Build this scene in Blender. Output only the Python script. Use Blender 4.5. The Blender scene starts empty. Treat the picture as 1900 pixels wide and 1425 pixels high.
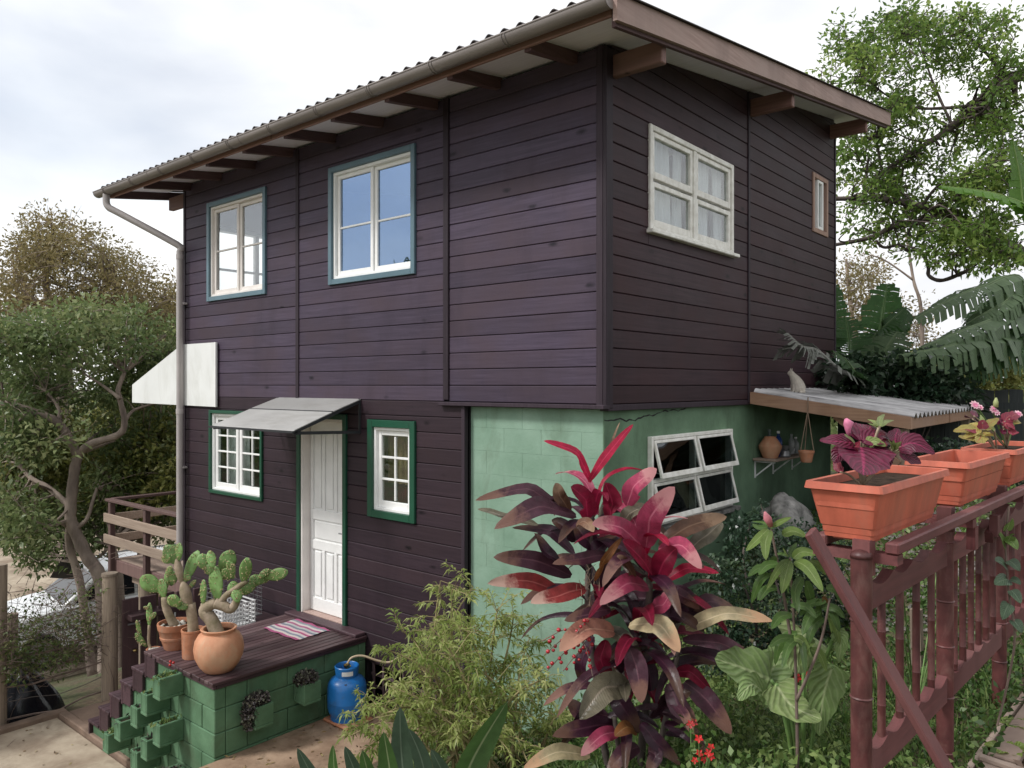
import bpy, math, random
import numpy as np
from mathutils import Vector

random.seed(7)
rng = np.random.default_rng(11)
scene = bpy.context.scene
COL = scene.collection

# ------------------------------------------------------------------ camera
FPX, CX, CY, IW, IH = 1437.0, 950.0, 714.0, 1900.0, 1425.0
FW = Vector((-0.64553, 0.76374, 0)); FW.normalize()
RT = Vector((FW.y, -FW.x, 0))
CAM = Vector((3.2495, -4.9393, 3.17))
cam_d = bpy.data.cameras.new("camera")
cam_d.sensor_width = 36.0
cam_d.lens = FPX / IW * 36.0
cam_d.clip_start = 0.05
cam_d.clip_end = 2000
cam_d.shift_y = (CY - IH / 2) / IW
cam = bpy.data.objects.new("camera", cam_d)
cam.location = CAM
cam.rotation_euler = (math.radians(90), 0, math.atan2(-FW.x, FW.y))
COL.objects.link(cam)
scene.camera = cam

# ------------------------------------------------------------------ sky and sun (overcast, soft light from the left front)
SUN_AZ = Vector((-0.50, -0.87, 0)).normalized()
SUN_EL = math.radians(46)
world = bpy.data.worlds.new("World")
scene.world = world
world.use_nodes = True
wn, wl = world.node_tree.nodes, world.node_tree.links
wn.clear()
w_out = wn.new('ShaderNodeOutputWorld')
w_bg = wn.new('ShaderNodeBackground')
w_sky = wn.new('ShaderNodeTexSky')
w_sky.sky_type = 'NISHITA'
w_sky.sun_disc = False
w_sky.sun_elevation = SUN_EL
w_sky.sun_rotation = math.atan2(SUN_AZ.x, SUN_AZ.y)
w_tc = wn.new('ShaderNodeTexCoord')
w_map = wn.new('ShaderNodeMapping'); w_map.inputs['Scale'].default_value = (1.0, 1.0, 2.6)
w_map.inputs['Location'].default_value = (0.35, 0.1, 0.0)
w_n1 = wn.new('ShaderNodeTexNoise'); w_n1.inputs['Scale'].default_value = 2.1; w_n1.inputs['Detail'].default_value = 6; w_n1.inputs['Roughness'].default_value = .52
w_n1.inputs['Distortion'].default_value = .25
w_n2 = wn.new('ShaderNodeTexNoise'); w_n2.inputs['Scale'].default_value = 1.3; w_n2.inputs['Detail'].default_value = 4
w_r1 = wn.new('ShaderNodeValToRGB')      # grey to white cloud
w_r1.color_ramp.elements[0].position = .36; w_r1.color_ramp.elements[0].color = (6.4, 6.5, 6.85, 1)
w_r1.color_ramp.elements[1].position = .60; w_r1.color_ramp.elements[1].color = (9.1, 9.1, 9.0, 1)
w_r2 = wn.new('ShaderNodeValToRGB')      # cover: nearly closed, thin blue gaps
w_r2.color_ramp.elements[0].position = .28; w_r2.color_ramp.elements[0].color = (.55, .55, .55, 1)
w_r2.color_ramp.elements[1].position = .48; w_r2.color_ramp.elements[1].color = (1, 1, 1, 1)
w_mix = wn.new('ShaderNodeMix'); w_mix.data_type = 'RGBA'
wl.new(w_tc.outputs['Generated'], w_map.inputs['Vector'])
wl.new(w_map.outputs[0], w_n1.inputs['Vector']); wl.new(w_map.outputs[0], w_n2.inputs['Vector'])
wl.new(w_n1.outputs['Fac'], w_r1.inputs['Fac']); wl.new(w_n2.outputs['Fac'], w_r2.inputs['Fac'])
wl.new(w_r2.outputs['Color'], w_mix.inputs['Factor'])
wl.new(w_sky.outputs['Color'], w_mix.inputs['A']); wl.new(w_r1.outputs['Color'], w_mix.inputs['B'])
wl.new(w_mix.outputs['Result'], w_bg.inputs['Color'])
w_bg.inputs['Strength'].default_value = 0.078
wl.new(w_bg.outputs[0], w_out.inputs['Surface'])

sun_d = bpy.data.lights.new("sun", 'SUN'); sun_d.energy = 1.5; sun_d.angle = math.radians(11); sun_d.color = (1, .98, .95)
sun = bpy.data.objects.new("sun", sun_d)
sv = SUN_AZ * math.cos(SUN_EL) + Vector((0, 0, math.sin(SUN_EL)))
sun.rotation_euler = sv.to_track_quat('Z', 'Y').to_euler()
COL.objects.link(sun)
scene.view_settings.view_transform = 'Standard'
scene.view_settings.look = 'None'
scene.view_settings.gamma = 1
scene.view_settings.exposure = 0.88
scene.render.engine = 'CYCLES'

# ------------------------------------------------------------------ helpers
def at(px, py, d):
    return CAM + RT * ((px - CX) / FPX * d) + Vector((0, 0, (CY - py) / FPX * d)) + FW * d
def V3(*a): return Vector(a)
def wloc(o):
    v = Vector((0, 0, 0))
    while o is not None:
        v = v + o.location; o = o.parent
    return v
def tag(o, label=None, cat=None, group=None, kind=None):
    if label: o['label'] = label
    if cat: o['category'] = cat
    if group: o['group'] = group
    if kind: o['kind'] = kind
    return o
def empty(name, loc, label=None, cat=None, group=None):
    o = bpy.data.objects.new(name, None); COL.objects.link(o); o.location = loc
    o.empty_display_size = .1
    return tag(o, label, cat, group)
def link_mesh(name, me, mat, parent=None, origin=None):
    me.materials.append(mat)
    o = bpy.data.objects.new(name, me); COL.objects.link(o)
    if parent is not None: o.parent = parent
    elif origin is not None: o.location = origin
    return o

class MB:
    def __init__(s): s.v = []; s.f = []; s.attr = []
    def add(s, vs, fs):
        n = len(s.v); s.v += [Vector(v) for v in vs]; s.f += [tuple(i + n for i in f) for f in fs]; return s
    def box(s, x0, x1, y0, y1, z0, z1):
        if x0 > x1: x0, x1 = x1, x0
        if y0 > y1: y0, y1 = y1, y0
        if z0 > z1: z0, z1 = z1, z0
        return s.add([(x0,y0,z0),(x1,y0,z0),(x1,y1,z0),(x0,y1,z0),(x0,y0,z1),(x1,y0,z1),(x1,y1,z1),(x0,y1,z1)],
                     [(0,3,2,1),(4,5,6,7),(0,1,5,4),(1,2,6,5),(2,3,7,6),(3,0,4,7)])
    def cbox(s, x0, x1, y0, y1, z0, z1, c=.006):
        """box with chamfered edges"""
        if x0 > x1: x0, x1 = x1, x0
        if y0 > y1: y0, y1 = y1, y0
        if z0 > z1: z0, z1 = z1, z0
        c = min(c, (x1-x0)*.4, (y1-y0)*.4, (z1-z0)*.4)
        vs = []; idx = {}
        for ix, x in enumerate((x0, x1)):
            for iy, y in enumerate((y0, y1)):
                for iz, z in enumerate((z0, z1)):
                    dx = c if ix == 0 else -c; dy = c if iy == 0 else -c; dz = c if iz == 0 else -c
                    idx[(ix,iy,iz)] = len(vs)
                    vs += [(x, y+dy, z+dz), (x+dx, y, z+dz), (x+dx, y+dy, z)]
        I = lambda a,b,d,k: idx[(a,b,d)] + k
        fs = []
        for a in (0, 1):
            q = [I(a,0,0,0), I(a,1,0,0), I(a,1,1,0), I(a,0,1,0)]; fs.append(q if a else q[::-1])
            q = [I(0,a,0,1), I(0,a,1,1), I(1,a,1,1), I(1,a,0,1)]; fs.append(q if a else q[::-1])
            q = [I(0,0,a,2), I(1,0,a,2), I(1,1,a,2), I(0,1,a,2)]; fs.append(q if a else q[::-1])
        for b in (0,1):
            for d in (0,1):
                q = [I(0,b,d,1), I(1,b,d,1), I(1,b,d,2), I(0,b,d,2)]; fs.append(q if (b != d) else q[::-1])
                q = [I(b,0,d,0), I(b,1,d,0), I(b,1,d,2), I(b,0,d,2)]; fs.append(q[::-1] if (b != d) else q)
                q = [I(b,d,0,0), I(b,d,1,0), I(b,d,1,1), I(b,d,0,1)]; fs.append(q if (b != d) else q[::-1])
        for a in (0,1):
            for b in (0,1):
                for d in (0,1):
                    q = [I(a,b,d,0), I(a,b,d,1), I(a,b,d,2)]; fs.append(q if (a+b+d) % 2 else q[::-1])
        return s.add(vs, fs)
    def bar(s, p0, p1, w, h, up=(0,0,1), c=0):
        """rectangular bar from p0 to p1; w across, h along up"""
        p0, p1 = Vector(p0), Vector(p1); d = (p1 - p0); L = d.length; d.normalize()
        up = Vector(up); sd = d.cross(up)
        if sd.length < 1e-5: sd = d.cross(Vector((1,0,0)))
        sd.normalize(); u = sd.cross(d)
        m = MB(); m.cbox(0, L, -w/2, w/2, -h/2, h/2, c) if c else m.box(0, L, -w/2, w/2, -h/2, h/2)
        return s.add([p0 + d*v.x + sd*v.y + u*v.z for v in m.v], m.f)
    def tube(s, path, rad, n=8, cap=True):
        path = [Vector(p) for p in path]; k = len(path)
        if not hasattr(rad, '__len__'): rad = [rad] * k
        ref = None; rings = []
        for i, p in enumerate(path):
            t = (path[min(i+1, k-1)] - path[max(i-1, 0)])
            if t.length < 1e-9: t = Vector((0,0,1))
            t.normalize()
            if ref is None:
                ref = t.cross(Vector((0,0,1)))
                if ref.length < .1: ref = t.cross(Vector((1,0,0)))
            ref = ref - t * ref.dot(t); ref.normalize(); b = t.cross(ref)
            rings.append([p + (ref*math.cos(2*math.pi*j/n) + b*math.sin(2*math.pi*j/n)) * rad[i] for j in range(n)])
        vs = [v for r in rings for v in r]; fs = []
        for i in range(k-1):
            for j in range(n):
                fs.append((i*n+j, i*n+(j+1) % n, (i+1)*n+(j+1) % n, (i+1)*n+j))
        if cap: fs.append(tuple(range(n))[::-1]); fs.append(tuple((k-1)*n+j for j in range(n)))
        return s.add(vs, fs)
    def lathe(s, prof, c=(0,0,0), n=24, sx=1, sy=1, cap0=True, cap1=True):
        c = Vector(c); vs = []; fs = []; k = len(prof)
        for r, z in prof:
            for j in range(n):
                a = 2*math.pi*j/n; vs.append(c + Vector((r*sx*math.cos(a), r*sy*math.sin(a), z)))
        for i in range(k-1):
            for j in range(n): fs.append((i*n+j, i*n+(j+1) % n, (i+1)*n+(j+1) % n, (i+1)*n+j))
        if cap0: fs.append(tuple(range(n))[::-1])
        if cap1: fs.append(tuple((k-1)*n+j for j in range(n)))
        return s.add(vs, fs)
    def prism(s, poly, d):
        """polygon (3D points) extruded by vector d"""
        d = Vector(d); n = len(poly); a = [Vector(p) for p in poly]; b = [p + d for p in a]
        return s.add(a + b, [tuple(range(n))[::-1], tuple(range(n, 2*n))] + [(i, (i+1) % n, n+(i+1) % n, n+i) for i in range(n)])
    def build(s, name, mat, parent=None, origin=None, smooth=False, label=None, cat=None, group=None, kind=None):
        me = bpy.data.meshes.new(name)
        off = wloc(parent) if parent is not None else (Vector(origin) if origin is not None else Vector((0,0,0)))
        me.from_pydata([v - off for v in s.v], [], s.f)
        if smooth:
            me.shade_smooth()
            if smooth != True: me.set_sharp_from_angle(angle=math.radians(smooth))
        if s.attr:
            for nm, vals in s.attr:
                a = me.attributes.new(nm, 'FLOAT', 'POINT'); a.data.foreach_set('value', np.asarray(vals, dtype=np.float32))
        me.update()
        o = link_mesh(name, me, mat, parent, origin)
        return tag(o, label, cat, group, kind)

def np_mesh(name, V, Q, rnd, mat, parent=None, origin=None, **kw):
    """V (n,3), Q (m,4) quads, rnd (n)"""
    V = np.asarray(V, dtype=np.float32).reshape(-1, 3)
    off = wloc(parent) if parent is not None else (Vector(origin) if origin is not None else Vector((0,0,0)))
    V = V - np.array(off, dtype=np.float32)
    me = bpy.data.meshes.new(name); m = len(Q); k = Q.shape[1]
    me.vertices.add(len(V)); me.vertices.foreach_set('co', V.ravel())
    me.loops.add(m*k); me.loops.foreach_set('vertex_index', Q.astype(np.int32).ravel())
    me.polygons.add(m); me.polygons.foreach_set('loop_start', np.arange(0, m*k, k, dtype=np.int32))
    me.update(calc_edges=True)
    a = me.attributes.new('rnd', 'FLOAT', 'POINT'); a.data.foreach_set('value', np.asarray(rnd, dtype=np.float32))
    o = link_mesh(name, me, mat, parent, origin)
    return tag(o, **kw)

def unit(a): return a / np.maximum(np.linalg.norm(a, axis=-1, keepdims=True), 1e-9)
def leaf_arrays(P, D, L, Wd, fold=.25, droop=0.0):
    """one folded rhombic quad per leaf: P base (n,3), D direction (n,3), L length (n), Wd width (n)"""
    n = len(P); D = unit(D)
    N = unit(rng.normal(size=(n,3)) + np.array([0,0,1.2])); S = unit(np.cross(D, N)); N = np.cross(S, D)
    L = np.broadcast_to(L, (n,)).reshape(-1,1); Wd = np.broadcast_to(Wd, (n,)).reshape(-1,1)
    mid = P + D*L*.48 + N*Wd*fold
    tip = P + D*L - np.array([0,0,1.0])*L*droop
    V = np.stack([P, mid + S*Wd*.5 , tip, mid - S*Wd*.5], axis=1).reshape(-1,3)
    Q = np.arange(n*4).reshape(n,4)
    return V, Q
def clump_leaves(centers, radii, per, L, Wd, squash=.75, shell=.55, out=.8, droop=.12):
    """leaves spread through ellipsoidal clumps, pointing roughly outward"""
    C = np.repeat(np.asarray(centers, float), per, axis=0); R = np.repeat(np.asarray(radii, float), per)
    n = len(C); d = unit(rng.normal(size=(n,3)))
    rr = (shell + (1-shell)*rng.random(n)) * np.where(rng.random(n) < .3, rng.random(n), 1) * R
    P = C + d*rr[:,None]*np.array([1,1,squash])
    D = d*out + rng.normal(size=(n,3))*.7
    ln = L*(.65+.7*rng.random(n)); wd = Wd*(.65+.7*rng.random(n))
    Vv, Q = leaf_arrays(P, D, ln, wd, droop=droop)
    base = np.repeat(rng.random(len(centers)), per)
    r = np.clip(.55*base + .45*rng.random(n), 0, 1)
    return Vv, Q, np.repeat(r, 4)

def smooth_path(pts, n=6):
    """Catmull-Rom through points (Vectors with optional radius pairs)"""
    P = [Vector(p) for p in pts]; out = []
    for i in range(len(P)-1):
        p0 = P[max(i-1,0)]; p1 = P[i]; p2 = P[i+1]; p3 = P[min(i+2,len(P)-1)]
        for j in range(n):
            t = j/n; t2 = t*t; t3 = t2*t
            out.append(.5*((2*p1) + (p2-p0)*t + (2*p0-5*p1+4*p2-p3)*t2 + (3*p1-p0-3*p2+p3)*t3))
    out.append(P[-1]); return out
def lerp(a, b, t): return a + (b-a)*t

# ------------------------------------------------------------------ materials
def new_mat(name):
    m = bpy.data.materials.new(name); m.use_nodes = True
    nt = m.node_tree; return m, nt.nodes, nt.links, nt.nodes['Principled BSDF']
def mixc(N, Lk, fac, a, b, blend='MIX'):
    x = N.new('ShaderNodeMix'); x.data_type = 'RGBA'; x.blend_type = blend
    for sock, val in (('Factor', fac), ('A', a), ('B', b)):
        if hasattr(val, 'links'): Lk.new(val, x.inputs[sock])
        elif isinstance(val, (int, float)): x.inputs[sock].default_value = val
        else: x.inputs[sock].default_value = (*val, 1) if len(val) == 3 else val
    return x.outputs['Result']
def noise(N, Lk, vec, scale, detail=4, rough=.55, mapscale=None, dist=0):
    t = N.new('ShaderNodeTexNoise'); t.inputs['Scale'].default_value = scale; t.inputs['Detail'].default_value = detail
    t.inputs['Roughness'].default_value = rough; t.inputs['Distortion'].default_value = dist
    if mapscale:
        mp = N.new('ShaderNodeMapping'); mp.inputs['Scale'].default_value = mapscale; Lk.new(vec, mp.inputs['Vector']); vec = mp.outputs[0]
    Lk.new(vec, t.inputs['Vector']); return t.outputs['Fac']
def ramp(N, Lk, fac, p0, p1, c0=(0,0,0), c1=(1,1,1)):
    r = N.new('ShaderNodeValToRGB'); r.color_ramp.elements[0].position = p0; r.color_ramp.elements[1].position = p1
    r.color_ramp.elements[0].color = (*c0, 1); r.color_ramp.elements[1].color = (*c1, 1); Lk.new(fac, r.inputs['Fac']); return r.outputs['Color']
def bump(N, Lk, bs, h, strength=.3, dist=.01):
    b = N.new('ShaderNodeBump'); b.inputs['Strength'].default_value = strength; b.inputs['Distance'].default_value = dist
    Lk.new(h, b.inputs['Height']); Lk.new(b.outputs[0], bs.inputs['Normal'])

def plain(name, c, rough=.6, var=.25, scale=6, bstr=.15, bscale=None, spec=.4, dark=None, mapscale=None, objvar=.12, metal=0, dirt=None):
    """painted / mineral surface: two-tone noise, fine bump, slight variation per object"""
    m, N, Lk, B = new_mat(name)
    tc = N.new('ShaderNodeTexCoord').outputs['Object']
    oi = N.new('ShaderNodeObjectInfo')
    n1 = noise(N, Lk, tc, scale, 6, .6, mapscale)
    d = dark if dark else tuple(x*(1-var*1.6) for x in c)
    l = tuple(min(1, x*(1+var*.5)) for x in c)
    col = mixc(N, Lk, ramp(N, Lk, n1, .3, .7), d, l)
    if dirt:
        dc, da, ds, dm = dirt
        dn = noise(N, Lk, tc, ds, 8, .68, dm, dist=.5)
        col = mixc(N, Lk, ramp(N, Lk, dn, .50, .72, (0,0,0), (da,da,da)), col, dc)
    hv = N.new('ShaderNodeHueSaturation'); Lk.new(col, hv.inputs['Color'])
    mr = N.new('ShaderNodeMapRange'); mr.inputs['To Min'].default_value = 1-objvar; mr.inputs['To Max'].default_value = 1+objvar
    Lk.new(oi.outputs['Random'], mr.inputs['Value']); Lk.new(mr.outputs[0], hv.inputs['Value'])
    Lk.new(hv.outputs[0], B.inputs['Base Color'])
    B.inputs['Roughness'].default_value = rough; B.inputs['Specular IOR Level'].default_value = spec; B.inputs['Metallic'].default_value = metal
    n2 = noise(N, Lk, tc, bscale or scale*6, 5, .65, mapscale)
    if bstr: bump(N, Lk, B, n2, bstr, .006)
    return m

def wood(name, c, dark, axis='h', rough=.6, knots=True, objvar=.26, grain=30, spec=.35, weather=None):
    """timber with grain along the board; axis h = horizontal boards, v = vertical"""
    m, N, Lk, B = new_mat(name)
    tc = N.new('ShaderNodeTexCoord').outputs['Object']
    oi = N.new('ShaderNodeObjectInfo')
    ad = N.new('ShaderNodeVectorMath'); ad.operation = 'ADD'
    sc = N.new('ShaderNodeVectorMath'); sc.operation = 'SCALE'; sc.inputs[0].default_value = (3.7, 3.1, 0.0); Lk.new(oi.outputs['Random'], sc.inputs['Scale'])
    Lk.new(tc, ad.inputs[0]); Lk.new(sc.outputs[0], ad.inputs[1]); vec = ad.outputs[0]
    ms = (1.3, 1.3, grain) if axis == 'h' else (grain, grain, 1.3)
    if axis == 'x': ms = (1.3, grain, grain)
    if axis == 'y': ms = (grain, 1.3, grain)
    g = noise(N, Lk, vec, 1.6, 8, .62, ms, dist=.4)
    big = noise(N, Lk, vec, .9, 4, .6)
    col = mixc(N, Lk, ramp(N, Lk, g, .32, .68), dark, c)
    if weather: col = mixc(N, Lk, ramp(N, Lk, big, .42, .68), col, weather)
    if knots:
        vo = N.new('ShaderNodeTexVoronoi'); vo.inputs['Scale'].default_value = 1.0
        mp = N.new('ShaderNodeMapping'); mp.inputs['Scale'].default_value = (2.6, 2.6, 6.0) if axis == 'h' else (6, 6, 2.2)
        Lk.new(vec, mp.inputs['Vector']); Lk.new(mp.outputs[0], vo.inputs['Vector'])
        nz = noise(N, Lk, vec, 25, 3)
        a2 = N.new('ShaderNodeMath'); a2.operation = 'MULTIPLY_ADD'; a2.inputs[1].default_value = .10
        Lk.new(nz, a2.inputs[0]); Lk.new(vo.outputs['Distance'], a2.inputs[2])
        spc = N.new('ShaderNodeSeparateColor'); Lk.new(vo.outputs['Color'], spc.inputs[0])
        en = N.new('ShaderNodeMath'); en.operation = 'LESS_THAN'; en.inputs[1].default_value = .62; Lk.new(spc.outputs[0], en.inputs[0])
        mxm = N.new('ShaderNodeMath'); mxm.operation = 'MAXIMUM'; Lk.new(ramp(N, Lk, a2.outputs[0], .09, .21), mxm.inputs[0]); Lk.new(en.outputs[0], mxm.inputs[1])
        col = mixc(N, Lk, mxm.outputs[0], tuple(x*.30 for x in dark), col)
        stn = noise(N, Lk, tc, 2.2, 6, .65, (1.0,1.0,.28))
        col = mixc(N, Lk, ramp(N, Lk, stn, .52, .74, (0,0,0), (.45,.45,.45)), col, tuple(x*.6 for x in dark))
    hv = N.new('ShaderNodeHueSaturation'); Lk.new(col, hv.inputs['Color'])
    mr = N.new('ShaderNodeMapRange'); mr.inputs['To Min'].default_value = 1-objvar; mr.inputs['To Max'].default_value = 1+objvar
    Lk.new(oi.outputs['Random'], mr.inputs['Value']); Lk.new(mr.outputs[0], hv.inputs['Value'])
    Lk.new(hv.outputs[0], B.inputs['Base Color'])
    B.inputs['Specular IOR Level'].default_value = spec
    mr2 = N.new('ShaderNodeMapRange'); mr2.inputs['To Min'].default_value = rough-.12; mr2.inputs['To Max'].default_value = min(1, rough+.15)
    Lk.new(big, mr2.inputs['Value']); Lk.new(mr2.outputs[0], B.inputs['Roughness'])
    bump(N, Lk, B, g, .25, .004)
    return m

def leafmat(name, c0, c1, c2=None, rough=.45, trans=.35, spec=.35):
    """foliage: colour spread over the leaves by attribute rnd, part of the light passes through"""
    m, N, Lk, B = new_mat(name)
    a = N.new('ShaderNodeAttribute'); a.attribute_name = 'rnd'
    r = N.new('ShaderNodeValToRGB'); r.color_ramp.elements[0].color = (*c0,1); r.color_ramp.elements[1].color = (*(c2 or c1),1)
    if c2:
        e = r.color_ramp.elements.new(.5); e.color = (*c1,1)
    Lk.new(a.outputs['Fac'], r.inputs['Fac']); Lk.new(r.outputs[0], B.inputs['Base Color'])
    B.inputs['Roughness'].default_value = rough; B.inputs['Specular IOR Level'].default_value = spec
    t = N.new('ShaderNodeBsdfTranslucent'); Lk.new(r.outputs[0], t.inputs['Color'])
    mx = N.new('ShaderNodeMixShader'); mx.inputs[0].default_value = trans
    Lk.new(B.outputs[0], mx.inputs[1]); Lk.new(t.outputs[0], mx.inputs[2]); Lk.new(mx.outputs[0], N['Material Output'].inputs['Surface'])
    return m

def bladem(name, base, edge, vein, tip=None, rough=.4, trans=.3, veins=26, spec=.4, mott=.5):
    """single broad leaf: attributes t (along 0..1) and s (across -1..1)"""
    m, N, Lk, B = new_mat(name)
    at_ = N.new('ShaderNodeAttribute'); at_.attribute_name = 't'
    as_ = N.new('ShaderNodeAttribute'); as_.attribute_name = 's'
    ab = N.new('ShaderNodeMath'); ab.operation = 'ABSOLUTE'; Lk.new(as_.outputs['Fac'], ab.inputs[0])
    tc = N.new('ShaderNodeTexCoord').outputs['Object']
    n = noise(N, Lk, tc, 22, 8, .68)
    oi = N.new('ShaderNodeObjectInfo')
    col = mixc(N, Lk, ramp(N, Lk, n, .35, .7), tuple(x*(1-mott) for x in base), base)
    # side veins: stripes running obliquely from the midrib
    ma = N.new('ShaderNodeMath'); ma.operation = 'MULTIPLY_ADD'; ma.inputs[1].default_value = -.35; Lk.new(ab.outputs[0], ma.inputs[0]); Lk.new(at_.outputs['Fac'], ma.inputs[2])
    ms = N.new('ShaderNodeMath'); ms.operation = 'MULTIPLY'; ms.inputs[1].default_value = veins*6.283; Lk.new(ma.outputs[0], ms.inputs[0])
    si = N.new('ShaderNodeMath'); si.operation = 'SINE'; Lk.new(ms.outputs[0], si.inputs[0])
    col = mixc(N, Lk, ramp(N, Lk, si.outputs[0], .3, 1.0, (0,0,0), (.3,.3,.3)), col, vein)
    mid = ramp(N, Lk, ab.outputs[0], .03, .10, (1,1,1), (0,0,0))
    col = mixc(N, Lk, mid, col, vein)
    wob = N.new('ShaderNodeMath'); wob.operation = 'MULTIPLY_ADD'; wob.inputs[1].default_value = .35; Lk.new(n, wob.inputs[0]); Lk.new(ab.outputs[0], wob.inputs[2])
    col = mixc(N, Lk, ramp(N, Lk, wob.outputs[0], 1.04, 1.20), col, edge)
    if tip:
        w2 = N.new('ShaderNodeMath'); w2.operation = 'MULTIPLY_ADD'; w2.inputs[1].default_value = .5; Lk.new(n, w2.inputs[0]); Lk.new(at_.outputs['Fac'], w2.inputs[2])
        col = mixc(N, Lk, ramp(N, Lk, w2.outputs[0], .85, 1.3), col, tip)
    hv = N.new('ShaderNodeHueSaturation'); Lk.new(col, hv.inputs['Color'])
    mr = N.new('ShaderNodeMapRange'); mr.inputs['To Min'].default_value = .8; mr.inputs['To Max'].default_value = 1.2
    Lk.new(oi.outputs['Random'], mr.inputs['Value']); Lk.new(mr.outputs[0], hv.inputs['Value']); col = hv.outputs[0]
    Lk.new(col, B.inputs['Base Color']); B.inputs['Roughness'].default_value = rough; B.inputs['Specular IOR Level'].default_value = spec
    bump(N, Lk, B, si.outputs[0], .5, .0025)
    t = N.new('ShaderNodeBsdfTranslucent'); Lk.new(col, t.inputs['Color'])
    mx = N.new('ShaderNodeMixShader'); mx.inputs[0].default_value = trans
    Lk.new(B.outputs[0], mx.inputs[1]); Lk.new(t.outputs[0], mx.inputs[2]); Lk.new(mx.outputs[0], N['Material Output'].inputs['Surface'])
    return m

def glass(name, refl, tint=(1,1,1), through=(.75,.8,.8)):
    m, N, Lk, B = new_mat(name); N.remove(B)
    tr = N.new('ShaderNodeBsdfTransparent'); tr.inputs['Color'].default_value = (*through, 1)
    gl = N.new('ShaderNodeBsdfGlossy'); gl.inputs['Roughness'].default_value = .015; gl.inputs['Color'].default_value = (*tint, 1)
    lf = N.new('ShaderNodeLayerWeight'); lf.inputs['Blend'].default_value = .5
    lp = N.new('ShaderNodeMath'); lp.operation = 'POWER'; lp.inputs[1].default_value = 5; Lk.new(lf.outputs['Facing'], lp.inputs[0])
    lw = N.new('ShaderNodeMath'); lw.operation = 'MULTIPLY_ADD'; lw.inputs[1].default_value = .96; lw.inputs[2].default_value = .04; Lk.new(lp.outputs[0], lw.inputs[0])
    mp = N.new('ShaderNodeMath'); mp.operation = 'MULTIPLY_ADD'; mp.inputs[1].default_value = 1-refl; mp.inputs[2].default_value = refl; Lk.new(lw.outputs[0], mp.inputs[0])
    mx = N.new('ShaderNodeMixShader'); Lk.new(mp.outputs[0], mx.inputs[0]); Lk.new(tr.outputs[0], mx.inputs[1]); Lk.new(gl.outputs[0], mx.inputs[2])
    tcn = N.new('ShaderNodeTexCoord').outputs['Object']
    bp = N.new('ShaderNodeBump'); bp.inputs['Strength'].default_value = .12; bp.inputs['Distance'].default_value = .02
    Lk.new(noise(N, Lk, tcn, 2.5, 2), bp.inputs['Height']); Lk.new(bp.outputs[0], gl.inputs['Normal'])
    Lk.new(mx.outputs[0], N['Material Output'].inputs['Surface']); return m
M = {}
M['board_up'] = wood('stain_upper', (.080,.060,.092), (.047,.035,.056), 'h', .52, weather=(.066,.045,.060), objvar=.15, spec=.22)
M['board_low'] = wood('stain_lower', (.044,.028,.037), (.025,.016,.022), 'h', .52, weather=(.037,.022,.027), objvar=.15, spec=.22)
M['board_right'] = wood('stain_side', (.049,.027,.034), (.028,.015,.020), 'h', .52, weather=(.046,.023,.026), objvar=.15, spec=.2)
M['trim_dark'] = wood('stain_trim', (.044,.031,.041), (.028,.019,.026), 'v', .55, knots=False, spec=.22)
M['core'] = plain('wall_core', (.02,.016,.02), .9, .1)  # near-black so the grooves between the boards look shaded
M['inside'] = plain('room_plaster', (.35,.32,.28), .9, .1)
M['green_pale'] = plain('green_paint_faded', (.255,.37,.29), .8, .14, 1.7, .5, 60, .2, dark=(.165,.27,.195), objvar=.015, dirt=((.11,.15,.10),.55,2.4,(1,1,.45)))
M['green_mid'] = plain('green_paint_side', (.150,.245,.155), .8, .3, 1.6, .4, 50, .25, dirt=((.06,.085,.055),.6,2.6,(1,1,.45)))
M['green_porch'] = plain('green_paint_porch', (.115,.215,.125), .75, .2, 2.6, .6, 40, .2, dark=(.065,.13,.07), objvar=.03, dirt=((.07,.085,.05),.65,3.2,(1,1,.55)))
M['green_joint'] = plain('green_paint_joint', (.08,.155,.09), .8, .2)
M['green_trim'] = plain('green_gloss', (.014,.078,.045), .3, .1, 4, .05, spec=.5)
M['teal_trim'] = plain('teal_gloss', (.10,.175,.215), .35, .1, 4, .05, spec=.5)
M['white_paint'] = plain('white_paint', (.86,.86,.845), .4, .06, 5, .06, spec=.45, objvar=.03)
M['cream_paint'] = plain('cream_paint', (.80,.75,.71), .45, .08, 5, .06, objvar=.03)
M['old_white'] = plain('old_white', (.86,.85,.81), .5, .12, 12, .15, dark=(.64,.62,.56), objvar=.03)
M['raw_frame'] = wood('raw_frame', (.36,.24,.19), (.24,.15,.12), 'v', .7, knots=False)
M['glass_blue'] = glass('glass_sky_tint', .34, (.52,.71,1.0), (.5,.55,.65))  # blue of the reflected sky put into the pane tint
M['glass_clear'] = glass('film_glass', .10, (.97,.98,1.0), (.93,.95,.95))
M['glass_low'] = glass('pane_glass', .10, (1,1,1), (.8,.84,.82))
M['glass_side'] = glass('pane_glass_side', .06, (1,1,1), (.85,.88,.88))
M['glass_green'] = glass('pane_glass_green', .03, (.95,.98,1), (.5,.55,.55))
M['curtain_w'] = plain('curtain_white', (.74,.74,.76), .9, .06, 8, .1, objvar=.03)
M['curtain_y'] = plain('curtain_tan', (.42,.30,.15), .9, .2, 8, .1)
M['red_cloth'] = plain('red_cloth', (.22,.02,.03), .9, .3, 9, .1)
M['roof'] = plain('fibre_cement_dark', (.10,.088,.088), .85, .35, 9, .4, 60, dark=(.045,.04,.042))
M['soffit'] = wood('soffit_lining', (.90,.86,.95), (.80,.76,.85), 'x', .7, knots=False, objvar=.06)
M['rafter'] = wood('rafter_dark', (.115,.065,.065), (.075,.04,.042), 'y', .65, knots=False)
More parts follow.
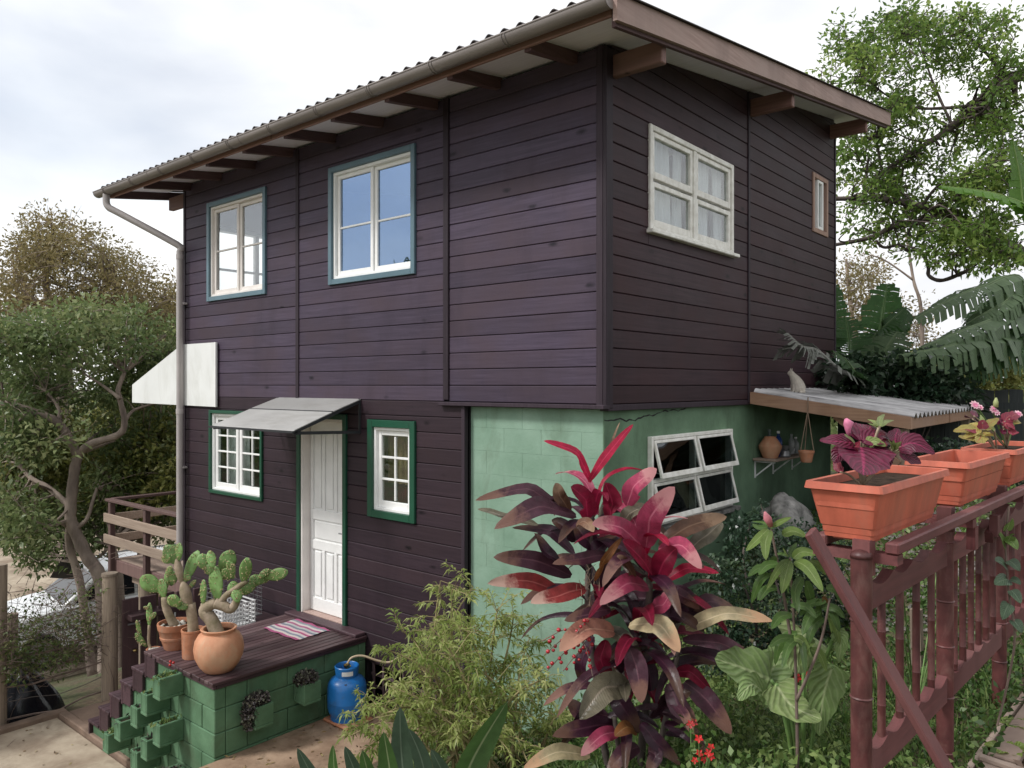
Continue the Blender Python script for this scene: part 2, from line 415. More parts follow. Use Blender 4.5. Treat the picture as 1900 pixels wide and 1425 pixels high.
M['fascia'] = wood('fascia_red', (.42,.295,.255), (.27,.175,.15), 'y', .65, weather=(.36,.265,.235))
M['beam'] = wood('beam_red', (.30,.165,.14), (.19,.10,.085), 'x', .6, weather=(.25,.15,.13))
M['gutter'] = plain('gutter_zinc', (.27,.235,.22), .38, .18, 3, .08, spec=.5, mapscale=(.6,6,6))
M['pipe'] = plain('pipe_pvc', (.42,.385,.375), .4, .12, 3, .05)
M['deck'] = wood('deck_stain', (.095,.052,.056), (.05,.028,.032), 'y', .5, objvar=.3, weather=(.13,.088,.09))
M['deck_x'] = wood('step_stain', (.075,.042,.05), (.04,.022,.027), 'y', .5, objvar=.3)
M['concrete'] = plain('concrete_slab', (.40,.34,.26), .85, .38, 1.6, .3, 40, .2, dark=(.19,.135,.095), dirt=((.12,.085,.06),.6,2.5,(1,1,1)))
M['landing'] = plain('concrete_brown', (.26,.185,.14), .85, .35, 2.5, .3, 40, .2)
M['patio'] = plain('patio_earth', (.33,.235,.165), .9, .4, 3.0, .5, 35, .15, dark=(.16,.10,.065), dirt=((.09,.07,.045),.6,5,(1,1,1)))
M['terra'] = plain('terracotta', (.50,.215,.12), .75, .22, 7, .15, 50, .25, dirt=((.42,.33,.26),.5,9,(1,1,.6)))
M['terra_pale'] = plain('terracotta_pale', (.56,.30,.185), .75, .25, 5, .15, 50, .25, dark=(.40,.165,.085), mapscale=(1,1,.5), dirt=((.48,.38,.26),.6,8,(1,1,.5)))
M['plastic_terra'] = plain('plastic_terracotta', (.56,.14,.085), .45, .22, 7, .1, 90, .4, objvar=.06, mapscale=(1.4,1.4,.5), dirt=((.36,.17,.12),.5,6,(1,1,.35)))
M['soil'] = plain('potting_soil', (.05,.034,.024), .95, .5, 25, .8, 60, .1)
M['pebble'] = plain('white_pebble', (.6,.57,.5), .7, .2, 20, .2)
M['cactus'] = plain('cactus_green', (.165,.29,.10), .5, .3, 9, .2, 60, .35, dark=(.10,.155,.04), objvar=.3)
M['cactus_bark'] = plain('cactus_bark', (.36,.28,.215), .85, .4, 12, .5, 60, .15, dark=(.2,.17,.10))
M['spine'] = plain('cactus_spine', (.45,.36,.2), .8, .1)
M['blue_steel'] = plain('blue_enamel', (.02,.18,.50), .32, .15, 4, .05, spec=.5, dark=(.012,.13,.40), dirt=((.06,.10,.16),.6,9,(1,1,1)))
M['brass'] = plain('brass', (.35,.25,.1), .35, .1, metal=1)
M['hose'] = plain('rubber_hose', (.45,.36,.24), .6, .1)
M['black_plastic'] = plain('black_plastic', (.012,.014,.02), .25, .2, 3, .5, 7, .5)
M['white_plastic'] = plain('white_plastic', (.72,.72,.72), .4, .05)
M['lattice'] = wood('lattice_wood', (.12,.08,.085), (.07,.045,.05), 'v', .7, knots=False)
M['weather_wood'] = wood('weathered_wood', (.36,.27,.215), (.23,.165,.135), 'h', .8, weather=(.33,.265,.22))
M['weather_post'] = wood('weathered_post', (.30,.24,.18), (.17,.13,.10), 'v', .85, knots=False)
M['gate'] = wood('gate_stain', (.085,.05,.052), (.055,.032,.034), 'v', .5, knots=False)
M['bamboo'] = plain('bamboo_red', (.105,.034,.032), .45, .42, 11, .15, 50, .4, dark=(.055,.018,.018), objvar=.2, dirt=((.22,.13,.11),.5,14,(1,1,.5)))
M['fence_board'] = wood('fence_red', (.150,.048,.048), (.08,.026,.027), 'y', .6, weather=(.20,.09,.085))
M['fence_board_v'] = wood('fence_red_v', (.150,.046,.046), (.08,.025,.026), 'v', .6, weather=(.20,.085,.08))
M['dark_fence'] = wood('dark_board', (.05,.058,.058), (.02,.024,.026), 'v', .8, knots=False, weather=(.07,.075,.07))
M['lean_sheet'] = plain('old_fibre_sheet', (.56,.55,.55), .85, .42, 4, .4, 40, .2, dark=(.17,.165,.17), mapscale=(.5,2.5,1))
M['steel'] = plain('steel_grey', (.3,.3,.31), .4, .15, metal=.6)
M['dark_metal'] = plain('dark_metal', (.03,.032,.036), .45, .15)
M['canopy'] = plain('canopy_panel', (.37,.365,.355), .45, .1, 2, .03, dirt=((.2,.19,.17),.5,3,(.6,2,1)))
M['awning'] = plain('awning_canvas', (.74,.75,.735), .7, .05, 1.5, .5, 2.2, .2, dirt=((.5,.5,.46),.5,2.5,(1,1,.4)))
M['stone'] = plain('lichen_stone', (.30,.29,.275), .9, .5, 9, .8, 22, .15, dark=(.055,.055,.052))
M['rope'] = plain('rope', (.24,.17,.12), .9, .2)
M['bark'] = plain('tree_bark', (.34,.275,.23), .9, .45, 4, .9, 14, .15, dark=(.14,.11,.095), mapscale=(1,1,.35))
M['bark_dark'] = plain('tree_bark_dark', (.13,.105,.095), .9, .45, 4, .9, 14, .15)
M['twig'] = plain('twig', (.20,.145,.12), .9, .3)
M['car_white'] = plain('car_paint_white', (.78,.79,.8), .22, .03, 2, 0, spec=.6)
M['car_dark'] = plain('car_glass_dark', (.015,.018,.022), .08, .1, 2, 0, spec=.7)
M['tyre'] = plain('tyre', (.02,.02,.02), .8, .1)
M['lamp_red'] = plain('lamp_red', (.35,.02,.02), .25, .1)
M['wire'] = plain('fence_wire', (.16,.14,.13), .6, .1, metal=.4)
M['grey_tarp'] = plain('grey_tarp', (.11,.10,.105), .6, .2)
M['bark_mulch'] = plain('bark_mulch', (.16,.095,.06), .95, .6, 30, .9, 50, .1)
M['cat_fur'] = plain('cat_fur', (.68,.62,.54), .95, .12, 20, .6, 120, .1)
M['cat_pink'] = plain('cat_ear', (.5,.28,.24), .8, .1)
M['rail_wood'] = wood('rail_wood', (.44,.345,.27), (.30,.22,.17), 'x', .8, knots=False)
M['rail_brown'] = wood('rail_brown', (.17,.105,.095), (.11,.065,.06), 'v', .7, knots=False)
M['lean_beam'] = wood('lean_beam', (.40,.245,.155), (.24,.13,.08), 'x', .7, weather=(.33,.21,.15))

# ---- ground
def ss(a, b, x):
    t = np.clip((np.asarray(x, float) - a) / (b - a), 0, 1); return t*t*(3-2*t)
def gh(x, y):
    x = np.asarray(x, float); y = np.asarray(y, float)
    h = 1.68*ss(-2.2, 2.8, x)
    h = h - .62*(1-ss(-3.2, -2.75, x))
    h = h - 1.8*(1-ss(-13.5, -6.4, x))
    h = h + .85*ss(-.3, 2.6, y)*ss(-1.0, .4, x)*(1-.55*ss(1.0, 3.0, x)) + .4*ss(5, 14, y)*ss(-2, 4, x)
    r = np.sqrt(x*x + y*y)
    h = h + 3.0*ss(35, 110, r) + .25*np.sin(x*.21+1)*np.cos(y*.17)*ss(16, 30, r)
    h = h + .02*np.sin(3.1*x+1.3*y)*ss(-1.8, -.6, x)
    return h
def ground_z(x, y): return float(gh(x, y))
ax = np.unique(np.round(np.concatenate([np.linspace(-420,-60,14), np.linspace(-60,-14,24), np.arange(-14,7.01,.2), np.linspace(7,30,20), np.linspace(30,420,18)]), 3))
ay = np.unique(np.round(np.concatenate([np.linspace(-420,-40,14), np.linspace(-40,-7,16), np.arange(-7,10.01,.25), np.linspace(10,40,20), np.linspace(40,420,18)]), 3))
GX, GY = np.meshgrid(ax, ay, indexing='ij'); GZ = gh(GX, GY)
GV = np.stack([GX, GY, GZ], -1).reshape(-1,3); ny = len(ay)
ii, jj = np.meshgrid(np.arange(len(ax)-1), np.arange(ny-1), indexing='ij')
GQ = np.stack([ii*ny+jj, (ii+1)*ny+jj, (ii+1)*ny+jj+1, ii*ny+jj+1], -1).reshape(-1,4)
def ground_mat():
    m, N, Lk, B = new_mat('garden_earth')
    tc = N.new('ShaderNodeTexCoord').outputs['Object']
    a = ramp(N, Lk, noise(N, Lk, tc, .9, 6, .6), .4, .6); b = noise(N, Lk, tc, 18, 5, .7)
    c1 = mixc(N, Lk, ramp(N, Lk, b, .3, .7), (.05,.035,.022), (.15,.105,.065))
    c2 = mixc(N, Lk, ramp(N, Lk, b, .3, .7), (.03,.05,.014), (.09,.125,.04))
    Lk.new(mixc(N, Lk, a, c1, c2), B.inputs['Base Color']); B.inputs['Roughness'].default_value = .95
    bump(N, Lk, B, b, .6, .04); return m
M['ground'] = ground_mat()
np_mesh('ground', GV, GQ, np.zeros(len(GV)), M['ground'], kind='structure')
# paved pieces
MB().cbox(-2.79, -1.75, -3.6, -.02, -.2, .045, .01).build('patio', M['patio'], kind='structure')
sl = MB(); sl.cbox(-6.15, -2.9, -7.0, -1.66, -.8, -.485, .012).build('terrace_slab', M['concrete'], kind='structure')
kb = MB(); kb.cbox(-6.16, -6.05, -7.0, -1.56, -.8, -.43, .012); kb.cbox(-6.045, -4.05, -1.655, -1.565, -.8, -.43, .012)
kb.build('kerb', M['landing'], kind='structure')
MB().cbox(-6.04, -3.9, -1.56, -.03, -.8, -.445, .012).build('landing', M['landing'], kind='structure')
# road below, where the cars stand
rd = MB(); rd.box(-26, -12.6, -12, 14, -2.8, -2.20); rd.build('road', M['concrete'], kind='structure')
# ------------------------------------------------------------------ the house
X0, X1, Y1 = -6.45, 0.0, 5.25
ZB, PITCH = 3.02, .1431
def zp(y): return 5.76 + .15*y
house = empty('house', (X0/2, Y1/2, 0), 'two-storey dark purple timber house with green painted lower corner and mono-pitch roof', 'house')
def FP(u0,u1,v0,v1,w0,w1): return (u0,u1,-w1,-w0,v0,v1)          # front wall: w outward = -Y
def RP(u0,u1,v0,v1,w0,w1): return (w0,w1,u0,u1,v0,v1)            # right wall: w outward = +X
def fpt(u,v,w): return Vector((u,-w,v))
def rpt(u,v,w): return Vector((w,u,v))
HF_UP = [(-5.85,-4.55,4.20,5.42), (-3.38,-2.07,4.20,5.41)]
HF_LO = [(-5.80,-4.62,1.84,2.86), (-3.94,-3.09,.60,2.87), (-2.75,-2.07,1.88,2.83)]
HR_UP = [(.60,2.19,4.44,5.30), (4.42,4.95,5.0,5.71)]
HR_LO = [(.68,2.24,1.99,2.74)]
def inset(h, m): return (h[0]+m, h[1]-m, h[2]+m, h[3]-m)
def core_wall(P, u0, u1, v0, v1, holes, w0, w1, top=None):
    mb = MB(); us = sorted({u0,u1,*[x for h in holes for x in h[:2]]}); vs = sorted({v0,v1,*[x for h in holes for x in h[2:]]})
    us = [u for u in us if u0 <= u <= u1]; vs = [v for v in vs if v0 <= v <= v1]
    for a, b in zip(us, us[1:]):
        for c, d in zip(vs, vs[1:]):
            if any(h[0] <= (a+b)/2 <= h[1] and h[2] <= (c+d)/2 <= h[3] for h in holes): continue
            mb.box(*P(a,b,c,d,w0,w1))
    return mb
core_wall(FP, X0, X1-.12, .45, 5.72, [inset(h,.03) for h in HF_UP+HF_LO]+[(-1.43,.0,.4,2.98)], -.10, 0).build('wall', M['core'], house)
core_wall(RP, .10, Y1, 2.97, 5.72, [inset(h,.03) for h in HR_UP], -.14, -.002 ).build('wall', M['core'], house)
gb = MB(); gb.prism([(-.002,.0,5.72),(-.002,Y1,5.72),(-.002,Y1,zp(Y1)-.01),(-.002,0,5.75)], (-.1,0,0)); gb.build('gable_wall', M['core'], house)
ob = MB()
for ya, yb, za, zb in ((.101,.25,-1.5,zp(0)-.02),(1.75,Y1,-1.5,zp(0)-.02),(.25,1.75,-1.5,4.2),(.25,1.75,5.27,zp(0)-.02)): ob.box(X0, X0+.1, ya, yb, za, zb)
ob.prism([(X0,.12,5.741),(X0,Y1,5.741),(X0,Y1,zp(Y1)-.01)], (.1,0,0)); ob.box(X0+.1, -.141, Y1-.1, Y1, -.5, 6.5)
ob.build('rear_wall', M['board_low'], house)
fl = MB(); fl.box(X0+.101, -.142, .102, Y1-.101, 2.92, 3.06); fl.build('upper_floor', M['inside'], house)
fl = MB(); fl.box(X0+.101, -.142, .102, Y1-.101, .5, .68); fl.build('lower_floor', M['inside'], house)

def board(P, u0, u1, v0, v1, mat, w=.024, par=None):
    """one wall board with chamfered upper and lower edge"""
    j = random.uniform(-.0012, .0012); c = .006; g = .0019
    prof = [(v0+g, .0), (v0+g, w-c+j), (v0+g+c, w+j), (v1-g-c, w+j), (v1-g, w-c+j), (v1-g, .0)]
    pt = fpt if P is FP else rpt
    mb = MB(); a = [pt(u0, v, ww) for v, ww in prof]; b = [pt(u1, v, ww) for v, ww in prof]; n = len(prof)
    fs = [(i, (i+1) % n, n+(i+1) % n, n+i) for i in range(n)] + [tuple(range(n))[::-1], tuple(range(n, 2*n))]
    if P is FP: fs = [f[::-1] for f in fs]
    mb.add(a+b, fs); return mb.build('board', mat, par or house)
def cladding(P, u0, u1, v0, v1, holes, mat, phase=ZB, top=None):
    k = math.floor((v0-phase)/PITCH + .01); v = phase + k*PITCH
    while v < v1-.02:
        a, b = max(v, v0), min(v+PITCH, v1); v += PITCH
        segs = [(u0, u1, a, b)]
        for h in holes:
            if h[2] < b-.004 and h[3] > a+.004:
                ns = []
                for s, e, p, q in segs:
                    if h[1] <= s or h[0] >= e: ns.append((s, e, p, q)); continue
                    if h[0] > s: ns.append((s, h[0], p, q))
                    if h[1] < e: ns.append((h[1], e, p, q))
                    if h[2] > p+.012: ns.append((max(s,h[0]), min(e,h[1]), p, h[2]))       # strip left under the opening
                    if h[3] < q-.012: ns.append((max(s,h[0]), min(e,h[1]), h[3], q))
                segs = ns
        for s, e, p, q in segs:
            if e-s < .03: continue
            if top and q > top(s)-.006:               # board cut to the slope of the wall head
                yl = lambda z: (z+.006-5.76)/.15
                if p > top(e)-.02: continue
                poly = [(max(s, yl(p)), p+.003), (e, p+.003), (e, min(q, top(e)-.006)-.003)]
                if q < top(e)-.006: poly.append((yl(q), q-.003))
                if p < top(s)-.006: poly.append((s, top(s)-.009))
                MB().prism([rpt(y_, z_, 0) for y_, z_ in poly], (.023,0,0)).build('board', mat, house)
            else: board(P, s+.001, e-.001, p, q, mat)
g1, g2 = -3.95, -1.67
for a, b in ((X0+.03, g1-.03), (g1+.03, g2-.035), (g2+.035, -.062)):
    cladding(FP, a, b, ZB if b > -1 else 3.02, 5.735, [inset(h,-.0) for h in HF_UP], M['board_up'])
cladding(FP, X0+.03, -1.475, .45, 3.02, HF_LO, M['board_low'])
MB().box(*FP(X0,-2.8,-.9,.449,-.1,0)).build('wall', M['core'], house)
cladding(FP, X0+.03, -4.03, -.45, .445, [], M['board_low'])
for a, b in ((.062, 2.555), (2.605, Y1-.03)):
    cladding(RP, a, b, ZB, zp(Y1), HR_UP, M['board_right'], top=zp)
# trims
def trim(*bx, mat='trim_dark', name='trim_board', c=.004): return MB().cbox(*bx, c).build(name, M[mat], house)
trim(*FP(X0-.02, X0+.028, .40, 5.74, -.05, .034))
trim(*FP(g1-.028, g1+.028, 3.02, 5.73, .0, .036))
trim(*FP(g2-.033, g2+.033, 3.035, 5.73, .0, .042))
trim(*FP(-.06, .0, 2.99, 5.74, .0, .036))
trim(*RP(-.036, .06, 2.99, 5.72, .001, .034))
trim(*RP(2.557, 2.603, 2.99, 6.12, 0, .036)); trim(*RP(Y1-.028, Y1+.02, 2.99, 6.5, -.02, .034))
trim(*FP(-1.735, .036, 2.985, 3.018, -.01, .075))                # ledge over the green wall
trim(*FP(-1.473, -1.43, .45, 2.984, -.02, .045))
trim(*RP(.0, Y1, 2.97, 3.018, -.05, .028))
# green masonry: front face laid in blocks, side face rendered
gw = empty('masonry_wall', (-.7, 1.2, .3)); gw.parent = house; gw.location = Vector((-.7,1.2,.3)) - wloc(house)
MB().box(*FP(-1.425, -.04, .1, 2.984, -.12, -.034)).build('mortar', M['green_pale'], gw)
for k in range(14):
    z0 = .2 + k*.2; z1 = min(z0+.196, 2.983); s = -.04 - (0 if k % 2 else .2)
    cuts = [-.04] + [x for x in np.arange(s, -1.42, -.4) if x < -.06] + [-1.425]
    for e, b in zip(cuts, cuts[1:]):
        if e-b > .02: MB().cbox(*FP(b+.0004, e-.0004, z0, z0+.1993 if z1-z0>.19 else z1, -.05, -.030+random.uniform(-.0005,.0005)), .0014).build('block', M['green_pale'], gw)
core_wall(RP, .031, Y1, .2, 2.969, [inset(h, .004) for h in HR_LO], -.12, -.03).build('render_coat', M['green_mid'], gw)
ck = MB(); pts = []; y = -.0
random.seed(3)
zz = 2.90
for i in range(46):
    pts.append((y, zz)); y += .045; zz += random.uniform(-.016,.017) + (.0015)
for (ya,za),(yb,zb) in zip(pts, pts[1:]):
    wd = random.uniform(.002,.007); ck.add([rpt(ya+.031,za-wd,-.0285), rpt(yb+.031,zb-wd,-.0285), rpt(yb+.031,zb+wd,-.0285), rpt(ya+.031,za+wd,-.0285)], [(0,1,2,3)])
ck.build('crack', M['core'], gw)
MB().box(-.12, -.042, .032, .12, .2, 2.968).build('corner_block', M['green_pale'], gw)

# ---- windows
def frame_mb(P, u0,u1,v0,v1,t,w0,w1,c=.004, tb=None):
    mb = MB(); tb = tb or t
    mb.cbox(*P(u0,u0+t,v0,v1,w0,w1), c); mb.cbox(*P(u1-t,u1,v0,v1,w0,w1), c)
    mb.cbox(*P(u0+t,u1-t,v1-t,v1,w0,w1), c); mb.cbox(*P(u0+t,u1-t,v0,v0+tb,w0,w1), c); return mb
def curtain(P, u0,u1,v0,v1,w,mat,par,amp=.018,n=9,name='curtain'):
    pt = fpt if P is FP else rpt; mb = MB(); k = n*8
    vs = []; fs = []; ph = random.random()*6
    for r, v in enumerate((v0, (v0+v1)/2, v1)):
        for i in range(k+1):
            t = i/k; a = amp*(1.1 if r == 0 else .8)
            vs.append(pt(lerp(u0,u1,t), v, w + a*math.sin(t*n*6.28+ph+.5*r)+.4*a*math.sin(t*n*2.3*6.28)))
    for r in range(2):
        for i in range(k): fs.append((r*(k+1)+i, r*(k+1)+i+1, (r+1)*(k+1)+i+1, (r+1)*(k+1)+i))
    mb.add(vs, fs); return mb.build(name, M[mat], par, smooth=True)
def window(P, h, casing_m, frame_m, glass_m, cas=.055, sashes=2, cols=1, rows=2, stile=.042, bars=.02, depth=.05, casing_out=.05, name='window', rowpos=None):
    u0,u1,v0,v1 = h
    win = frame_mb(P, u0,u1,v0,v1, cas, -.02, casing_out).build(name, M[casing_m], house)
    a0,a1,b0,b1 = u0+cas,u1-cas,v0+cas,v1-cas
    frame_mb(P, a0,a1,b0,b1, .03, -.08, casing_out-.028).build('frame', M[frame_m], win)
    a0 += .03; a1 -= .03; b0 += .03; b1 -= .03
    sw = (a1-a0)/sashes
    for s in range(sashes):
        s0, s1 = a0+s*sw, a0+(s+1)*sw; off = 0 if s % 2 == 0 else -.018
        frame_mb(P, s0+.001, s1-.001, b0, b1, stile, -.045+off, -.008+off, tb=stile*1.25).build('sash', M[frame_m], win)
        p0,p1,q0,q1 = s0+stile, s1-stile, b0+stile*1.25, b1-stile
        rp = rowpos or [i/rows for i in range(1, rows)]
        for t in rp: MB().cbox(*P(p0, p1, lerp(q0,q1,t)-bars/2, lerp(q0,q1,t)+bars/2, -.038+off, -.014+off), .003).build('muntin', M[frame_m], win)
        for c in range(1, cols):
            x = lerp(p0,p1,c/cols); ys = [q0]+[lerp(q0,q1,t) for t in rp]+[q1]
            for r in range(len(ys)-1):
                MB().cbox(*P(x-bars/2, x+bars/2, ys[r]+bars/2, ys[r+1]-bars/2, -.038+off, -.014+off), .003).build('muntin', M[frame_m], win)
        xs = [lerp(p0,p1,c/cols) for c in range(cols+1)]; ys = [q0]+[lerp(q0,q1,t) for t in rp]+[q1]
        for c in range(cols):
            for r in range(len(ys)-1):
                MB().box(*P(xs[c]+.001, xs[c+1]-.001, ys[r]+.001, ys[r+1]-.001, -.0285+off, -.0265+off)).build('pane', M[glass_m], win)
    return win
w1 = window(FP, HF_UP[0], 'teal_trim', 'cream_paint', 'glass_clear', rowpos=[.5])
w2 = window(FP, HF_UP[1], 'teal_trim', 'white_paint', 'glass_blue', rowpos=[.47])
w3 = window(FP, HF_LO[0], 'green_trim', 'white_paint', 'glass_low', cas=.04, sashes=2, cols=2, rows=4, stile=.05)
w4 = window(FP, HF_LO[2], 'green_trim', 'white_paint', 'glass_low', cas=.07, sashes=1, cols=2, rows=3, stile=.05, bars=.022)
curtain(FP, -2.66, -2.15, 2.2, 2.74, -.16, 'curtain_y', w4, n=6)
curtain(FP, -2.62, -2.42, 1.9, 2.16, -.22, 'red_cloth', w4, n=3, name='cushion')
curtain(FP, -5.72, -5.25, 1.9, 2.78, -.17, 'curtain_w', w3, n=6, amp=.02)
def LP(u0,u1,v0,v1,w0,w1): return (X0-w1, X0-w0, u0, u1, v0, v1)
wl7 = frame_mb(LP, .25,1.75,4.2,5.27, .05, -.09, .03).build('window', M['white_paint'], house)
for y_ in (.99,): MB().cbox(*LP(y_-.03,y_+.03,4.25,5.22,-.06,.0),.004).build('mullion', M['white_paint'], wl7)
MB().cbox(*LP(.30,.959,4.70,4.73,-.05,-.01),.003).build('muntin', M['white_paint'], wl7); MB().cbox(*LP(1.021,1.70,4.70,4.73,-.05,-.01),.003).build('muntin', M['white_paint'], wl7)
# side window: two white casements with two lights each and lace curtains
w5 = frame_mb(RP, *HR_UP[0], .045, -.04, .045, tb=.03).build('window', M['old_white'], house)
yc = (.60+2.19)/2
MB().cbox(*RP(yc-.03, yc+.03, 4.47, 5.255, -.03, .04), .004).build('mullion', M['old_white'], w5)
MB().cbox(*RP(.57, 2.24, 4.405, 4.438, -.02, .085), .006).build('sill', M['old_white'], w5)
for a, b in ((.645, yc-.03), (yc+.03, 2.145)):
    for c, d in ((4.47, 4.845), (4.865, 5.255)):
        sh = frame_mb(RP, a+.003, b-.003, c+.003, d-.003, .042, -.02, .03, tb=.06).build('sash', M['old_white'], w5)
        MB().box(*RP(a+.045, b-.045, c+.063, d-.045, .004, .006)).build('pane', M['glass_side'], w5)
    curtain(RP, a+.02, lerp(a,b,.62), 4.46, 5.25, -.075, 'curtain_w', w5, n=4, amp=.026)
    curtain(RP, lerp(a,b,.74), b-.02, 4.46, 5.25, -.075, 'curtain_w', w5, n=2, amp=.026)
w6 = frame_mb(RP, *HR_UP[1], .055, -.03, .04).build('window', M['raw_frame'], house)
sh = frame_mb(RP, 4.60, 4.80, 5.06, 5.655, .035, -.02, .03).build('sash', M['white_paint'], w6)
MB().box(*RP(4.635, 4.765, 5.095, 5.62, .0, .003)).build('pane', M['glass_side'], w6)
curtain(RP, 4.48, 4.89, 5.06, 5.65, -.08, 'curtain_w', w6, n=3)
# louvred steel window in the green wall: four top-hung lights standing open
w7 = frame_mb(RP, *HR_LO[0], .03, -.06, .012, tb=.03).build('window', M['old_white'], house)
ym, zm = (.68+2.24)/2, 2.365
MB().cbox(*RP(ym-.016, ym+.016, 2.02, 2.71, -.05, .008), .003).build('mullion', M['old_white'], w7)
MB().cbox(*RP(.71, ym-.0165, zm-.014, zm+.014, -.05, .008), .003).build('transom', M['old_white'], w7)
MB().cbox(*RP(ym+.0165, 2.21, zm-.014, zm+.014, -.05, .008), .003).build('transom', M['old_white'], w7)
MB().cbox(*RP(.62, 2.30, 1.945, 1.988, -.03, .07), .008).build('sill', M['stone'], w7)
for a, b in ((.715, ym-.02), (ym+.02, 2.205)):
    for c, d in ((2.024, zm-.018), (zm+.018, 2.705)):
        mb = frame_mb(RP, a, b, c, d, .026, -.008, .016, c=.003, tb=.045); pn = MB(); pn.box(*RP(a+.027, b-.027, c+.046, d-.027, .003, .005))
        th = math.radians(14)
        def rot(v): 
            dz = v.z-d; return Vector((math.cos(th)*v.x - math.sin(th)*dz*1.0, v.y, d + math.cos(th)*dz + math.sin(th)*v.x))
        mb.v = [rot(v) for v in mb.v]; pn.v = [rot(v) for v in pn.v]
        sh = mb.build('sash', M['old_white'], w7); pn.build('pane', M['glass_green'], w7)
        st = MB(); st.tube([rot(Vector((.01,a+.05,c+.03))), Vector((-.06,a+.05,c+.06))], .004, 6); st.build('stay', M['steel'], w7)
# ---- door
u0,u1,v0,v1 = HF_LO[1]
dr = MB(); dr.cbox(*FP(u0,u0+.055,.66,v1,-.02,.05),.004); dr.cbox(*FP(u1-.055,u1,.66,v1,-.02,.05),.004); dr.cbox(*FP(u0+.055,u1-.055,v1-.055,v1,-.02,.05),.004)
door = dr.build('door', M['green_trim'], house)
jm = MB(); jm.cbox(*FP(u0+.056,u0+.085,.70,v1-.056,-.18,.03),.003); jm.cbox(*FP(u1-.085,u1-.056,.70,v1-.056,-.18,.03),.003); jm.cbox(*FP(u0+.086,u1-.086,v1-.09,v1-.056,-.18,.03),.003)
jm.build('jamb', M['cream_paint'], door)
MB().cbox(*FP(u0+.056,u1-.056,.66,.735,-.18,.02),.004).build('threshold', M['fascia'], door)
d0,d1 = u0+.09,u1-.09
leaf = MB(); leaf.box(*FP(d0,d1,.74,v1-.095,-.12,-.085)); leaf.build('leaf', M['white_paint'], door)
rz = [.74,.88,1.40,1.50,1.72,1.83,v1-.19,v1-.095]
st = MB()
for a,b in ((rz[0],rz[1]),(rz[2],rz[3]),(rz[4],rz[5]),(rz[6],rz[7])): st.cbox(*FP(d0+.001,d1-.001,a,b,-.0849,-.068),.004)
cw = (d1-d0-.08)/3
for a,b in ((rz[1],rz[2]),(rz[5],rz[6])):
    for k in range(4):
        cxx = d0+.04*0+ k*(d1-d0-.05)/3
        st.cbox(*FP(cxx, cxx+.05, a+.0005, b-.0005, -.0849, -.0685), .004)
st.cbox(*FP(d0,d0+.05,rz[3]+.0005,rz[4]-.0005,-.0849,-.0685),.004); st.cbox(*FP(d1-.05,d1,rz[3]+.0005,rz[4]-.0005,-.0849,-.0685),.004)
st.build('rail_and_stile', M['white_paint'], door)
for a,b in ((rz[1],rz[2]),(rz[5],rz[6])):
    for k in range(3):
        c0 = d0 + k*(d1-d0-.05)/3 + .05; c1 = d0 + (k+1)*(d1-d0-.05)/3
        MB().cbox(*FP(c0+.022,c1-.022,a+.022,b-.022,-.0848,-.072),.011).build('panel', M['white_paint'], door)
MB().cbox(*FP(d0+.072,d1-.072,rz[3]+.02,rz[4]-.02,-.0848,-.072),.011).build('panel', M['white_paint'], door)
hd = MB(); hd.tube([fpt(d1-.03,1.63,-.075), fpt(d1-.03,1.63,-.03)], .008, 8); hd.tube([fpt(d1-.03,1.63,-.03), fpt(d1-.12,1.63,-.03)], .008, 8)
hd.build('handle', M['steel'], door)
# underfloor lattice
lt = empty('lattice', (-2.2,-.02,0)); lt.parent = house; lt.location = Vector((-2.2,-.02,0)) - wloc(house)
MB().box(*FP(-2.76,-1.475,-.1,.449,-.3,-.25)).build('shade_sheet', M['core'], lt)  # near-black sheet standing in for the shade under the floor
for i in range(9):
    x = -2.72 + i*.145; MB().cbox(*FP(x,x+.028,.02,.455,-.012,.006),.003).build('slat', M['lattice'], lt)
for i in range(4):
    z = .075 + i*.115; MB().cbox(*FP(-2.76,-1.48,z,z+.026,-.03,-.013),.003).build('slat', M['lattice'], lt)

# ---- roof
roof = empty('roof', (0,0,5.8)); roof.parent = house; roof.location = Vector((-3.4,2.6,5.9)) - wloc(house)
XA, XB, YA, YB = -7.36, .56, -.69, 5.86
cs = MB(); n = int((XB-XA)/.15*10); rows = [YA, 1.5, 3.7, YB]; vs = []; fs = []
for s, dz in ((0, .0), (1, -.007)):
    for y in rows:
        for i in range(n+1):
            x = lerp(XA, XB, i/n); vs.append((x, y, zp(y) + .075 + dz + .026*math.sin(2*math.pi*(x-XA)/.15)))
K = len(rows)*(n+1)
for r in range(len(rows)-1):
    for i in range(n):
        a = r*(n+1)+i; fs.append((a, a+1, a+n+2, a+n+1)); fs.append((K+a, K+a+n+1, K+a+n+2, K+a+1))
for i in range(n): fs.append((i, K+i, K+i+1, i+1))
for r in range(len(rows)-1):
    a = r*(n+1)+n; fs.append((a, K+a, K+a+n+1, a+n+1)); a = r*(n+1); fs.append((a, a+n+1, K+a+n+1, K+a))
cs.add(vs, fs); cs.build('corrugated_sheet', M['roof'], roof, smooth=50)
RX = [-.27, -1.06, -1.81, -2.56, -3.31, -4.06, -4.81, -5.56, -6.31]
def slope_bar(x0, x1, y0, y1, dz0, dz1):
    return MB().prism([(x0,y0,zp(y0)+dz0),(x0,y1,zp(y1)+dz0),(x0,y1,zp(y1)+dz1),(x0,y0,zp(y0)+dz1)], (x1-x0,0,0))
for x in RX + [-7.1]: slope_bar(x-.03, x+.03, -.60, .0 if x > -6.4 else YB-.1, -.095, -.001).build('rafter', M['rafter'], roof)
edges = [.47] + RX + [-7.1, -7.3]
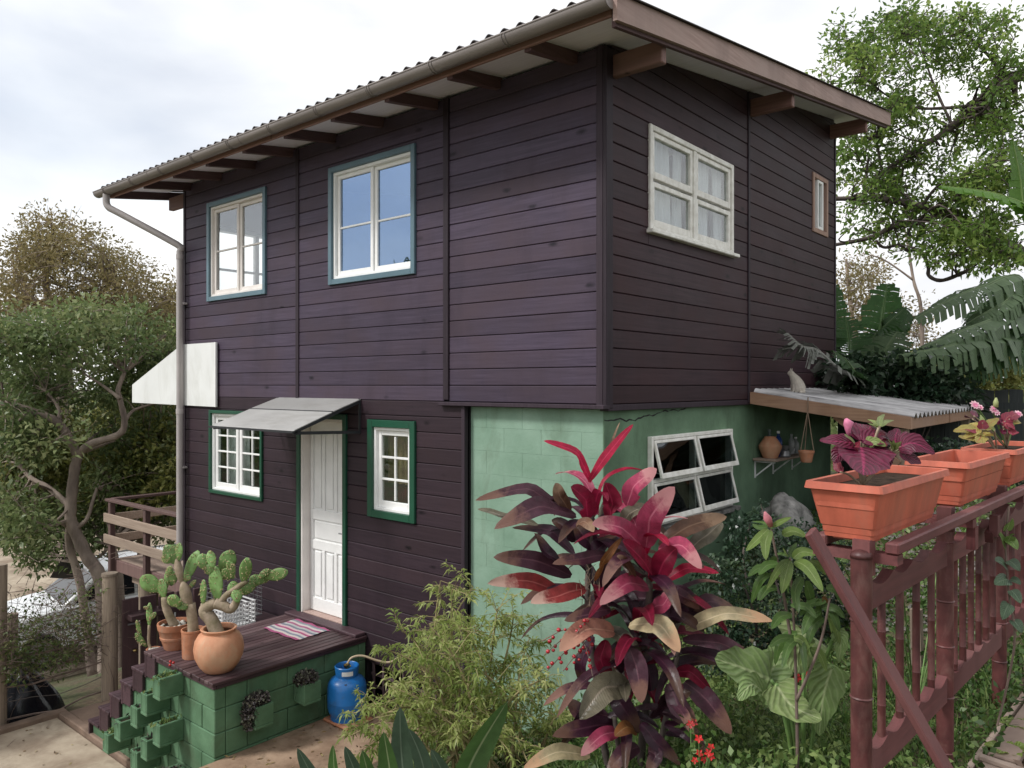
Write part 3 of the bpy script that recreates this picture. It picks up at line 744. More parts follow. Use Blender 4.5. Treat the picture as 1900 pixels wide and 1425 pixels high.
for a, b in zip(edges, edges[1:]): slope_bar(b+.0305 if b > -7.2 else b, a-.0305 if a < .4 else a, -.60, .05, .0, .012).build('soffit_panel', M['soffit'], roof)
for y0, y1 in ((.052, 2.6), (2.603, 5.0), (5.003, YB-.02)): slope_bar(-6.9, .47, y0, y1, .0, .012).build('soffit_panel', M['soffit'], roof)
slope_bar(.500, .532, YA+.02, 3.02, -.125, .045).build('fascia', M['fascia'], roof)
slope_bar(.500, .532, 3.023, YB-.02, -.125, .045).build('fascia', M['fascia'], roof)
slope_bar(.466, .498, YA+.06, YB-.04, -.15, -.003).build('fascia', M['rafter'], roof)
slope_bar(-7.34, -7.305, YA+.02, YB-.02, -.06, .05).build('fascia', M['fascia'], roof)
MB().cbox(XA+.04, .465, -.628, -.602, 5.595, 5.70, .004).build('eave_board', M['beam'], roof)
for y in (.06, 2.62, 5.06):
    MB().cbox(-.02, .452, y-.005, y+.066, zp(y)-.255, zp(y)-.088, .008).build('beam', M['beam'], roof)
MB().cbox(-6.97, X0-.02, .02, .09, zp(.05)-.262, zp(.05)-.098, .006).build('beam', M['beam'], roof)
# gutter and downpipe
gt = MB(); vs = []; fs = []; ro, ri = .066, .060; na = 14
ring = []
for i in range(na+1): a = math.pi + math.pi*i/na; ring.append((ro*math.cos(a), ro*math.sin(a)))
for i in range(na, -1, -1): a = math.pi + math.pi*i/na; ring.append((ri*math.cos(a), ri*math.sin(a)))
gx0, gx1, gy, gz = -7.42, .50, -.70, 5.675
m_ = len(ring)
for x in (gx0, gx1):
    for a, b in ring: vs.append((x, gy+a, gz+b))
for i in range(m_): fs.append((i, (i+1) % m_, m_+(i+1) % m_, m_+i))
gt.add(vs, fs)
for x in (gx0, gx1-.004):
    ds = [(x, gy+ro*math.cos(math.pi+math.pi*i/na), gz+ro*math.sin(math.pi+math.pi*i/na)) for i in range(na+1)]; gt.prism(ds, (.004,0,0))
gt.tube([(gx0,gy-.064,gz+.002),(gx1,gy-.064,gz+.002)], .008, 8)
gutter = gt.build('gutter', M['gutter'], house, smooth=40)
x = -.35
while x > -7.3:
    b = MB(); pth = [(x, gy+.07*math.cos(math.pi+math.pi*i/10), gz+.07*math.sin(math.pi+math.pi*i/10)) for i in range(11)] + [(x, gy+.09, gz-.06)]
    b.tube(pth, .0035, 5); pth = [(x-.03, p[1], p[2]) for p in pth]; b.tube(pth, .0035, 5); b.build('bracket', M['gutter'], gutter); x -= .75
for x in (-1.9, -3.9, -5.9): 
    b = MB(); b.tube([(x, gy+.0672*math.cos(math.pi+math.pi*i/12), gz+.0672*math.sin(math.pi+math.pi*i/12)) for i in range(13)], .003, 5); b.build('seam', M['gutter'], gutter)
dp = MB(); pth = smooth_path([(-7.16,gy,5.63),(-7.16,gy,5.50),(-7.12,gy+.03,5.43)],4)[:-1] + smooth_path([(-7.05,-.60,5.385),(-6.44,-.13,4.97),(-6.41,-.105,4.90)],3)[:-1] + [(-6.41,-.105,4.88),(-6.41,-.105,.92)]
dp.tube(pth, .043, 14); pipe = dp.build('downpipe', M['pipe'], house, smooth=60)
for z in (4.84, 2.86): MB().tube([(-6.41,-.105,z),(-6.41,-.105,z-.06)], .049, 14).build('collar', M['pipe'], pipe, smooth=60)
for z in (4.2, 2.1): MB().cbox(-6.47,-6.35,-.09,-.0345,z,z+.025,.002).build('pipe_clip', M['pipe'], pipe)

# ------------------------------------------------------------------ door canopy and side awning
can = empty('door_canopy', (-3.58,-.03,2.7), 'grey flat panel canopy on black brackets over the white front door', 'canopy')
ca, cb = -4.32, -2.87
p = [fpt(ca,3.02,.03), fpt(cb,3.02,.03), fpt(cb,2.905,.37), fpt(ca,2.905,.37)]
mb = MB(); mb.prism(p, (0,.004,.010)); mb.build('panel', M['canopy'], can)
mb = MB(); mb.prism([fpt(ca,2.902,.372), fpt(cb,2.902,.372), fpt(cb,2.745,.80), fpt(ca,2.745,.80)], (0,.004,.010)); mb.build('panel', M['canopy'], can)
mb = MB(); mb.bar(fpt(ca-.04,2.735,.81), fpt(cb+.01,2.735,.81), .03, .02); mb.build('edge_strip', M['dark_metal'], can)
mb = MB(); mb.bar(fpt(ca,2.91,.37), fpt(cb,2.91,.37), .012, .016); mb.build('joint_strip', M['dark_metal'], can)
for x in (ca+.012, cb-.012):
    mb = MB(); mb.bar(fpt(x,3.005,.03), fpt(x,2.73,.80), .016, .03); mb.bar(fpt(x,2.70,.03), fpt(x,2.725,.80), .016, .03); mb.bar(fpt(x,2.68,.034), fpt(x,3.03,.034), .02, .02, up=(0,1,0))
    mb.build('bracket', M['dark_metal'], can)
aw = empty('side_awning', (-7.0,1.0,2.9), 'white canvas awning with a sloping side panel behind the downpipe', 'awning')
mb = MB(); mb.prism([fpt(-5.60,2.90,.04), fpt(-5.60,3.69,.04), fpt(-6.47,3.69,.04), fpt(-7.9,3.17,.04), fpt(-7.9,2.92,.04)], (0,-.012,0)); mb.build('side_panel', M['awning'], aw)
mb = MB(); mb.prism([(-6.47,-.03,3.685),(-7.9,-.03,3.165),(-7.9,2.4,3.165),(-6.47,2.4,3.685)], (0,0,-.01)); mb.build('top_panel', M['awning'], aw)
mb = MB(); mb.box(-7.905,-7.895,-.03,2.4,2.92,3.16); mb.build('valance', M['awning'], aw)
mb = MB(); mb.bar(fpt(-5.605,2.90,.06), fpt(-5.605,3.69,.06), .02, .02, up=(0,1,0)); mb.build('edge_frame', M['white_paint'], aw)
# ------------------------------------------------------------------ porch: green block base, dark deck planks, steps
random.seed(21)
PX0, PX1, PYF, PZ = -4.0, -2.79, -1.62, .70
porch = empty('porch', (-3.4,-.8,-.5), 'raised porch of green painted blocks with dark plank deck and side steps', 'porch')
base = empty('base_wall', (0,0,0)); base.parent = porch; base.location = Vector((-3.4,-.8,-.5)) - wloc(porch)
MB().box(PX0+.02, PX1-.016, PYF+.016, -.03, -.7, PZ-.06).build('mortar', M['green_joint'], base)
def block_face(front, a0, a1, z0, z1, k):
    """running bond of blocks on one face"""
    s = a0 - (0 if k % 2 else .2); xs = [a0] + [x for x in np.arange(s, a1, .4) if x > a0+.06 and x < a1-.06] + [a1]
    for a, b in zip(xs, xs[1:]):
        j = random.uniform(-.003, .002); a_, b_ = a+.003, b-.003
        if front: MB().cbox(a_, b_, PYF+j, PYF+.1, z0+.003, z1-.003, .006).build('block', M['green_porch'], base)
        else: MB().cbox(PX1-.1, PX1+j, a_, b_, z0+.003, z1-.003, .006).build('block', M['green_porch'], base)
zs = [-.55,-.35,-.14,.06,.26,.46,.655]
for k, (a, b) in enumerate(zip(zs, zs[1:])):
    block_face(True, PX0, PX1-.0, a, b, k)
    if b > .0: block_face(False, PYF+.101, -.03, a, b, k+1)
# stepped flank wall under the stair
treads = [(-3.99,.50),(-4.24,.31),(-4.49,.12),(-4.74,-.08),(-4.99,-.28)]
for k, (x, z) in enumerate(treads):
    for j, (a, b) in enumerate(zip(zs, zs[1:])):
        if a < z-.06:
            MB().cbox(x-.2495, x-.0005, PYF+.005, PYF+.09, a+.002, min(b, z-.04)-.002, .005).build('block', M['green_porch'], base)
n = 17; pw = (PX1+.03-PX0)/n
for i in range(n):
    x = PX0 + i*pw; MB().cbox(x+.003, x+pw-.004, PYF-.035+random.uniform(-.006,.006), -.035, PZ-.028, PZ+random.uniform(-.002,.001), .004).build('plank', M['deck'], porch)
MB().cbox(PX0+.01, PX1+.012, PYF-.018, PYF+.01, PZ-.062, PZ-.029, .004).build('deck_edge', M['deck_x'], porch)
MB().cbox(PX1-.012, PX1+.018, PYF+.011, -.035, PZ-.062, PZ-.029, .004).build('deck_edge', M['deck_x'], porch)
MB().cbox(-4.0,-2.79,-.16,-.03,PZ-.0,PZ+.03,.006).build('step_board', M['deck_x'], porch)
prev = PZ
for k, (x, z) in enumerate(treads):
    stp = MB().cbox(x-.012, x+.02, PYF-.03, -.9, z-.045, prev-.0295, .004).build('riser', M['deck_x'], porch)
    MB().cbox(x+.021, x+.19, PYF-.028, PYF+.0, z-.03, prev-.0295, .004).build('stringer', M['deck_x'], porch)
    for q in range(3):
        MB().cbox(x-.265+q*.084, x-.265+q*.084+.08, PYF-.04, -.9, z-.03, z, .004).build('tread_board', M['deck_x'], porch)
    prev = z
MB().cbox(-5.27,-5.245,PYF-.03,-.9,-.44,-.31,.004).build('riser', M['deck_x'], porch)

# ---- hollow-block planters set into the flank and side
def tuft(name, c, n, rad, L, W, mat, hang=0, label=None, cat='plant', group=None, up=.7):
    """small plant of many little leaves"""
    P = np.array(c) + rng.normal(size=(n,3))*np.array([rad[0],rad[1],rad[2]*.4]) 
    D = rng.normal(size=(n,3)) + np.array([0,0,up])
    if hang:
        k = int(n*.55); t = rng.random(k)
        P[:k] = np.array(c) + np.stack([rng.normal(size=k)*rad[0], rng.normal(size=k)*rad[1], -t*hang], -1) + np.array([hangdir[0], hangdir[1], 0])*(.6+.3*rng.random((k,1)))
        D[:k] = rng.normal(size=(k,3)) + np.array([0,0,-.3])
    Vv, Q = leaf_arrays(P, D, L*(.7+.6*rng.random(n)), W*(.7+.6*rng.random(n)))
    e = empty(name, tuple(c), label, cat, group)
    np_mesh('foliage', Vv, Q, np.repeat(rng.random(n),4), mat, parent=e, kind='stuff'); return e
M['succ'] = leafmat('succulent', (.05,.09,.03), (.14,.22,.06), (.30,.34,.12))
M['succ_dark'] = leafmat('succulent_dark', (.035,.030,.032), (.085,.068,.066), (.17,.18,.12), trans=.1)
def planter(name, x0, x1, y0, y1, z0, z1, label, group):
    t = .026
    e = empty(name, ((x0+x1)/2,(y0+y1)/2,z0), label, 'planter', group)
    b = MB(); b.cbox(x0,x1,y0,y1,z0,z0+t,.005); b.cbox(x0,x0+t,y0,y1,z0+t,z1,.005); b.cbox(x1-t,x1,y0,y1,z0+t,z1,.005)
    b.cbox(x0+t,x1-t,y0,y0+t,z0+t,z1,.005); b.cbox(x0+t,x1-t,y1-t,y1,z0+t,z1,.005); b.build('box', M['green_porch'], e)
    s = MB(); s.box(x0+t,x1-t,y0+t,y1-t,z0+t,z1-.02); s.build('soil', M['soil'], e)
    return e
fl_pl = [(-3.43,-3.30,.66,.47,'topmost of the upper row',60,'succ'), (-3.66,-3.54,.46,.27,'second of the upper row',26,'succ'),
         (-3.86,-3.73,.29,.11,'third of the upper row',22,'succ_dark'), (-4.2,-4.07,.07,-.11,'fourth of the upper row',16,'succ_dark'), (-4.45,-4.33,-.12,-.30,'lowest of the upper row',70,'succ'),
         (-3.43,-3.30,.26,.07,'topmost of the lower row',60,'succ'), (-3.66,-3.54,.06,-.12,'second of the lower row',16,'succ_dark'), (-3.86,-3.73,-.1,-.29,'third of the lower row',20,'succ_dark'),
         (-3.40,-3.27,-.16,-.36,'alone under the lower row',70,'succ_dark')]
for a, b, zt, zb, txt, nn, mt in fl_pl:
    planter('block_planter', a, b, -1.84, PYF-.004, zb, zt, 'green block planter on the stepped flank, ' + txt, 'block planters on the porch wall')
    o = tuft('succulent', ((a+b)/2, -1.74, zt-.012), nn, (.03,.06,.02), .045, .016, M[mt], label='small succulent in the flank planter that is ' + txt, group='succulents in block planters')
fr = MB()
for dx, dy, dz in ((0,0,0),(.02,.02,.02),(-.015,.01,.025)): fr.lathe([(.002,-.012),(.012,-.005),(.013,.005),(.004,.013)], (-3.40+dx,-1.70+dy,.72+dz), 8)
fr.build('flower', M['lamp_red'], origin=(-3.40,-1.70,.70), smooth=True, label='small red flower above the top planter by the steps', cat='flower')
for a, b, zt, zb, hang, txt in ((-1.35,-1.17,.44,.25,.22,'nearer the porch corner'), (-.86,-.68,.485,.30,.06,'beside the blue gas bottle')):
    planter('block_planter', PX1+.004, PX1+.17, a, b, zb, zt, 'green block planter on the porch side, ' + txt, 'block planters on the porch side')
    yc_ = (a+b)/2; e = empty('trailing_succulent', (PX1+.08,yc_,zt), 'dark trailing succulent spilling from the planter ' + txt, 'plant', 'trailing succulents on the porch side')
    P = []; 
    for q in range(1500):
        u = unit(rng.normal(size=3)); rr = rng.random()**.33
        if hang > .1 and q % 2: c_ = np.array([PX1+.10, yc_-.10, zt-.075]); R_ = np.array([.075,.07,.135])
        else: c_ = np.array([PX1+.085, yc_-.02, zt+.03]); R_ = np.array([.085,.115,.06])
        P.append(c_+u*rr*R_)
    P = np.array(P); P[:,0] = np.maximum(P[:,0], PX1+.008)
    Vv, Q = leaf_arrays(P, rng.normal(size=(1500,3))+np.array([.5,-.2,.1]), .028*(.7+.6*rng.random(1500)), .021*(.7+.6*rng.random(1500)), fold=.4)
    np_mesh('foliage', Vv, Q, np.repeat(rng.random(1500),4), M['succ_dark'], parent=e, kind='stuff')

# ---- doormat
mat_m, N, Lk, B = new_mat('woven_stripes')
tc = N.new('ShaderNodeTexCoord').outputs['Object']; sp = N.new('ShaderNodeSeparateXYZ'); Lk.new(tc, sp.inputs[0])
r = N.new('ShaderNodeValToRGB'); r.color_ramp.interpolation = 'CONSTANT'
cols = [(.42,.10,.22),(.60,.55,.53),(.24,.27,.33),(.58,.55,.54),(.42,.09,.2),(.62,.50,.52),(.20,.23,.28),(.50,.50,.50),(.40,.12,.23),(.6,.56,.55),(.26,.30,.34),(.44,.1,.22)]
r.color_ramp.elements[0].color = (*cols[0],1); r.color_ramp.elements[1].color = (*cols[-1],1); r.color_ramp.elements[1].position = 11/12
for i in range(1, 11): e = r.color_ramp.elements.new(i/12); e.color = (*cols[i],1)
mr = N.new('ShaderNodeMapRange'); mr.inputs['From Min'].default_value = -.2; mr.inputs['From Max'].default_value = .2
Lk.new(sp.outputs['Y'], mr.inputs['Value']); Lk.new(mr.outputs[0], r.inputs['Fac'])
nz = noise(N, Lk, tc, 160, 2); Lk.new(mixc(N, Lk, nz, r.outputs[0], tuple([.25]*3), 'OVERLAY'), B.inputs['Base Color']); B.inputs['Roughness'].default_value = .95; bump(N, Lk, B, nz, .6, .004)
dm = MB(); k = 14; vs = []; fs = []
for i in range(k+1):
    for j in range(9):
        vs.append((-3.74+.58*i/k+.008*math.sin(j*1.7), -.58+.40*j/8+.006*math.sin(i*1.3), PZ+.009+.004*math.sin(i*1.1+j*.9)))
for i in range(k):
    for j in range(8): a = i*9+j; fs.append((a, a+9, a+10, a+1))
dm.add(vs, fs); dm.build('doormat', mat_m, origin=(-3.45,-.38,PZ), smooth=True, label='pink, white and grey striped woven doormat before the front door', cat='doormat')

# ---- pots and prickly pears
def pad(name, base_p, tip_p, w, th=.028, parent=None, mat='cactus', face=None, spines=True):
    """flattened cactus pad from base to tip"""
    b, t = Vector(base_p), Vector(tip_p); ax = t-b; L = ax.length; ax.normalize()
    f = Vector(face) if face else -FW
    f = f - ax*f.dot(ax); f.normalize(); sd = ax.cross(f)
    mb = MB(); n = 12; k = 9; vs = []; fs = []
    for i in range(k+1):
        u = i/k; wr = w*.5*(math.sin(math.pi*min(1, u*.93+.045))**.62)*(.62+.38*u if u < .8 else .924+.0*u); hr = th*.5*(math.sin(math.pi*min(1,u*.94+.04))**.5)
        bend = .04*L*math.sin(u*2.2)
        for j in range(n):
            a = 2*math.pi*j/n; vs.append(b + ax*(L*u) + sd*(wr*math.cos(a)) + f*(hr*math.sin(a)+bend))
    for i in range(k):
        for j in range(n): fs.append((i*n+j, i*n+(j+1) % n, (i+1)*n+(j+1) % n, (i+1)*n+j))
    fs.append(tuple(range(n))[::-1]); fs.append(tuple(k*n+j for j in range(n)))
    mb.add(vs, fs); o = mb.build(name, M[mat], parent, smooth=True)
    if spines:
        sm = MB()
        for q in range(24):
            u = random.uniform(.12,.98); v = random.uniform(-.8,.8); ww = w*.5*math.sin(math.pi*min(1,u*.93+.045))**.62
            c = b + ax*(L*u) + sd*(ww*v) + f*(th*.42*math.sqrt(max(.02,1-v*v))+.04*L*math.sin(u*2.2))
            dd = (f + sd*random.uniform(-.6,.6) + ax*random.uniform(-.6,.6)).normalized()
            sm.tube([c-dd*.002, c+dd*.003, c+dd*.016], [.0045,.0032,.0006], 5)
        sm.build('spine_cluster', M['spine'], o, kind='stuff')
    return o
def pot(name, c, prof, mat, label, soil_r, soil_z, pebbles=False, n=32):
    e = empty(name, c, label, 'plant pot')
    MB().lathe(prof, c, n, cap1=False).build('body', M[mat], e, smooth=35)
    s = MB(); s.lathe([(.001,soil_z),(soil_r,soil_z)], c, 24, cap0=False, cap1=False); s.build('soil', M['soil'], e)
    if pebbles:
        for i in range(26):
            a = random.random()*6.28; rr = soil_r*math.sqrt(random.random())*.9; p = Vector(c)+Vector((rr*math.cos(a),rr*math.sin(a),soil_z+.006)); s_ = random.uniform(.012,.022)
            MB().lathe([(s_*.3,-s_*.6),(s_,-s_*.1),(s_*.8,s_*.4),(s_*.2,s_*.65)], p, 8).build('pebble', M['pebble'], e, smooth=True)
    return e
Z = PZ
pot('round_pot', (-3.01,-1.46,Z), [(.10,0),(.125,.01),(.165,.06),(.198,.13),(.208,.20),(.197,.265),(.17,.315),(.138,.338),(.143,.352),(.152,.368),(.146,.374),(.128,.37),(.122,.335),(.15,.30),(.17,.25)], 'terra_pale', 'large round-bellied terracotta pot on the porch corner', .125, .315)
pot('cylinder_pot', (-3.50,-1.44,Z), [(.088,0),(.092,.008),(.098,.235),(.102,.24),(.102,.256),(.092,.256),(.088,.2)], 'terra', 'narrow cylindrical terracotta pot between the round and the banded pot', .09, .225)
pot('banded_pot', (-3.86,-1.425,Z), [(.095,0),(.10,.008),(.125,.09),(.133,.095),(.137,.115),(.133,.122),(.147,.18),(.153,.186),(.160,.232),(.158,.243),(.146,.243),(.138,.19)], 'terra', 'flared terracotta pot with two raised bands and white pebbles', .142, .205, True)
pot('small_urn_pot', (-4.14,-1.50,.50), [(.045,0),(.05,.006),(.065,.04),(.07,.08),(.062,.115),(.052,.128),(.06,.138),(.068,.15),(.064,.155),(.05,.15),(.045,.12)], 'terra', 'small terracotta urn pot on the top step', .055, .135, True)
def D(px, py, d): return at(px, py, d)
# big prickly pear in the round pot: bent bare stem, flat pads
random.seed(4)
c1 = empty('prickly_pear', (-3.01,-1.46,Z+.31), 'prickly pear with crooked bare stem and many upright pads in the round pot', 'cactus', 'prickly pears on the porch')
d = 6.72
p = smooth_path([Vector((-3.01,-1.46,Z+.29)), D(392,1150,d), D(380,1136,d), D(385,1126,d), D(402,1118,d)], 4)
MB().tube(p, [lerp(.062,.046,i/(len(p)-1)) for i in range(len(p))], 10).build('stem', M['cactus_bark'], c1, smooth=True)
p = smooth_path([D(400,1119,d), D(415,1124,d), D(428,1130,d), D(437,1120,d), D(440,1108,d)], 4)
MB().tube(p, [lerp(.05,.03,i/(len(p)-1)) for i in range(len(p))], 10).build('stem', M['cactus_bark'], c1, smooth=True)
p = smooth_path([D(407,1120,d), D(420,1104,d), D(440,1090,d), D(458,1078,d)], 3)
MB().tube(p, [lerp(.03,.02,i/(len(p)-1)) for i in range(len(p))], 8).build('stem', M['cactus_bark'], c1, smooth=True)
p = smooth_path([D(376,1134,d), D(377,1120,d)], 3)
MB().tube(p, .022, 8).build('stem', M['cactus_bark'], c1, smooth=True)
for bx, by, tx, ty, w, dd in [(377,1124,380,1075,17,0),(404,1116,400,1050,30,0),(399,1062,380,1052,22,.02),(384,1058,372,1028,26,.03),(396,1054,389,1022,18,-.02),(410,1072,432,1058,26,.03),(411,1064,432,1021,34,.05),(430,1062,424,1040,14,0),(433,1074,430,1042,12,.02),
                              (436,1112,432,1078,24,0),(441,1118,439,1092,22,-.05),(452,1082,459,1034,24,0),(458,1066,452,1048,14,.03),(440,1104,474,1082,22,0),(468,1090,478,1066,24,.04),(476,1084,505,1058,22,.02),(492,1072,535,1060,24,0),(478,1074,500,1056,14,-.04)]:
    pad('pad', D(bx,by,d+dd), D(tx,ty,d+dd+random.uniform(-.06,.06)), w*1.15*d/FPX, .024, c1, face=-FW+RT*random.uniform(-.5,.5))
c2 = empty('prickly_pear', (-3.50,-1.44,Z+.22), 'tall prickly pear with stacked stem joints in the narrow pot', 'cactus', 'prickly pears on the porch')
d = 7.02
p = smooth_path([Vector((-3.50,-1.44,Z+.2)), D(358,1158,d), D(353,1120,d)], 3)
MB().tube(p, [lerp(.05,.045,i/(len(p)-1)) for i in range(len(p))], 10).build('stem', M['cactus_bark'], c2, smooth=True)
pad('stem_joint', D(353,1135,d), D(340,1078,d), 26*d/FPX, .085, c2, 'cactus_bark', spines=False)
pad('stem_joint', D(338,1084,d), D(328,1036,d), 18*d/FPX, .06, c2, 'cactus_bark', spines=False)
for bx, by, tx, ty, w, dd in [(342,1080,370,1022,28,.05),(330,1046,308,1012,30,0),(326,1040,322,1010,26,.04),(316,1044,303,1030,22,-.02),(332,1040,334,1007,20,-.03),(346,1130,333,1112,26,-.05),(334,1124,313,1106,24,-.06),(345,1078,352,1066,14,0),(350,1092,364,1076,10,.02),(312,1018,304,1016,16,.03)]:
    pad('pad', D(bx,by,d+dd), D(tx,ty,d+dd+random.uniform(-.05,.05)), w*1.15*d/FPX, .024, c2, face=-FW+RT*random.uniform(-.5,.5))
c3 = empty('prickly_pear', (-3.86,-1.425,Z+.2), 'prickly pear with dark broad pads in the banded pot', 'cactus', 'prickly pears on the porch')
d = 7.25
p = smooth_path([Vector((-3.86,-1.425,Z+.19)), D(309,1130,d), D(305,1108,d)], 3)
MB().tube(p, [.045,.042,.038,.036,.034,.032,.03][:len(p)], 10).build('stem', M['cactus_bark'], c3, smooth=True)
for bx, by, tx, ty, w, dd in [(305,1110,299,1074,26,0),(298,1096,262,1070,34,.04),(306,1100,314,1052,12,.02),(316,1086,324,1060,24,.05),(312,1068,318,1050,14,-.03)]:
    pad('pad', D(bx,by,d+dd), D(tx,ty,d+dd+random.uniform(-.05,.05)), w*1.15*d/FPX, .024, c3, face=-FW+RT*random.uniform(-.5,.5))
c4 = empty('prickly_pear', (-4.14,-1.50,.63), 'small spindly prickly pear in the urn pot on the step', 'cactus', 'prickly pears on the porch')
d = 7.42
p = smooth_path([Vector((-4.14,-1.50,.62)), D(276,1195,d), D(277,1160,d)], 3)
MB().tube(p, .014, 7).build('stem', M['cactus_bark'], c4, smooth=True)
for bx, by, tx, ty, w in [(272,1200,252,1174,20),(277,1162,278,1118,14),(278,1150,290,1136,12),(262,1180,254,1150,10),(278,1128,266,1126,7)]:
    pad('pad', D(bx,by,d), D(tx,ty,d+random.uniform(-.04,.04)), w*d/FPX, .02, c4, face=-FW+RT*random.uniform(-.5,.5))

# ---- gas bottle
gx, gy_, gzb = -2.585, -.42, .075
gb = empty('gas_bottle', (gx,gy_,gzb), 'blue steel gas bottle with collar and rubber hose beside the porch', 'gas bottle')
C = (gx,gy_,gzb)
MB().lathe([(.145,.035),(.165,.06),(.178,.10),(.180,.16),(.1815,.165),(.1815,.175),(.180,.18),(.180,.28),(.172,.325),(.15,.36),(.11,.385),(.05,.398),(.02,.40)], C, 32).build('body', M['blue_steel'], gb, smooth=40)
MB().lathe([(.142,.0),(.15,.0),(.152,.05),(.142,.05),(.142,.0)], C, 28, cap0=False, cap1=False).build('foot_ring', M['blue_steel'], gb, smooth=40)
MB().lathe([(.098,.375),(.10,.375),(.108,.44),(.112,.478),(.106,.485),(.10,.478),(.096,.42),(.098,.375)], C, 28, cap0=False, cap1=False).build('collar', M['blue_steel'], gb, smooth=40)
vv = MB(); vv.tube([(gx,gy_,gzb+.395),(gx,gy_,gzb+.47)], .016, 10); vv.tube([(gx,gy_,gzb+.455),(gx+.02,gy_+.03,gzb+.475)], .012, 8); vv.lathe([(.026,.465),(.03,.47),(.03,.49),(.012,.50)], C, 14); vv.build('valve', M['brass'], gb, smooth=40)
MB().tube(smooth_path([(gx,gy_,gzb+.485),(gx+.02,gy_+.04,gzb+.545),(gx+.08,gy_+.12,gzb+.555),(gx+.17,gy_+.22,gzb+.505),(gx+.25,gy_+.30,gzb+.485),(gx+.34,gy_+.36,gzb+.54),(gx+.44,gy_+.41,gzb+.56)],5), .011, 8).build('hose', M['hose'], gb, smooth=True)
MB().lathe([(.003,0),(.013,0),(.013,.004),(.003,.005)], (gx+.11,gy_-.098,gzb+.355), 10).build('safety_plug', M['brass'], gb)
lb = MB(); vs = []; fs = []
for i in range(7):
    a = math.radians(-62 + i*9); 
    for z in (.415,.455): vs.append((gx+.112*math.cos(a), gy_+.112*math.sin(a), gzb+z))
for i in range(6): fs.append((2*i,2*i+2,2*i+3,2*i+1))
lb.add(vs, fs); lb.build('paper_label', M['white_plastic'], gb)
bk = empty('brick', (gx,gy_,.045), 'worn reddish bricks laid flat under the blue gas bottle', 'brick')
for i in range(2): MB().cbox(gx-.16, gx+.2, gy_-.16+i*.165, gy_-.16+i*.165+.15, .045, .0755, .012).build('paver', M['terra'], bk)
# ---- white plastic crate and wire basket on a low stand behind the cacti
sd_ = empty('stand', (-4.5,-.4,-.445), 'low dark timber stand between the steps and the house wall', 'stand')
MB().cbox(-4.95,-4.06,-.86,-.05,.57,.60,.004).build('top', M['deck_x'], sd_)
for x, y in ((-4.9,-.82),(-4.1,-.82),(-4.9,-.1),(-4.1,-.1)): MB().cbox(x-.03,x+.03,y-.03,y+.03,-.445,.57,.004).build('leg', M['deck_x'], sd_)
def basket(name, a0,a1,b0,b1,z0,z1, mat, label, cat, nh, nu, th):
    cr = empty(name, ((a0+a1)/2,(b0+b1)/2,z0), label, cat)
    for i in range(nh):
        z = lerp(z0+th,z1-th,i/(nh-1)); mb = MB(); mb.box(a1-th,a1,b0,b1,z-th,z+th); mb.box(a0,a0+th,b0,b1,z-th,z+th); mb.box(a0+th,a1-th,b0,b0+th,z-th,z+th); mb.box(a0+th,a1-th,b1-th,b1,z-th,z+th); mb.build('hoop', M[mat], cr)
    for i in range(nu):
        y = lerp(b0+.004,b1-.016,i/(nu-1)); MB().box(a1-th*.8,a1+.002,y,y+th*1.4,z0+.002,z1-.002).build('upright', M[mat], cr); MB().box(a0-.002,a0+th*.8,y,y+th*1.4,z0+.002,z1-.002).build('upright', M[mat], cr)
    for i in range(5):
        x = lerp(a0+.01,a1-.02,i/4); mb = MB(); mb.box(x,x+th*1.4,b0-.002,b0+th*.8,z0+.002,z1-.002); mb.build('upright', M[mat], cr)
    MB().box(a0+.009,a1-.009,b0+.009,b1-.009,z0+.001,z0+.009).build('bottom', M[mat], cr)
basket('crate', -4.46,-4.16,-.78,-.40,.601,.88, 'white_plastic', 'white open-grid plastic crate behind the cacti', 'crate', 7, 11, .007)
basket('wire_basket', -4.92,-4.48,-.60,-.12,.601,.94, 'steel', 'grey wire basket standing behind the tall cactus', 'basket', 8, 10, .003)

# ------------------------------------------------------------------ gate, wire fence, tarp heap at the left
gp = empty('fence_post', (-6.12,-1.09,-.5), 'thick weathered round post beside the dark gate', 'post')
MB().tube([(-6.12,-1.09,-.7),(-6.11,-1.09,.3),(-6.125,-1.085,.96)], [.088,.085,.08], 14).build('shaft', M['weather_post'], gp, smooth=40)
MB().tube([(-6.125,-1.085,.955),(-6.125,-1.085,.985)], [.092,.088], 14).build('cap', M['weather_post'], gp, smooth=40)
gate = empty('gate', (-5.95,-.5,-.44), 'dark brown plank gate with bolt and round handle between post and house', 'gate')
for i in range(5):
    y = -.985 + i*.19; x = -6.03+.10*i*.5
    MB().cbox(x-.018, x+.012, y, y+.184, -.42, .665+.003*i, .004).build('plank', M['gate'], gate)
MB().cbox(-6.06,-5.84,-.96,-.08,.44,.5,.004).build('ledge', M['gate'], gate)
b = MB(); b.tube([(-6.01,-.93,.37),(-5.985,-.78,.37)], .012, 8); b.tube([(-5.99,-.84,.37),(-5.95,-.84,.36)], .008, 6); b.build('bolt', M['steel'], gate)
b = MB(); b.lathe([(.006,-.01),(.024,-.012),(.03,0),(.024,.012),(.006,.014)], (-5.985,-.86,.06), 12); b.build('handle', M['brass'], gate)
MB().tube([(-7.35,-1.72,-1.1),(-7.34,-1.72,-.2),(-7.35,-1.71,.42)], [.075,.072,.068], 12).build('stake_post', M['weather_post'], origin=(-7.35,-1.72,-.9), smooth=40, label='short weathered post behind the black plastic heap', cat='post')
fence = empty('wire_fence', (-6.2,-2.0,-.6), 'post and wire fence overgrown with dry twigs along the terrace edge', 'fence')
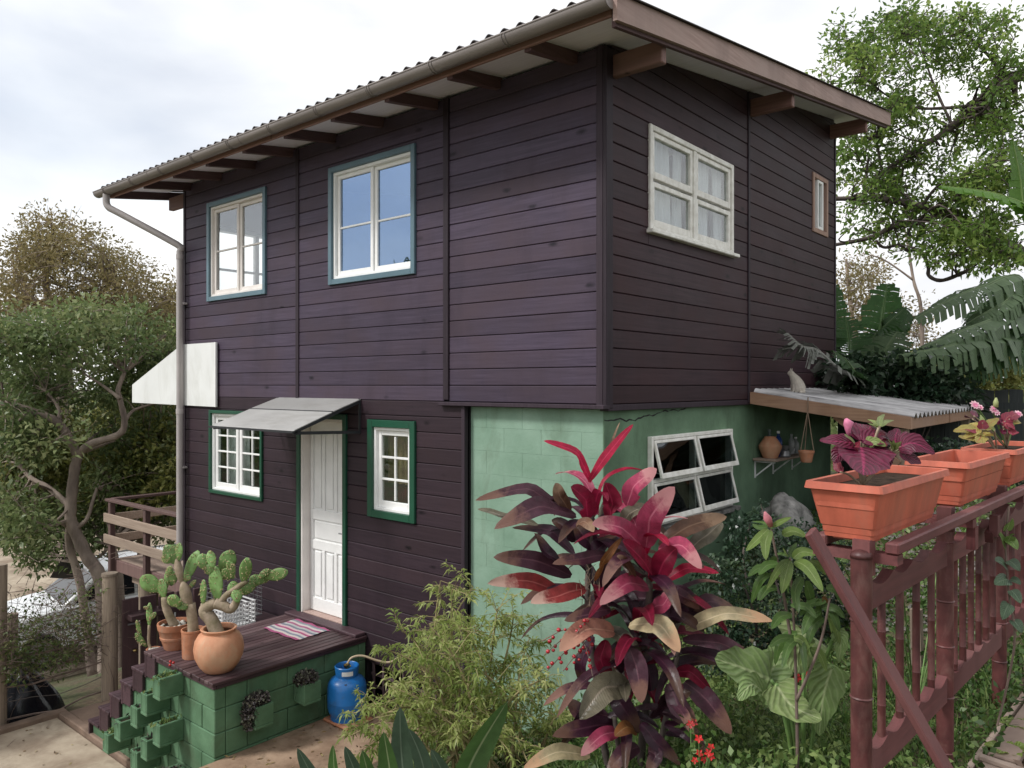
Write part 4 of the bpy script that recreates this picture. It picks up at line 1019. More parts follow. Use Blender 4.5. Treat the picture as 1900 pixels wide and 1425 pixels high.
for y, r_, h in ((-2.9,.05,.55),(-2.16,.075,1.25),(-3.4,.06,.9)): MB().tube([(-6.27,y,-.85),(-6.26,y,h*.5),(-6.27,y+.01,h)], [r_,r_*.97,r_*.93], 12).build('post', M['weather_post'], fence, smooth=40)
for i, z in enumerate((-.40,-.22,-.05,.12,.29,.46)):
    pth = [(-6.22,-1.09,z)] + [(-6.22+random.uniform(-.03,.03), lerp(-1.09,-4.2,t), z+random.uniform(-.035,.035)-.05*math.sin(t*9)) for t in np.linspace(.08,1,12)]
    MB().tube(pth, .0045 if i % 2 else .011, 5).build('wire' if i % 2 else 'rail', M['wire'] if i % 2 else M['twig'], fence)
tw = MB()
for i in range(1150):
    y = -random.uniform(1.0, 3.4); zc = random.gauss(.42,.26) if random.random() < .88 else random.uniform(.0,.3); x = -6.3+random.gauss(0,.16)
    p0 = Vector((x,y,zc)); dv = Vector((random.gauss(0,.5),random.gauss(0,1),random.gauss(.05,.55))).normalized()*random.uniform(.12,.42)
    md = p0+dv*.5+Vector((random.gauss(0,.03),random.gauss(0,.03),random.gauss(0,.04))); r_ = random.uniform(.0018,.005)
    tw.tube([p0,md,p0+dv], [r_,r_*.8,r_*.4], 4, cap=False)
tw.build('dry_twigs', M['twig'], fence, kind='stuff')
M['vine_leaf'] = leafmat('vine_leaf', (.05,.09,.02), (.12,.17,.05), (.24,.22,.10))
cc = [(-6.3+random.gauss(0,.15), -random.uniform(1.2,3.3), abs(random.gauss(.0,.38))+.02) for i in range(170)]
Vv,Q,r_ = clump_leaves(cc, [.14]*170, 26, .045, .024)
np_mesh('vine_leaves', Vv, Q, r_, M['vine_leaf'], parent=fence, kind='stuff')
# big grassy clump on the post at the very edge
tp = MB(); nth, nz_ = 36, 14; vs = []; fs = []
for i in range(nz_+1):
    t = i/nz_
    for j in range(nth):
        a = 2*math.pi*j/nth; r_ = .42*(math.cos(t*math.pi/2)**.55 if t < 1 else 0.02)*(1+.07*math.sin(5*a+2*t)+.05*math.sin(9*a+7*t)+.04*math.sin(3*a-5*t))
        vs.append((-6.68+r_*.8*math.cos(a), -1.83+r_*1.05*math.sin(a), -.9+.86*t+.012*math.sin(7*a+9*t)))
for i in range(nz_):
    for j in range(nth): fs.append((i*nth+j, i*nth+(j+1) % nth, (i+1)*nth+(j+1) % nth, (i+1)*nth+j))
tp.add(vs, fs); tp.build('tarp_covered_heap', M['black_plastic'], origin=(-6.72,-1.80,-.9), smooth=True, label='rounded heap under shiny black plastic behind the wire fence', cat='tarp')

# ------------------------------------------------------------------ timber deck beyond the house
dk = empty('timber_deck', (-7.6,1.0,-1.0), 'weathered raised timber deck with two-rail balustrade beyond the downpipe', 'deck')
zf = .58
for i in range(11):
    y = .08+i*.2; MB().cbox(-8.70, X0-.03, y, y+.19, zf-.03, zf, .004).build('deck_board', M['weather_wood'], dk)
MB().cbox(-8.72, X0-.03, .03, .075, zf-.17, zf-.005, .005).build('joist', M['rail_brown'], dk); MB().cbox(-8.76,-8.72,.03,2.3,zf-.17,zf-.005,.005).build('joist', M['rail_brown'], dk)
for x, y in ((-8.68,.0),(-7.55,.0),(-8.78,1.15),(-8.78,2.3)): MB().cbox(x-.04,x+.04,y-.045,y+.029 if y == 0 else y+.04,zf-.2,zf+.86,.005).build('post', M['rail_brown'], dk)
MB().cbox(-8.80,X0-.05,-.06,.04,zf+.861,zf+.90,.005).build('handrail', M['rail_brown'], dk); MB().cbox(-8.83,-8.72,.0405,2.35,zf+.861,zf+.90,.005).build('handrail', M['rail_brown'], dk)
for z in (.25,.56):
    MB().cbox(-8.80,X0-.05,-.078,-.0465,zf+z,zf+z+.13,.005).build('rail', M['rail_wood'], dk); MB().cbox(-8.72,-8.69,.035,2.35,zf+z,zf+z+.12,.005).build('rail', M['rail_wood'], dk)
for x, y in ((-8.05,.25),(-8.05,2.0),(-6.7,2.0)): MB().tube([(x,y,ground_z(x,y)-.3),(x,y,zf-.2)], .14, 14).build('pillar', M['weather_post'], dk, smooth=40)
MB().cbox(-8.3,-6.5,.12,.32,zf-.30,zf-.171,.006).build('bearer', M['weather_wood'], dk)

# ------------------------------------------------------------------ cars below
def car(name, c, yaw, label, mat='car_white'):
    e = empty(name, c, label, 'car', 'parked cars down the slope'); ca, sa = math.cos(yaw), math.sin(yaw); c = Vector(c)
    T = lambda v: c + Vector((v[0]*ca - v[1]*sa, v[0]*sa + v[1]*ca, v[2]*1.1))
    def prof(pts, hw, taper, nm, mt):
        mb = MB(); n = len(pts); L_ = [T((x,-hw+taper*max(0,z-.9)/.8*.5,z)) for x,z in pts]; R_ = [T((x,hw-taper*max(0,z-.9)/.8*.5,z)) for x,z in pts]
        mb.add(L_+R_, [tuple(range(n)), tuple(range(n,2*n))[::-1]]+[(i,n+i,n+(i+1)%n,(i+1)%n) for i in range(n)]); o = mb.build(nm, M[mt], e)
        bv = o.modifiers.new('bevel','BEVEL'); bv.width = .05; bv.segments = 3; bv.limit_method = 'ANGLE'; o.data.shade_smooth(); o.data.set_sharp_from_angle(angle=math.radians(40)); return o
    body = prof([(-2.1,.32),(2.15,.32),(2.2,.62),(2.1,.86),(1.2,1.0),(.95,1.02),(-2.05,1.02),(-2.18,.7)], .88, 0, 'body', mat)
    prof([(1.05,1.0),(.35,1.50),(.1,1.57),(-1.7,1.57),(-2.05,1.0)], .84, .28, 'cabin', mat)
    def pane(pts, nm='window'): mb = MB(); mb.add([T(p) for p in pts], [tuple(range(len(pts)))]); mb.build(nm, M['car_dark'], e)
    for s in (-1,1):
        y = lambda z: s*(.846-.28*max(0,z-.9)/.8*.5+.008)
        pane([(.80,y(1.06),1.06),(.30,y(1.46),1.46),(-.28,y(1.48),1.48),(-.28,y(1.06),1.06)]); pane([(-.36,y(1.06),1.06),(-.36,y(1.48),1.48),(-1.05,y(1.48),1.48),(-1.1,y(1.06),1.06)]); pane([(-1.18,y(1.06),1.06),(-1.13,y(1.48),1.48),(-1.6,y(1.46),1.46),(-1.85,y(1.06),1.06)])
        for wx in (-1.35,1.38):
            wl_ = MB(); wl_.tube([T((wx,s*.70,.34)),T((wx,s*.90,.34))], .34, 22); w_ = wl_.build('wheel', M['tyre'], e, smooth=40)
            rm = MB(); rm.tube([T((wx,s*.895,.34)),T((wx,s*.912,.34))], .21, 18); rm.build('rim', M['steel'], w_, smooth=40)
        hl = MB(); hl.prism([T((2.19,s*.5,.66)),T((2.14,s*.82,.68)),T((2.09,s*.82,.82)),T((2.16,s*.5,.8))], (T((.02,0,0))-T((0,0,0)))); hl.build('headlight', M['white_plastic'], e)
        tl = MB(); tl.prism([T((-2.15,s*.6,.72)),T((-2.15,s*.84,.72)),T((-2.12,s*.84,.98)),T((-2.12,s*.6,.98))], (T((-.03,0,0))-T((0,0,0)))); tl.build('tail_light', M['lamp_red'], e)
        rk = MB(); rk.tube([T((.0,s*.62,1.60)),T((-1.6,s*.62,1.60))], .018, 8); rk.build('roof_rail', M['steel'], e)
    pane([(1.0,-.72,1.05),(1.0,.72,1.05),(.42,.64,1.47),(.42,-.64,1.47)], 'windscreen'); 
    return e
car('parked_car', (-13.5,1.9,-2.20), math.radians(-97), 'white estate car with roof rails parked below the garden beyond the tree')
car('parked_car', (-13.9,7.2,-2.20), math.radians(-97), 'white car parked further along the road behind the deck pillar')
tpn = MB(); tpn.prism([at(92,1072,13),at(117,1033,13),at(135,1040,13.3),at(135,1075,13.3)], FW*.05); tpn.build('grey_cover', M['grey_tarp'], origin=at(110,1075,13), label='slanted dark grey sheet showing above the white car', cat='sheet')

n = 260; P = np.concatenate([np.stack([rng.uniform(-6.0,-3.0,n//2), rng.uniform(-3.4,-1.7,n//2), np.full(n//2,-.478)],-1), np.stack([rng.uniform(-2.75,-1.8,n//2), rng.uniform(-2.0,-.1,n//2), np.full(n//2,.05)],-1)])
M['litter'] = leafmat('leaf_litter', (.09,.055,.03), (.22,.14,.07), (.36,.30,.13), trans=.05)
Vv, Q = leaf_arrays(P, rng.normal(size=(n,3))*np.array([1,1,.12]), .045*(.4+rng.random(n)), .018*(.5+rng.random(n)), fold=.1)
np_mesh('leaf_litter', Vv, Q, np.repeat(rng.random(n),4), M['litter'], label='dry fallen leaves scattered over the slab and patio', cat='leaf litter', kind='stuff')
# ------------------------------------------------------------------ lean-to roof, shelf, rear fence
def lz(x): return 3.14 - .145*x
lean = empty('lean_to_roof', (.8,4.1,1.7), 'low lean-to roof of old corrugated sheets on timber beams', 'lean-to')
mb = MB(); n = 200; vs = []; fs = []; xs = [.06,.5,1.0,1.54]
for s_, dz in ((0,0),(1,-.006)):
    for x in xs:
        for i in range(n+1):
            y = lerp(2.62,5.75,i/n); vs.append((x, y, lz(x)-.018+dz+.024*math.sin(2*math.pi*y/.155)))
K = len(xs)*(n+1)
for r in range(len(xs)-1):
    for i in range(n): a = r*(n+1)+i; fs.append((a,a+n+1,a+n+2,a+1)); fs.append((K+a,K+a+1,K+a+n+2,K+a+n+1))
for i in range(n): a = (len(xs)-1)*(n+1)+i; fs.append((a,a+1,K+a+1,K+a)[::-1])
mb.add(vs, fs); mb.build('corrugated_sheet', M['lean_sheet'], lean, smooth=50)
for y0 in (2.585, 4.2, 5.68):
    mb = MB(); mb.prism([(.037,y0,lz(.037)-.155),(1.52,y0,lz(1.52)-.145),(1.52,y0,lz(1.52)-.036),(.037,y0,lz(.037)-.036)], (0,.05,0)); mb.build('beam', M['lean_beam'], lean)
MB().cbox(1.46,1.515,2.636,5.67,lz(1.5)-.15,lz(1.5)-.05,.005).build('purlin', M['lean_beam'], lean)
for x, y in ((1.42,2.72),(1.42,5.6)): MB().cbox(x-.045,x+.045,y-.045,y+.045,ground_z(x,y)-.2,lz(x)-.16,.005).build('post', M['weather_post'], lean)
mb = MB(); mb.bar((1.40,2.66,2.45),(.85,2.66,2.88),.04,.07); mb.build('brace', M['lean_beam'], lean)
# rear fence of dark boards
rf = empty('rear_fence', (3.3,6.9,1.8), 'dark weathered upright board fence behind the lean-to', 'fence')
A, Bp = Vector((.15,5.98,0)), Vector((7.2,7.3,0)); Ln = (Bp-A).length; ud = (Bp-A).normalized(); k = int(Ln/.15)
for i in range(k):
    p = A + ud*(i*.15); q = p + ud*.142; z0 = ground_z(p.x,p.y)-.2; z1 = 3.08+random.uniform(-.035,.03)+.012*i*.3
    nrm = Vector((ud.y,-ud.x,0))*.022
    MB().prism([(p.x,p.y,z0),(q.x,q.y,z0),(q.x,q.y,z1),(p.x,p.y,z1+random.uniform(-.02,.02))], nrm*-1).build('board', M['dark_fence'], rf)
MB().bar(A+Vector((0,.02,2.9)), Bp+Vector((0,.02,2.95)), .04, .08).build('rail', M['dark_fence'], rf)
sp = empty('shade_boards', (.6,4.9,1.9), 'dark board screen standing in for the deep shade under the lean-to', 'backing')
for i in range(9):
    x = .04+i*.152; MB().cbox(x,x+.146,5.30,5.325,1.6,2.86,.004).build('board', M['dark_fence'], sp)  # boards added as a dark stand-in for the deep shade here
# shelf with pots and bottles on the green wall
shf = empty('wall_shelf', (.1,3.4,2.33), 'narrow plank shelf on white brackets under the lean-to', 'shelf')
MB().cbox(-.028,.23,2.80,3.42,2.385,2.41,.004).build('board', M['weather_wood'], shf); MB().cbox(-.028,.20,3.44,4.0,2.385,2.408,.004).build('board', M['weather_wood'], shf)
for y in (2.86,3.34,3.9):
    b = MB(); b.bar((-.025,y,2.20),(-.025,y,2.384),.012,.02,up=(0,1,0)); b.bar((-.02,y,2.375),(.19,y,2.375),.012,.018); b.bar((-.02,y,2.22),(.16,y,2.368),.01,.014); b.build('bracket', M['white_plastic'], shf)
ux = empty('clay_urn', (.10,2.95,2.41), 'pale clay urn with angular belly at the end of the wall shelf', 'urn')
MB().lathe([(.07,0),(.075,.006),(.115,.10),(.118,.125),(.07,.20),(.058,.212),(.062,.222),(.05,.22),(.045,.2)], (.10,2.95,2.41), 24, cap1=False).build('body', M['terra_pale'], ux, smooth=30)
def bottle(x, y, z, r, h, mat, cap, label):
    e = empty('bottle', (x,y,z), label, 'bottle'); MB().lathe([(r*.9,0),(r,.006),(r,h*.62),(r*.75,h*.72),(r*.34,h*.80),(r*.34,h*.92)], (x,y,z), 16).build('body', M[mat], e, smooth=35)
    MB().lathe([(r*.42,h*.905),(r*.42,h),(r*.1,h)], (x,y,z), 12).build('cap', M[cap], e, smooth=35)
M['bottle_blue'] = plain('bottle_blue', (.02,.05,.2), .2, .1); M['bottle_clear'] = plain('bottle_clear', (.30,.32,.32), .15, .1); M['bottle_green'] = plain('bottle_grey_green', (.10,.13,.12), .2, .1)
bottle(.10,3.17,2.41,.042,.27,'bottle_blue','white_plastic','dark blue bottle with white cap next to the clay urn')
bottle(.04,3.08,2.41,.05,.29,'bottle_green','bottle_green','grey-green jar bottle behind the clay urn')
bottle(.08,3.60,2.408,.036,.22,'bottle_clear','bottle_clear','clear bottle in the middle of the wall shelf')
bottle(.09,3.70,2.408,.038,.18,'bottle_clear','white_plastic','squat clear bottle with white cap on the wall shelf')
kt = empty('metal_jug', (.16,3.19,2.41), 'small grey metal jug with handle in front of the blue bottle', 'jug')
MB().lathe([(.055,0),(.06,.01),(.05,.06),(.034,.075),(.045,.10),(.048,.115),(.02,.12)], (.16,3.19,2.41), 18).build('body', M['steel'], kt, smooth=35)
MB().tube(smooth_path([(.20,3.22,2.51),(.24,3.25,2.50),(.23,3.24,2.45),(.205,3.22,2.43)],3), .006, 6).build('handle', M['steel'], kt)
hp = empty('hanging_pot', (.62,2.57,2.42), 'small terracotta pot hanging by three cords from the lean-to beam', 'hanging pot')
MB().lathe([(.045,0),(.05,.005),(.068,.09),(.074,.092),(.075,.112),(.064,.112),(.06,.08)], (.62,2.53,2.43), 20, cap1=False).build('body', M['terra'], hp, smooth=35)
for a in (0,2.1,4.2): MB().tube([(.62+.07*math.cos(a),2.53+.07*math.sin(a),2.54),(.62,2.565,2.92)], .004, 5).build('cord', M['rope'], hp)
MB().tube([(.62,2.565,2.92),(.62,2.575,3.05)], .006, 5).build('cord', M['rope'], hp)
# boulders
def boulder(c, s, seed, label):
    random.seed(seed); ph = [random.random()*6 for _ in range(6)]; mb = MB(); n, k = 26, 14; vs = []; fs = []
    for i in range(k+1):
        th = math.pi*i/k
        for j in range(n):
            a = 2*math.pi*j/n; u = Vector((math.sin(th)*math.cos(a), math.sin(th)*math.sin(a), math.cos(th)))
            r = 1+.16*math.sin(3*u.x+ph[0])*math.cos(2.5*u.y+ph[1])+.10*math.sin(5*u.z+4*u.x+ph[2])+.05*math.sin(9*u.y+7*u.z+ph[3])+.03*math.sin(15*u.x+ph[4])
            vs.append((c[0]+s[0]*r*u.x, c[1]+s[1]*r*u.y, c[2]+s[2]*r*u.z))
    for i in range(k):
        for j in range(n): fs.append((i*n+j,(i+1)*n+j,(i+1)*n+(j+1)%n,i*n+(j+1)%n))
    mb.add(vs, fs); mb.build('boulder', M['stone'], origin=(c[0],c[1],c[2]-s[2]*.8), smooth=True, label=label, cat='boulder', group='garden boulders')
boulder((.62,2.02,1.93),(.23,.27,.24),5,'lichen-spotted grey boulder in front of the wall shelf')
boulder((1.0,1.55,1.66),(.22,.25,.2),8,'low dark boulder at the foot of the lichen-spotted one')
# small white cat on the lean-to
cx_, cy_, cz_ = .30, 3.12, lz(.3)-.008
cat = empty('cat', (cx_,cy_,cz_), 'small white cat sitting upright on the lean-to roof with its back turned', 'cat')
bm = MB(); s_ = .52
def ell(c, r, n=14, k=9):
    vs = []; fs = []
    for i in range(k+1):
        th = math.pi*i/k
        for j in range(n): a = 2*math.pi*j/n; vs.append((c[0]+r[0]*math.sin(th)*math.cos(a), c[1]+r[1]*math.sin(th)*math.sin(a), c[2]+r[2]*math.cos(th)))
    for i in range(k):
        for j in range(n): fs.append((i*n+j,(i+1)*n+j,(i+1)*n+(j+1)%n,i*n+(j+1)%n))
    return vs, fs
O = Vector((cx_,cy_,cz_))
def pp(a, b, c): return O + RT*(a*s_) + FW*(b*s_) + Vector((0,0,c*s_))
# body sweep: haunches to chest to neck
s_ = .60
spine = [pp(.06,0,.02),pp(.055,0,.08),pp(.03,0,.16),pp(-.005,0,.23),pp(-.04,0,.285),pp(-.06,0,.31)]
bm.tube(spine, [.10*s_,.122*s_,.108*s_,.088*s_,.066*s_,.055*s_], 14)
bm.tube([pp(-.055,0,.29),pp(-.07,0,.325),pp(-.085,0,.345),pp(-.115,0,.335),pp(-.135,0,.325)], [.04*s_,.058*s_,.056*s_,.036*s_,.016*s_], 12)
for sd in (-1,1):
    bm.tube([pp(-.02,sd*.04,.22),pp(-.045,sd*.04,.12),pp(-.05,sd*.04,.03),pp(-.075,sd*.04,.012)], [.035*s_,.027*s_,.02*s_,.018*s_], 8)
    bm.tube([pp(.07,sd*.06,.09),pp(.03,sd*.075,.07),pp(.0,sd*.07,.02),pp(-.03,sd*.065,.014)], [.05*s_,.045*s_,.025*s_,.018*s_], 8)
body = bm.build('body', M['cat_fur'], cat, smooth=True)
rm_ = body.modifiers.new('remesh','REMESH'); rm_.mode = 'VOXEL'; rm_.voxel_size = .0035; rm_.use_smooth_shade = True
sm_ = body.modifiers.new('smooth','SMOOTH'); sm_.iterations = 4
for sd in (-1,1):
    e_ = MB(); a, b, c = pp(-.062,sd*.018,.385), pp(-.075,sd*.052,.375), pp(-.062,sd*.046,.435); d_ = pp(-.09,sd*.035,.38)
    e_.add([a,b,c,d_], [(0,1,2),(1,3,2),(3,0,2),(0,3,1)]); e_.build('ear', M['cat_fur'], cat)
MB().tube(smooth_path([pp(.10,.04,.03),pp(.14,-.03,.015),pp(.10,-.10,.012),pp(.02,-.12,.012)],4), [.022*s_]*12+[.012*s_], 8).build('tail', M['cat_fur'], cat, smooth=True)

# ------------------------------------------------------------------ red bamboo fence with window boxes
FD = Vector((.0635,.998,0)).normalized(); FN = Vector((FD.y,-FD.x,0))     # FN points to the camera side
F0 = Vector((2.555,-2.505,0))
def fpos(s, off, z): return F0 + FD*s + FN*off + Vector((0,0,z))
bf = empty('bamboo_fence', fpos(.9,0,1.6), 'red-brown fence of bamboo pickets with scalloped rails', 'fence')
def cane(p0, p1, r, parent, name, seed=0):
    random.seed(seed); p0, p1 = Vector(p0), Vector(p1); L = (p1-p0).length; pts = []; rr = []; z = random.uniform(.02,.12); us = [0]
    while z < L: us += [z-.004, z, z+.004]; z += random.uniform(.17,.25)
    us = [u for u in us if 0 <= u < L] + [L]
    for i, u in enumerate(us): pts.append(p0.lerp(p1, u/L)); rr.append(r)
    k = 1
    for i, u in enumerate(us):
        if i and i < len(us)-1 and (i-1) % 3 == 1: rr[i] = r*1.10
        elif i and i < len(us)-1: rr[i] = r*.985
    mb = MB(); mb.tube(pts, rr, 16); return mb.build(name, M['bamboo'], parent, smooth=25)
posts = [0, .86, 1.72, 2.6]
for i, s in enumerate(posts): cane(fpos(s,-.0,1.45), fpos(s,0,2.62 if i else 2.655), .0305, bf, 'post', i+5)
for i, s in enumerate(posts):  # rounded post head
    c_ = fpos(s,0,2.62 if i else 2.655); MB().lathe([(.033,0),(.031,.012),(.02,.022),(.004,.026)], c_, 12).build('post_cap', M['bamboo'], bf, smooth=True)
def scallop_rail(s0, s1, z0, z1, amp, nw, name, off, thick=.034):
    n = nw*10; top = [(lerp(s0,s1,i/n), z1 + amp*abs(math.sin(math.pi*nw*i/n))*-1 + amp*.5) for i in range(n+1)]
    mb = MB(); vs = []; fs = []
    for o in (off-thick/2, off+thick/2):
        for s, z in top: vs.append(fpos(s,o,z))
        for s, z in top: vs.append(fpos(s,o,z0))
    m = n+1
    for i in range(n):
        fs.append((i,i+1,m+i+1,m+i)); fs.append((2*m+i,3*m+i,3*m+i+1,2*m+i+1)); fs.append((i,2*m+i,2*m+i+1,i+1)); fs.append((m+i,m+i+1,3*m+i+1,3*m+i))
    fs.append((0,m,3*m,2*m)); fs.append((n,2*m+n,3*m+n,m+n)); mb.add(vs, fs); return mb.build(name, M['fence_board'], bf)
for a, b in zip(posts, posts[1:]):
    scallop_rail(a+.036, b-.036, 2.495, 2.57, .024, 4, 'top_rail', 0)
    scallop_rail(a+.036, b-.036, 1.985, 2.07, .022, 5, 'bottom_rail', 0)
    m = 6 if a else 4
    for i in range(m):
        s = lerp(a, b, (i+1)/(m+1)); cane(fpos(s,-.0,2.062), fpos(s,0,2.51), .0122+.002*random.random(), bf, 'picket', int(a*50)+i)
# box-bearing rails on stub posts
for s in (.02, .87, 1.73, 2.58): MB().bar(fpos(s,.0,2.60), fpos(s,0,2.708), .05, .05, up=FN).build('stub', M['fence_board_v'], bf)
for s in (.06, .9, 1.76): MB().bar(fpos(s,-.16,2.652), fpos(s,.09,2.652), .05, .03).build('cross_bearer', M['fence_board'], bf)
MB().bar(fpos(.03,.075,2.6865), fpos(2.75,.075,2.6865), .04, .034, c=.005).build('bearing_rail', M['fence_board'], bf)
MB().bar(fpos(.03,-.135,2.6865), fpos(2.75,-.135,2.6865), .04, .034, c=.005).build('bearing_rail', M['fence_board'], bf)
for s in (.93,1.28): MB().bar(fpos(s,.075,2.55), fpos(s,.075,2.636), .045, .03, up=FN).build('strut', M['fence_board_v'], bf)
MB().bar(fpos(1.25,.06,2.545), fpos(1.55,.06,2.63), .03, .045).build('strut', M['fence_board_v'], bf)
dbp = MB(); dbp.bar(at(1503,985,2.17), at(1762,1440,2.08), .02, .058, up=FN.cross(Vector((0,0,1)))*-1, c=.004); 
db = dbp.build('brace_board', M['fence_board_v'], origin=at(1762,1440,2.08), label='loose red-brown board leaning diagonally across the bamboo fence', cat='board')
MB().bar(at(1700,1130,4.1), at(1705,1330,4.1), .05, .05, up=FN).build('stake', M['weather_post'], origin=at(1705,1330,4.1), label='pale square stake standing in the bed behind the bamboo fence', cat='stake')

def window_box(name, s0, length, label, fill):
    e = empty(name, fpos(s0+length/2,-.03,2.70), label, 'planter', 'terracotta window boxes on the bamboo fence')
    zb, zt = 2.7055, 2.875; wT, wB = .108, .080; lT, lB = length/2, length/2-.035; sc = s0+length/2; oc = -.045
    def ringp(hw, hl, z, r=.018):
        pts = []
        for sx, sy, a0 in ((1,1,0),(-1,1,90),(-1,-1,180),(1,-1,270)):
            for q in range(4):
                a = math.radians(a0+q*30); pts.append(fpos(sc+sy*(hl-r)+r*math.sin(a) if False else sc+sy*(hl-r)+r*math.sin(a), oc+sx*(hw-r)+r*math.cos(a), z))
        return pts
    prof = [(wB*.93,lB*.98,zb),(wB*.95,lB*.985,zb+.014),(wB*.985,lB*.99,zb+.015),(wB*1.0,lB,zb+.034),(wB*1.05,lB*1.008,zb+.036),(wT*.96,lT*.985,zt-.026),(wT*.99,lT*.99,zt-.026),(wT*1.10,lT*1.022,zt-.022),(wT*1.06,lT*1.012,zt-.001),(wT*1.0,lT*.995,zt),(wT*.92,lT*.975,zt-.002),(wT*.90,lT*.965,zt-.04),(wT*.86,lT*.955,zt-.075)]
    mb = MB(); rings = [ringp(a,b,z) for a,b,z in prof]; n = 16
    vs = [v for r in rings for v in r]; fs = []
    for i in range(len(rings)-1):
        for j in range(n): fs.append((i*n+j,i*n+(j+1)%n,(i+1)*n+(j+1)%n,(i+1)*n+j))
    fs.append(tuple(range(n))[::-1]); mb.add(vs, fs); mb.build('box', M['plastic_terra'], e, smooth=28)
    so = MB(); rg = ringp(wT*.895,lT*.96,zt-fill); so.add(rg, [tuple(range(n))]); so.build('soil', M['soil'], e)
    for s_ in (-1,1):
        ft = MB(); c_ = fpos(sc+s_*(lB-.08),oc,zb-.006); ft.bar(c_-FN*.06, c_+FN*.06, .06, .013); ft.build('foot', M['plastic_terra'], e)
    return e
window_box('window_box', -.03, .68, 'terracotta plastic window box with dark crimson coleus at the fence end', .028)
window_box('window_box', .915, .66, 'terracotta plastic window box standing empty between two planted ones', .075)
window_box('window_box', 1.72, .66, 'terracotta plastic window box with yellow coleus and pink flowers', .025)

# raised bed beside the fence
bed = empty('raised_bed', (2.86,-1.2,1.62), 'raised garden bed edged with pale weathered planks beside the fence', 'garden bed')
bx = Vector((2.705,-2.55,1.735))
for a, b, w_, h_, dz in ((0,1.05,.10,.03,0),(1.06,2.4,.10,.03,.004)):
    MB().bar(bx+FD*a+Vector((0,0,dz)), bx+FD*b+Vector((0,0,dz)), w_, h_, c=.004).build('plank', M['weather_wood'], bed)
MB().bar(bx+FD*.02-FN*.075+Vector((0,0,-.01)), bx+FD*2.4-FN*.075+Vector((0,0,-.01)), .022, .05, c=.003).build('edge_strip', M['weather_wood'], bed)
MB().bar(bx+FN*-.02+FD*.35+Vector((0,0,.022)), bx+FN*.42+FD*.18+Vector((0,0,.03)), .03, .018, c=.003).build('stick', M['weather_wood'], bed)
MB().bar(bx+FN*-.06+FD*1.0+Vector((0,0,.024)), bx+FN*.22+FD*.95+Vector((0,0,.03)), .03, .018, c=.003).build('stick', M['weather_wood'], bed)
sl_ = MB(); sl_.prism([bx+FN*.045+FD*-.5+Vector((0,0,-.02)), bx+FN*1.2+FD*-.5+Vector((0,0,-.02)), bx+FN*1.2+FD*2.6+Vector((0,0,-.02)), bx+FN*.045+FD*2.6+Vector((0,0,-.02))], (0,0,-.12)); sl_.build('soil', M['bark_mulch'], bed)
ch = []
P = np.array([list(bx+FN*random.uniform(.06,.8)+FD*random.uniform(-.3,2.2)+Vector((0,0,-.012+random.random()*.015))) for i in range(1500)])
Vv, Q = leaf_arrays(P, rng.normal(size=(1500,3))*np.array([1,1,.25]), .05*(.4+rng.random(1500)), .022*(.5+rng.random(1500)))
M['chips'] = leafmat('mulch_chips', (.06,.035,.025), (.20,.13,.09), (.42,.33,.25), trans=0)
np_mesh('mulch_chips', Vv, Q, np.repeat(rng.random(1500),4), M['chips'], parent=bed, kind='stuff')
# ------------------------------------------------------------------ vegetation
def blade(name, P, width, mat, parent=None, nseg=12, fold=.18, hint=None, prof='lance', wave=0.0, serr=0, curl=0.0, twist=0.0, **kw):
    """broad leaf along a path of control points; attributes t and s drive the colouring"""
    path = smooth_path(P, max(2, nseg//(len(P)-1))); n = len(path)-1
    hint = Vector(hint) if hint is not None else (-FW + Vector((0,0,.9)))
    us = (-1,-.55,0,.55,1); mb = MB(); T=[]; S=[]; vs=[]; ph = random.random()*6
    for i, p in enumerate(path):
        t = i/n; tg = (path[min(i+1,n)]-path[max(i-1,0)]).normalized()
        sd = tg.cross(hint)
        if sd.length < .05: sd = tg.cross(Vector((0,0,1)))
        if sd.length < .05: sd = tg.cross(Vector((1,0,0)))
        sd.normalize(); nm = sd.cross(tg)
        if twist: a = twist*t; sd, nm = sd*math.cos(a)+nm*math.sin(a), nm*math.cos(a)-sd*math.sin(a)
        if prof == 'lance': w = 1.98*((t*.985+.015)**.58)*(max(0,1-t)**.80)*.985
        elif prof == 'ovate': w = (math.sin(math.pi*min(1,.06+t*.94)**.62))**.75
        elif prof == 'strap': w = min(1, .35+t*2.2)*(max(0,1-t**3.2))**.6
        elif prof == 'heart': w = (math.sin(math.pi*min(1,.10+t*.90)**.55))**.7
        w = max(w,.015)*width*.5
        if serr: w *= 1+.10*math.sin(t*serr*6.28)
        for u in us:
            z = -fold*abs(u)*-w + wave*w*math.sin(t*9+ph+u*2)*abs(u) - curl*w*u*u
            vs.append(p + sd*(w*u) + nm*z); T.append(t); S.append(u)
    fs = [(i*5+j,i*5+j+1,(i+1)*5+j+1,(i+1)*5+j) for i in range(n) for j in range(4)]
    mb.add(vs, fs); mb.attr = [('t',T),('s',S)]
    return mb.build(name, mat, parent, smooth=True, **kw)

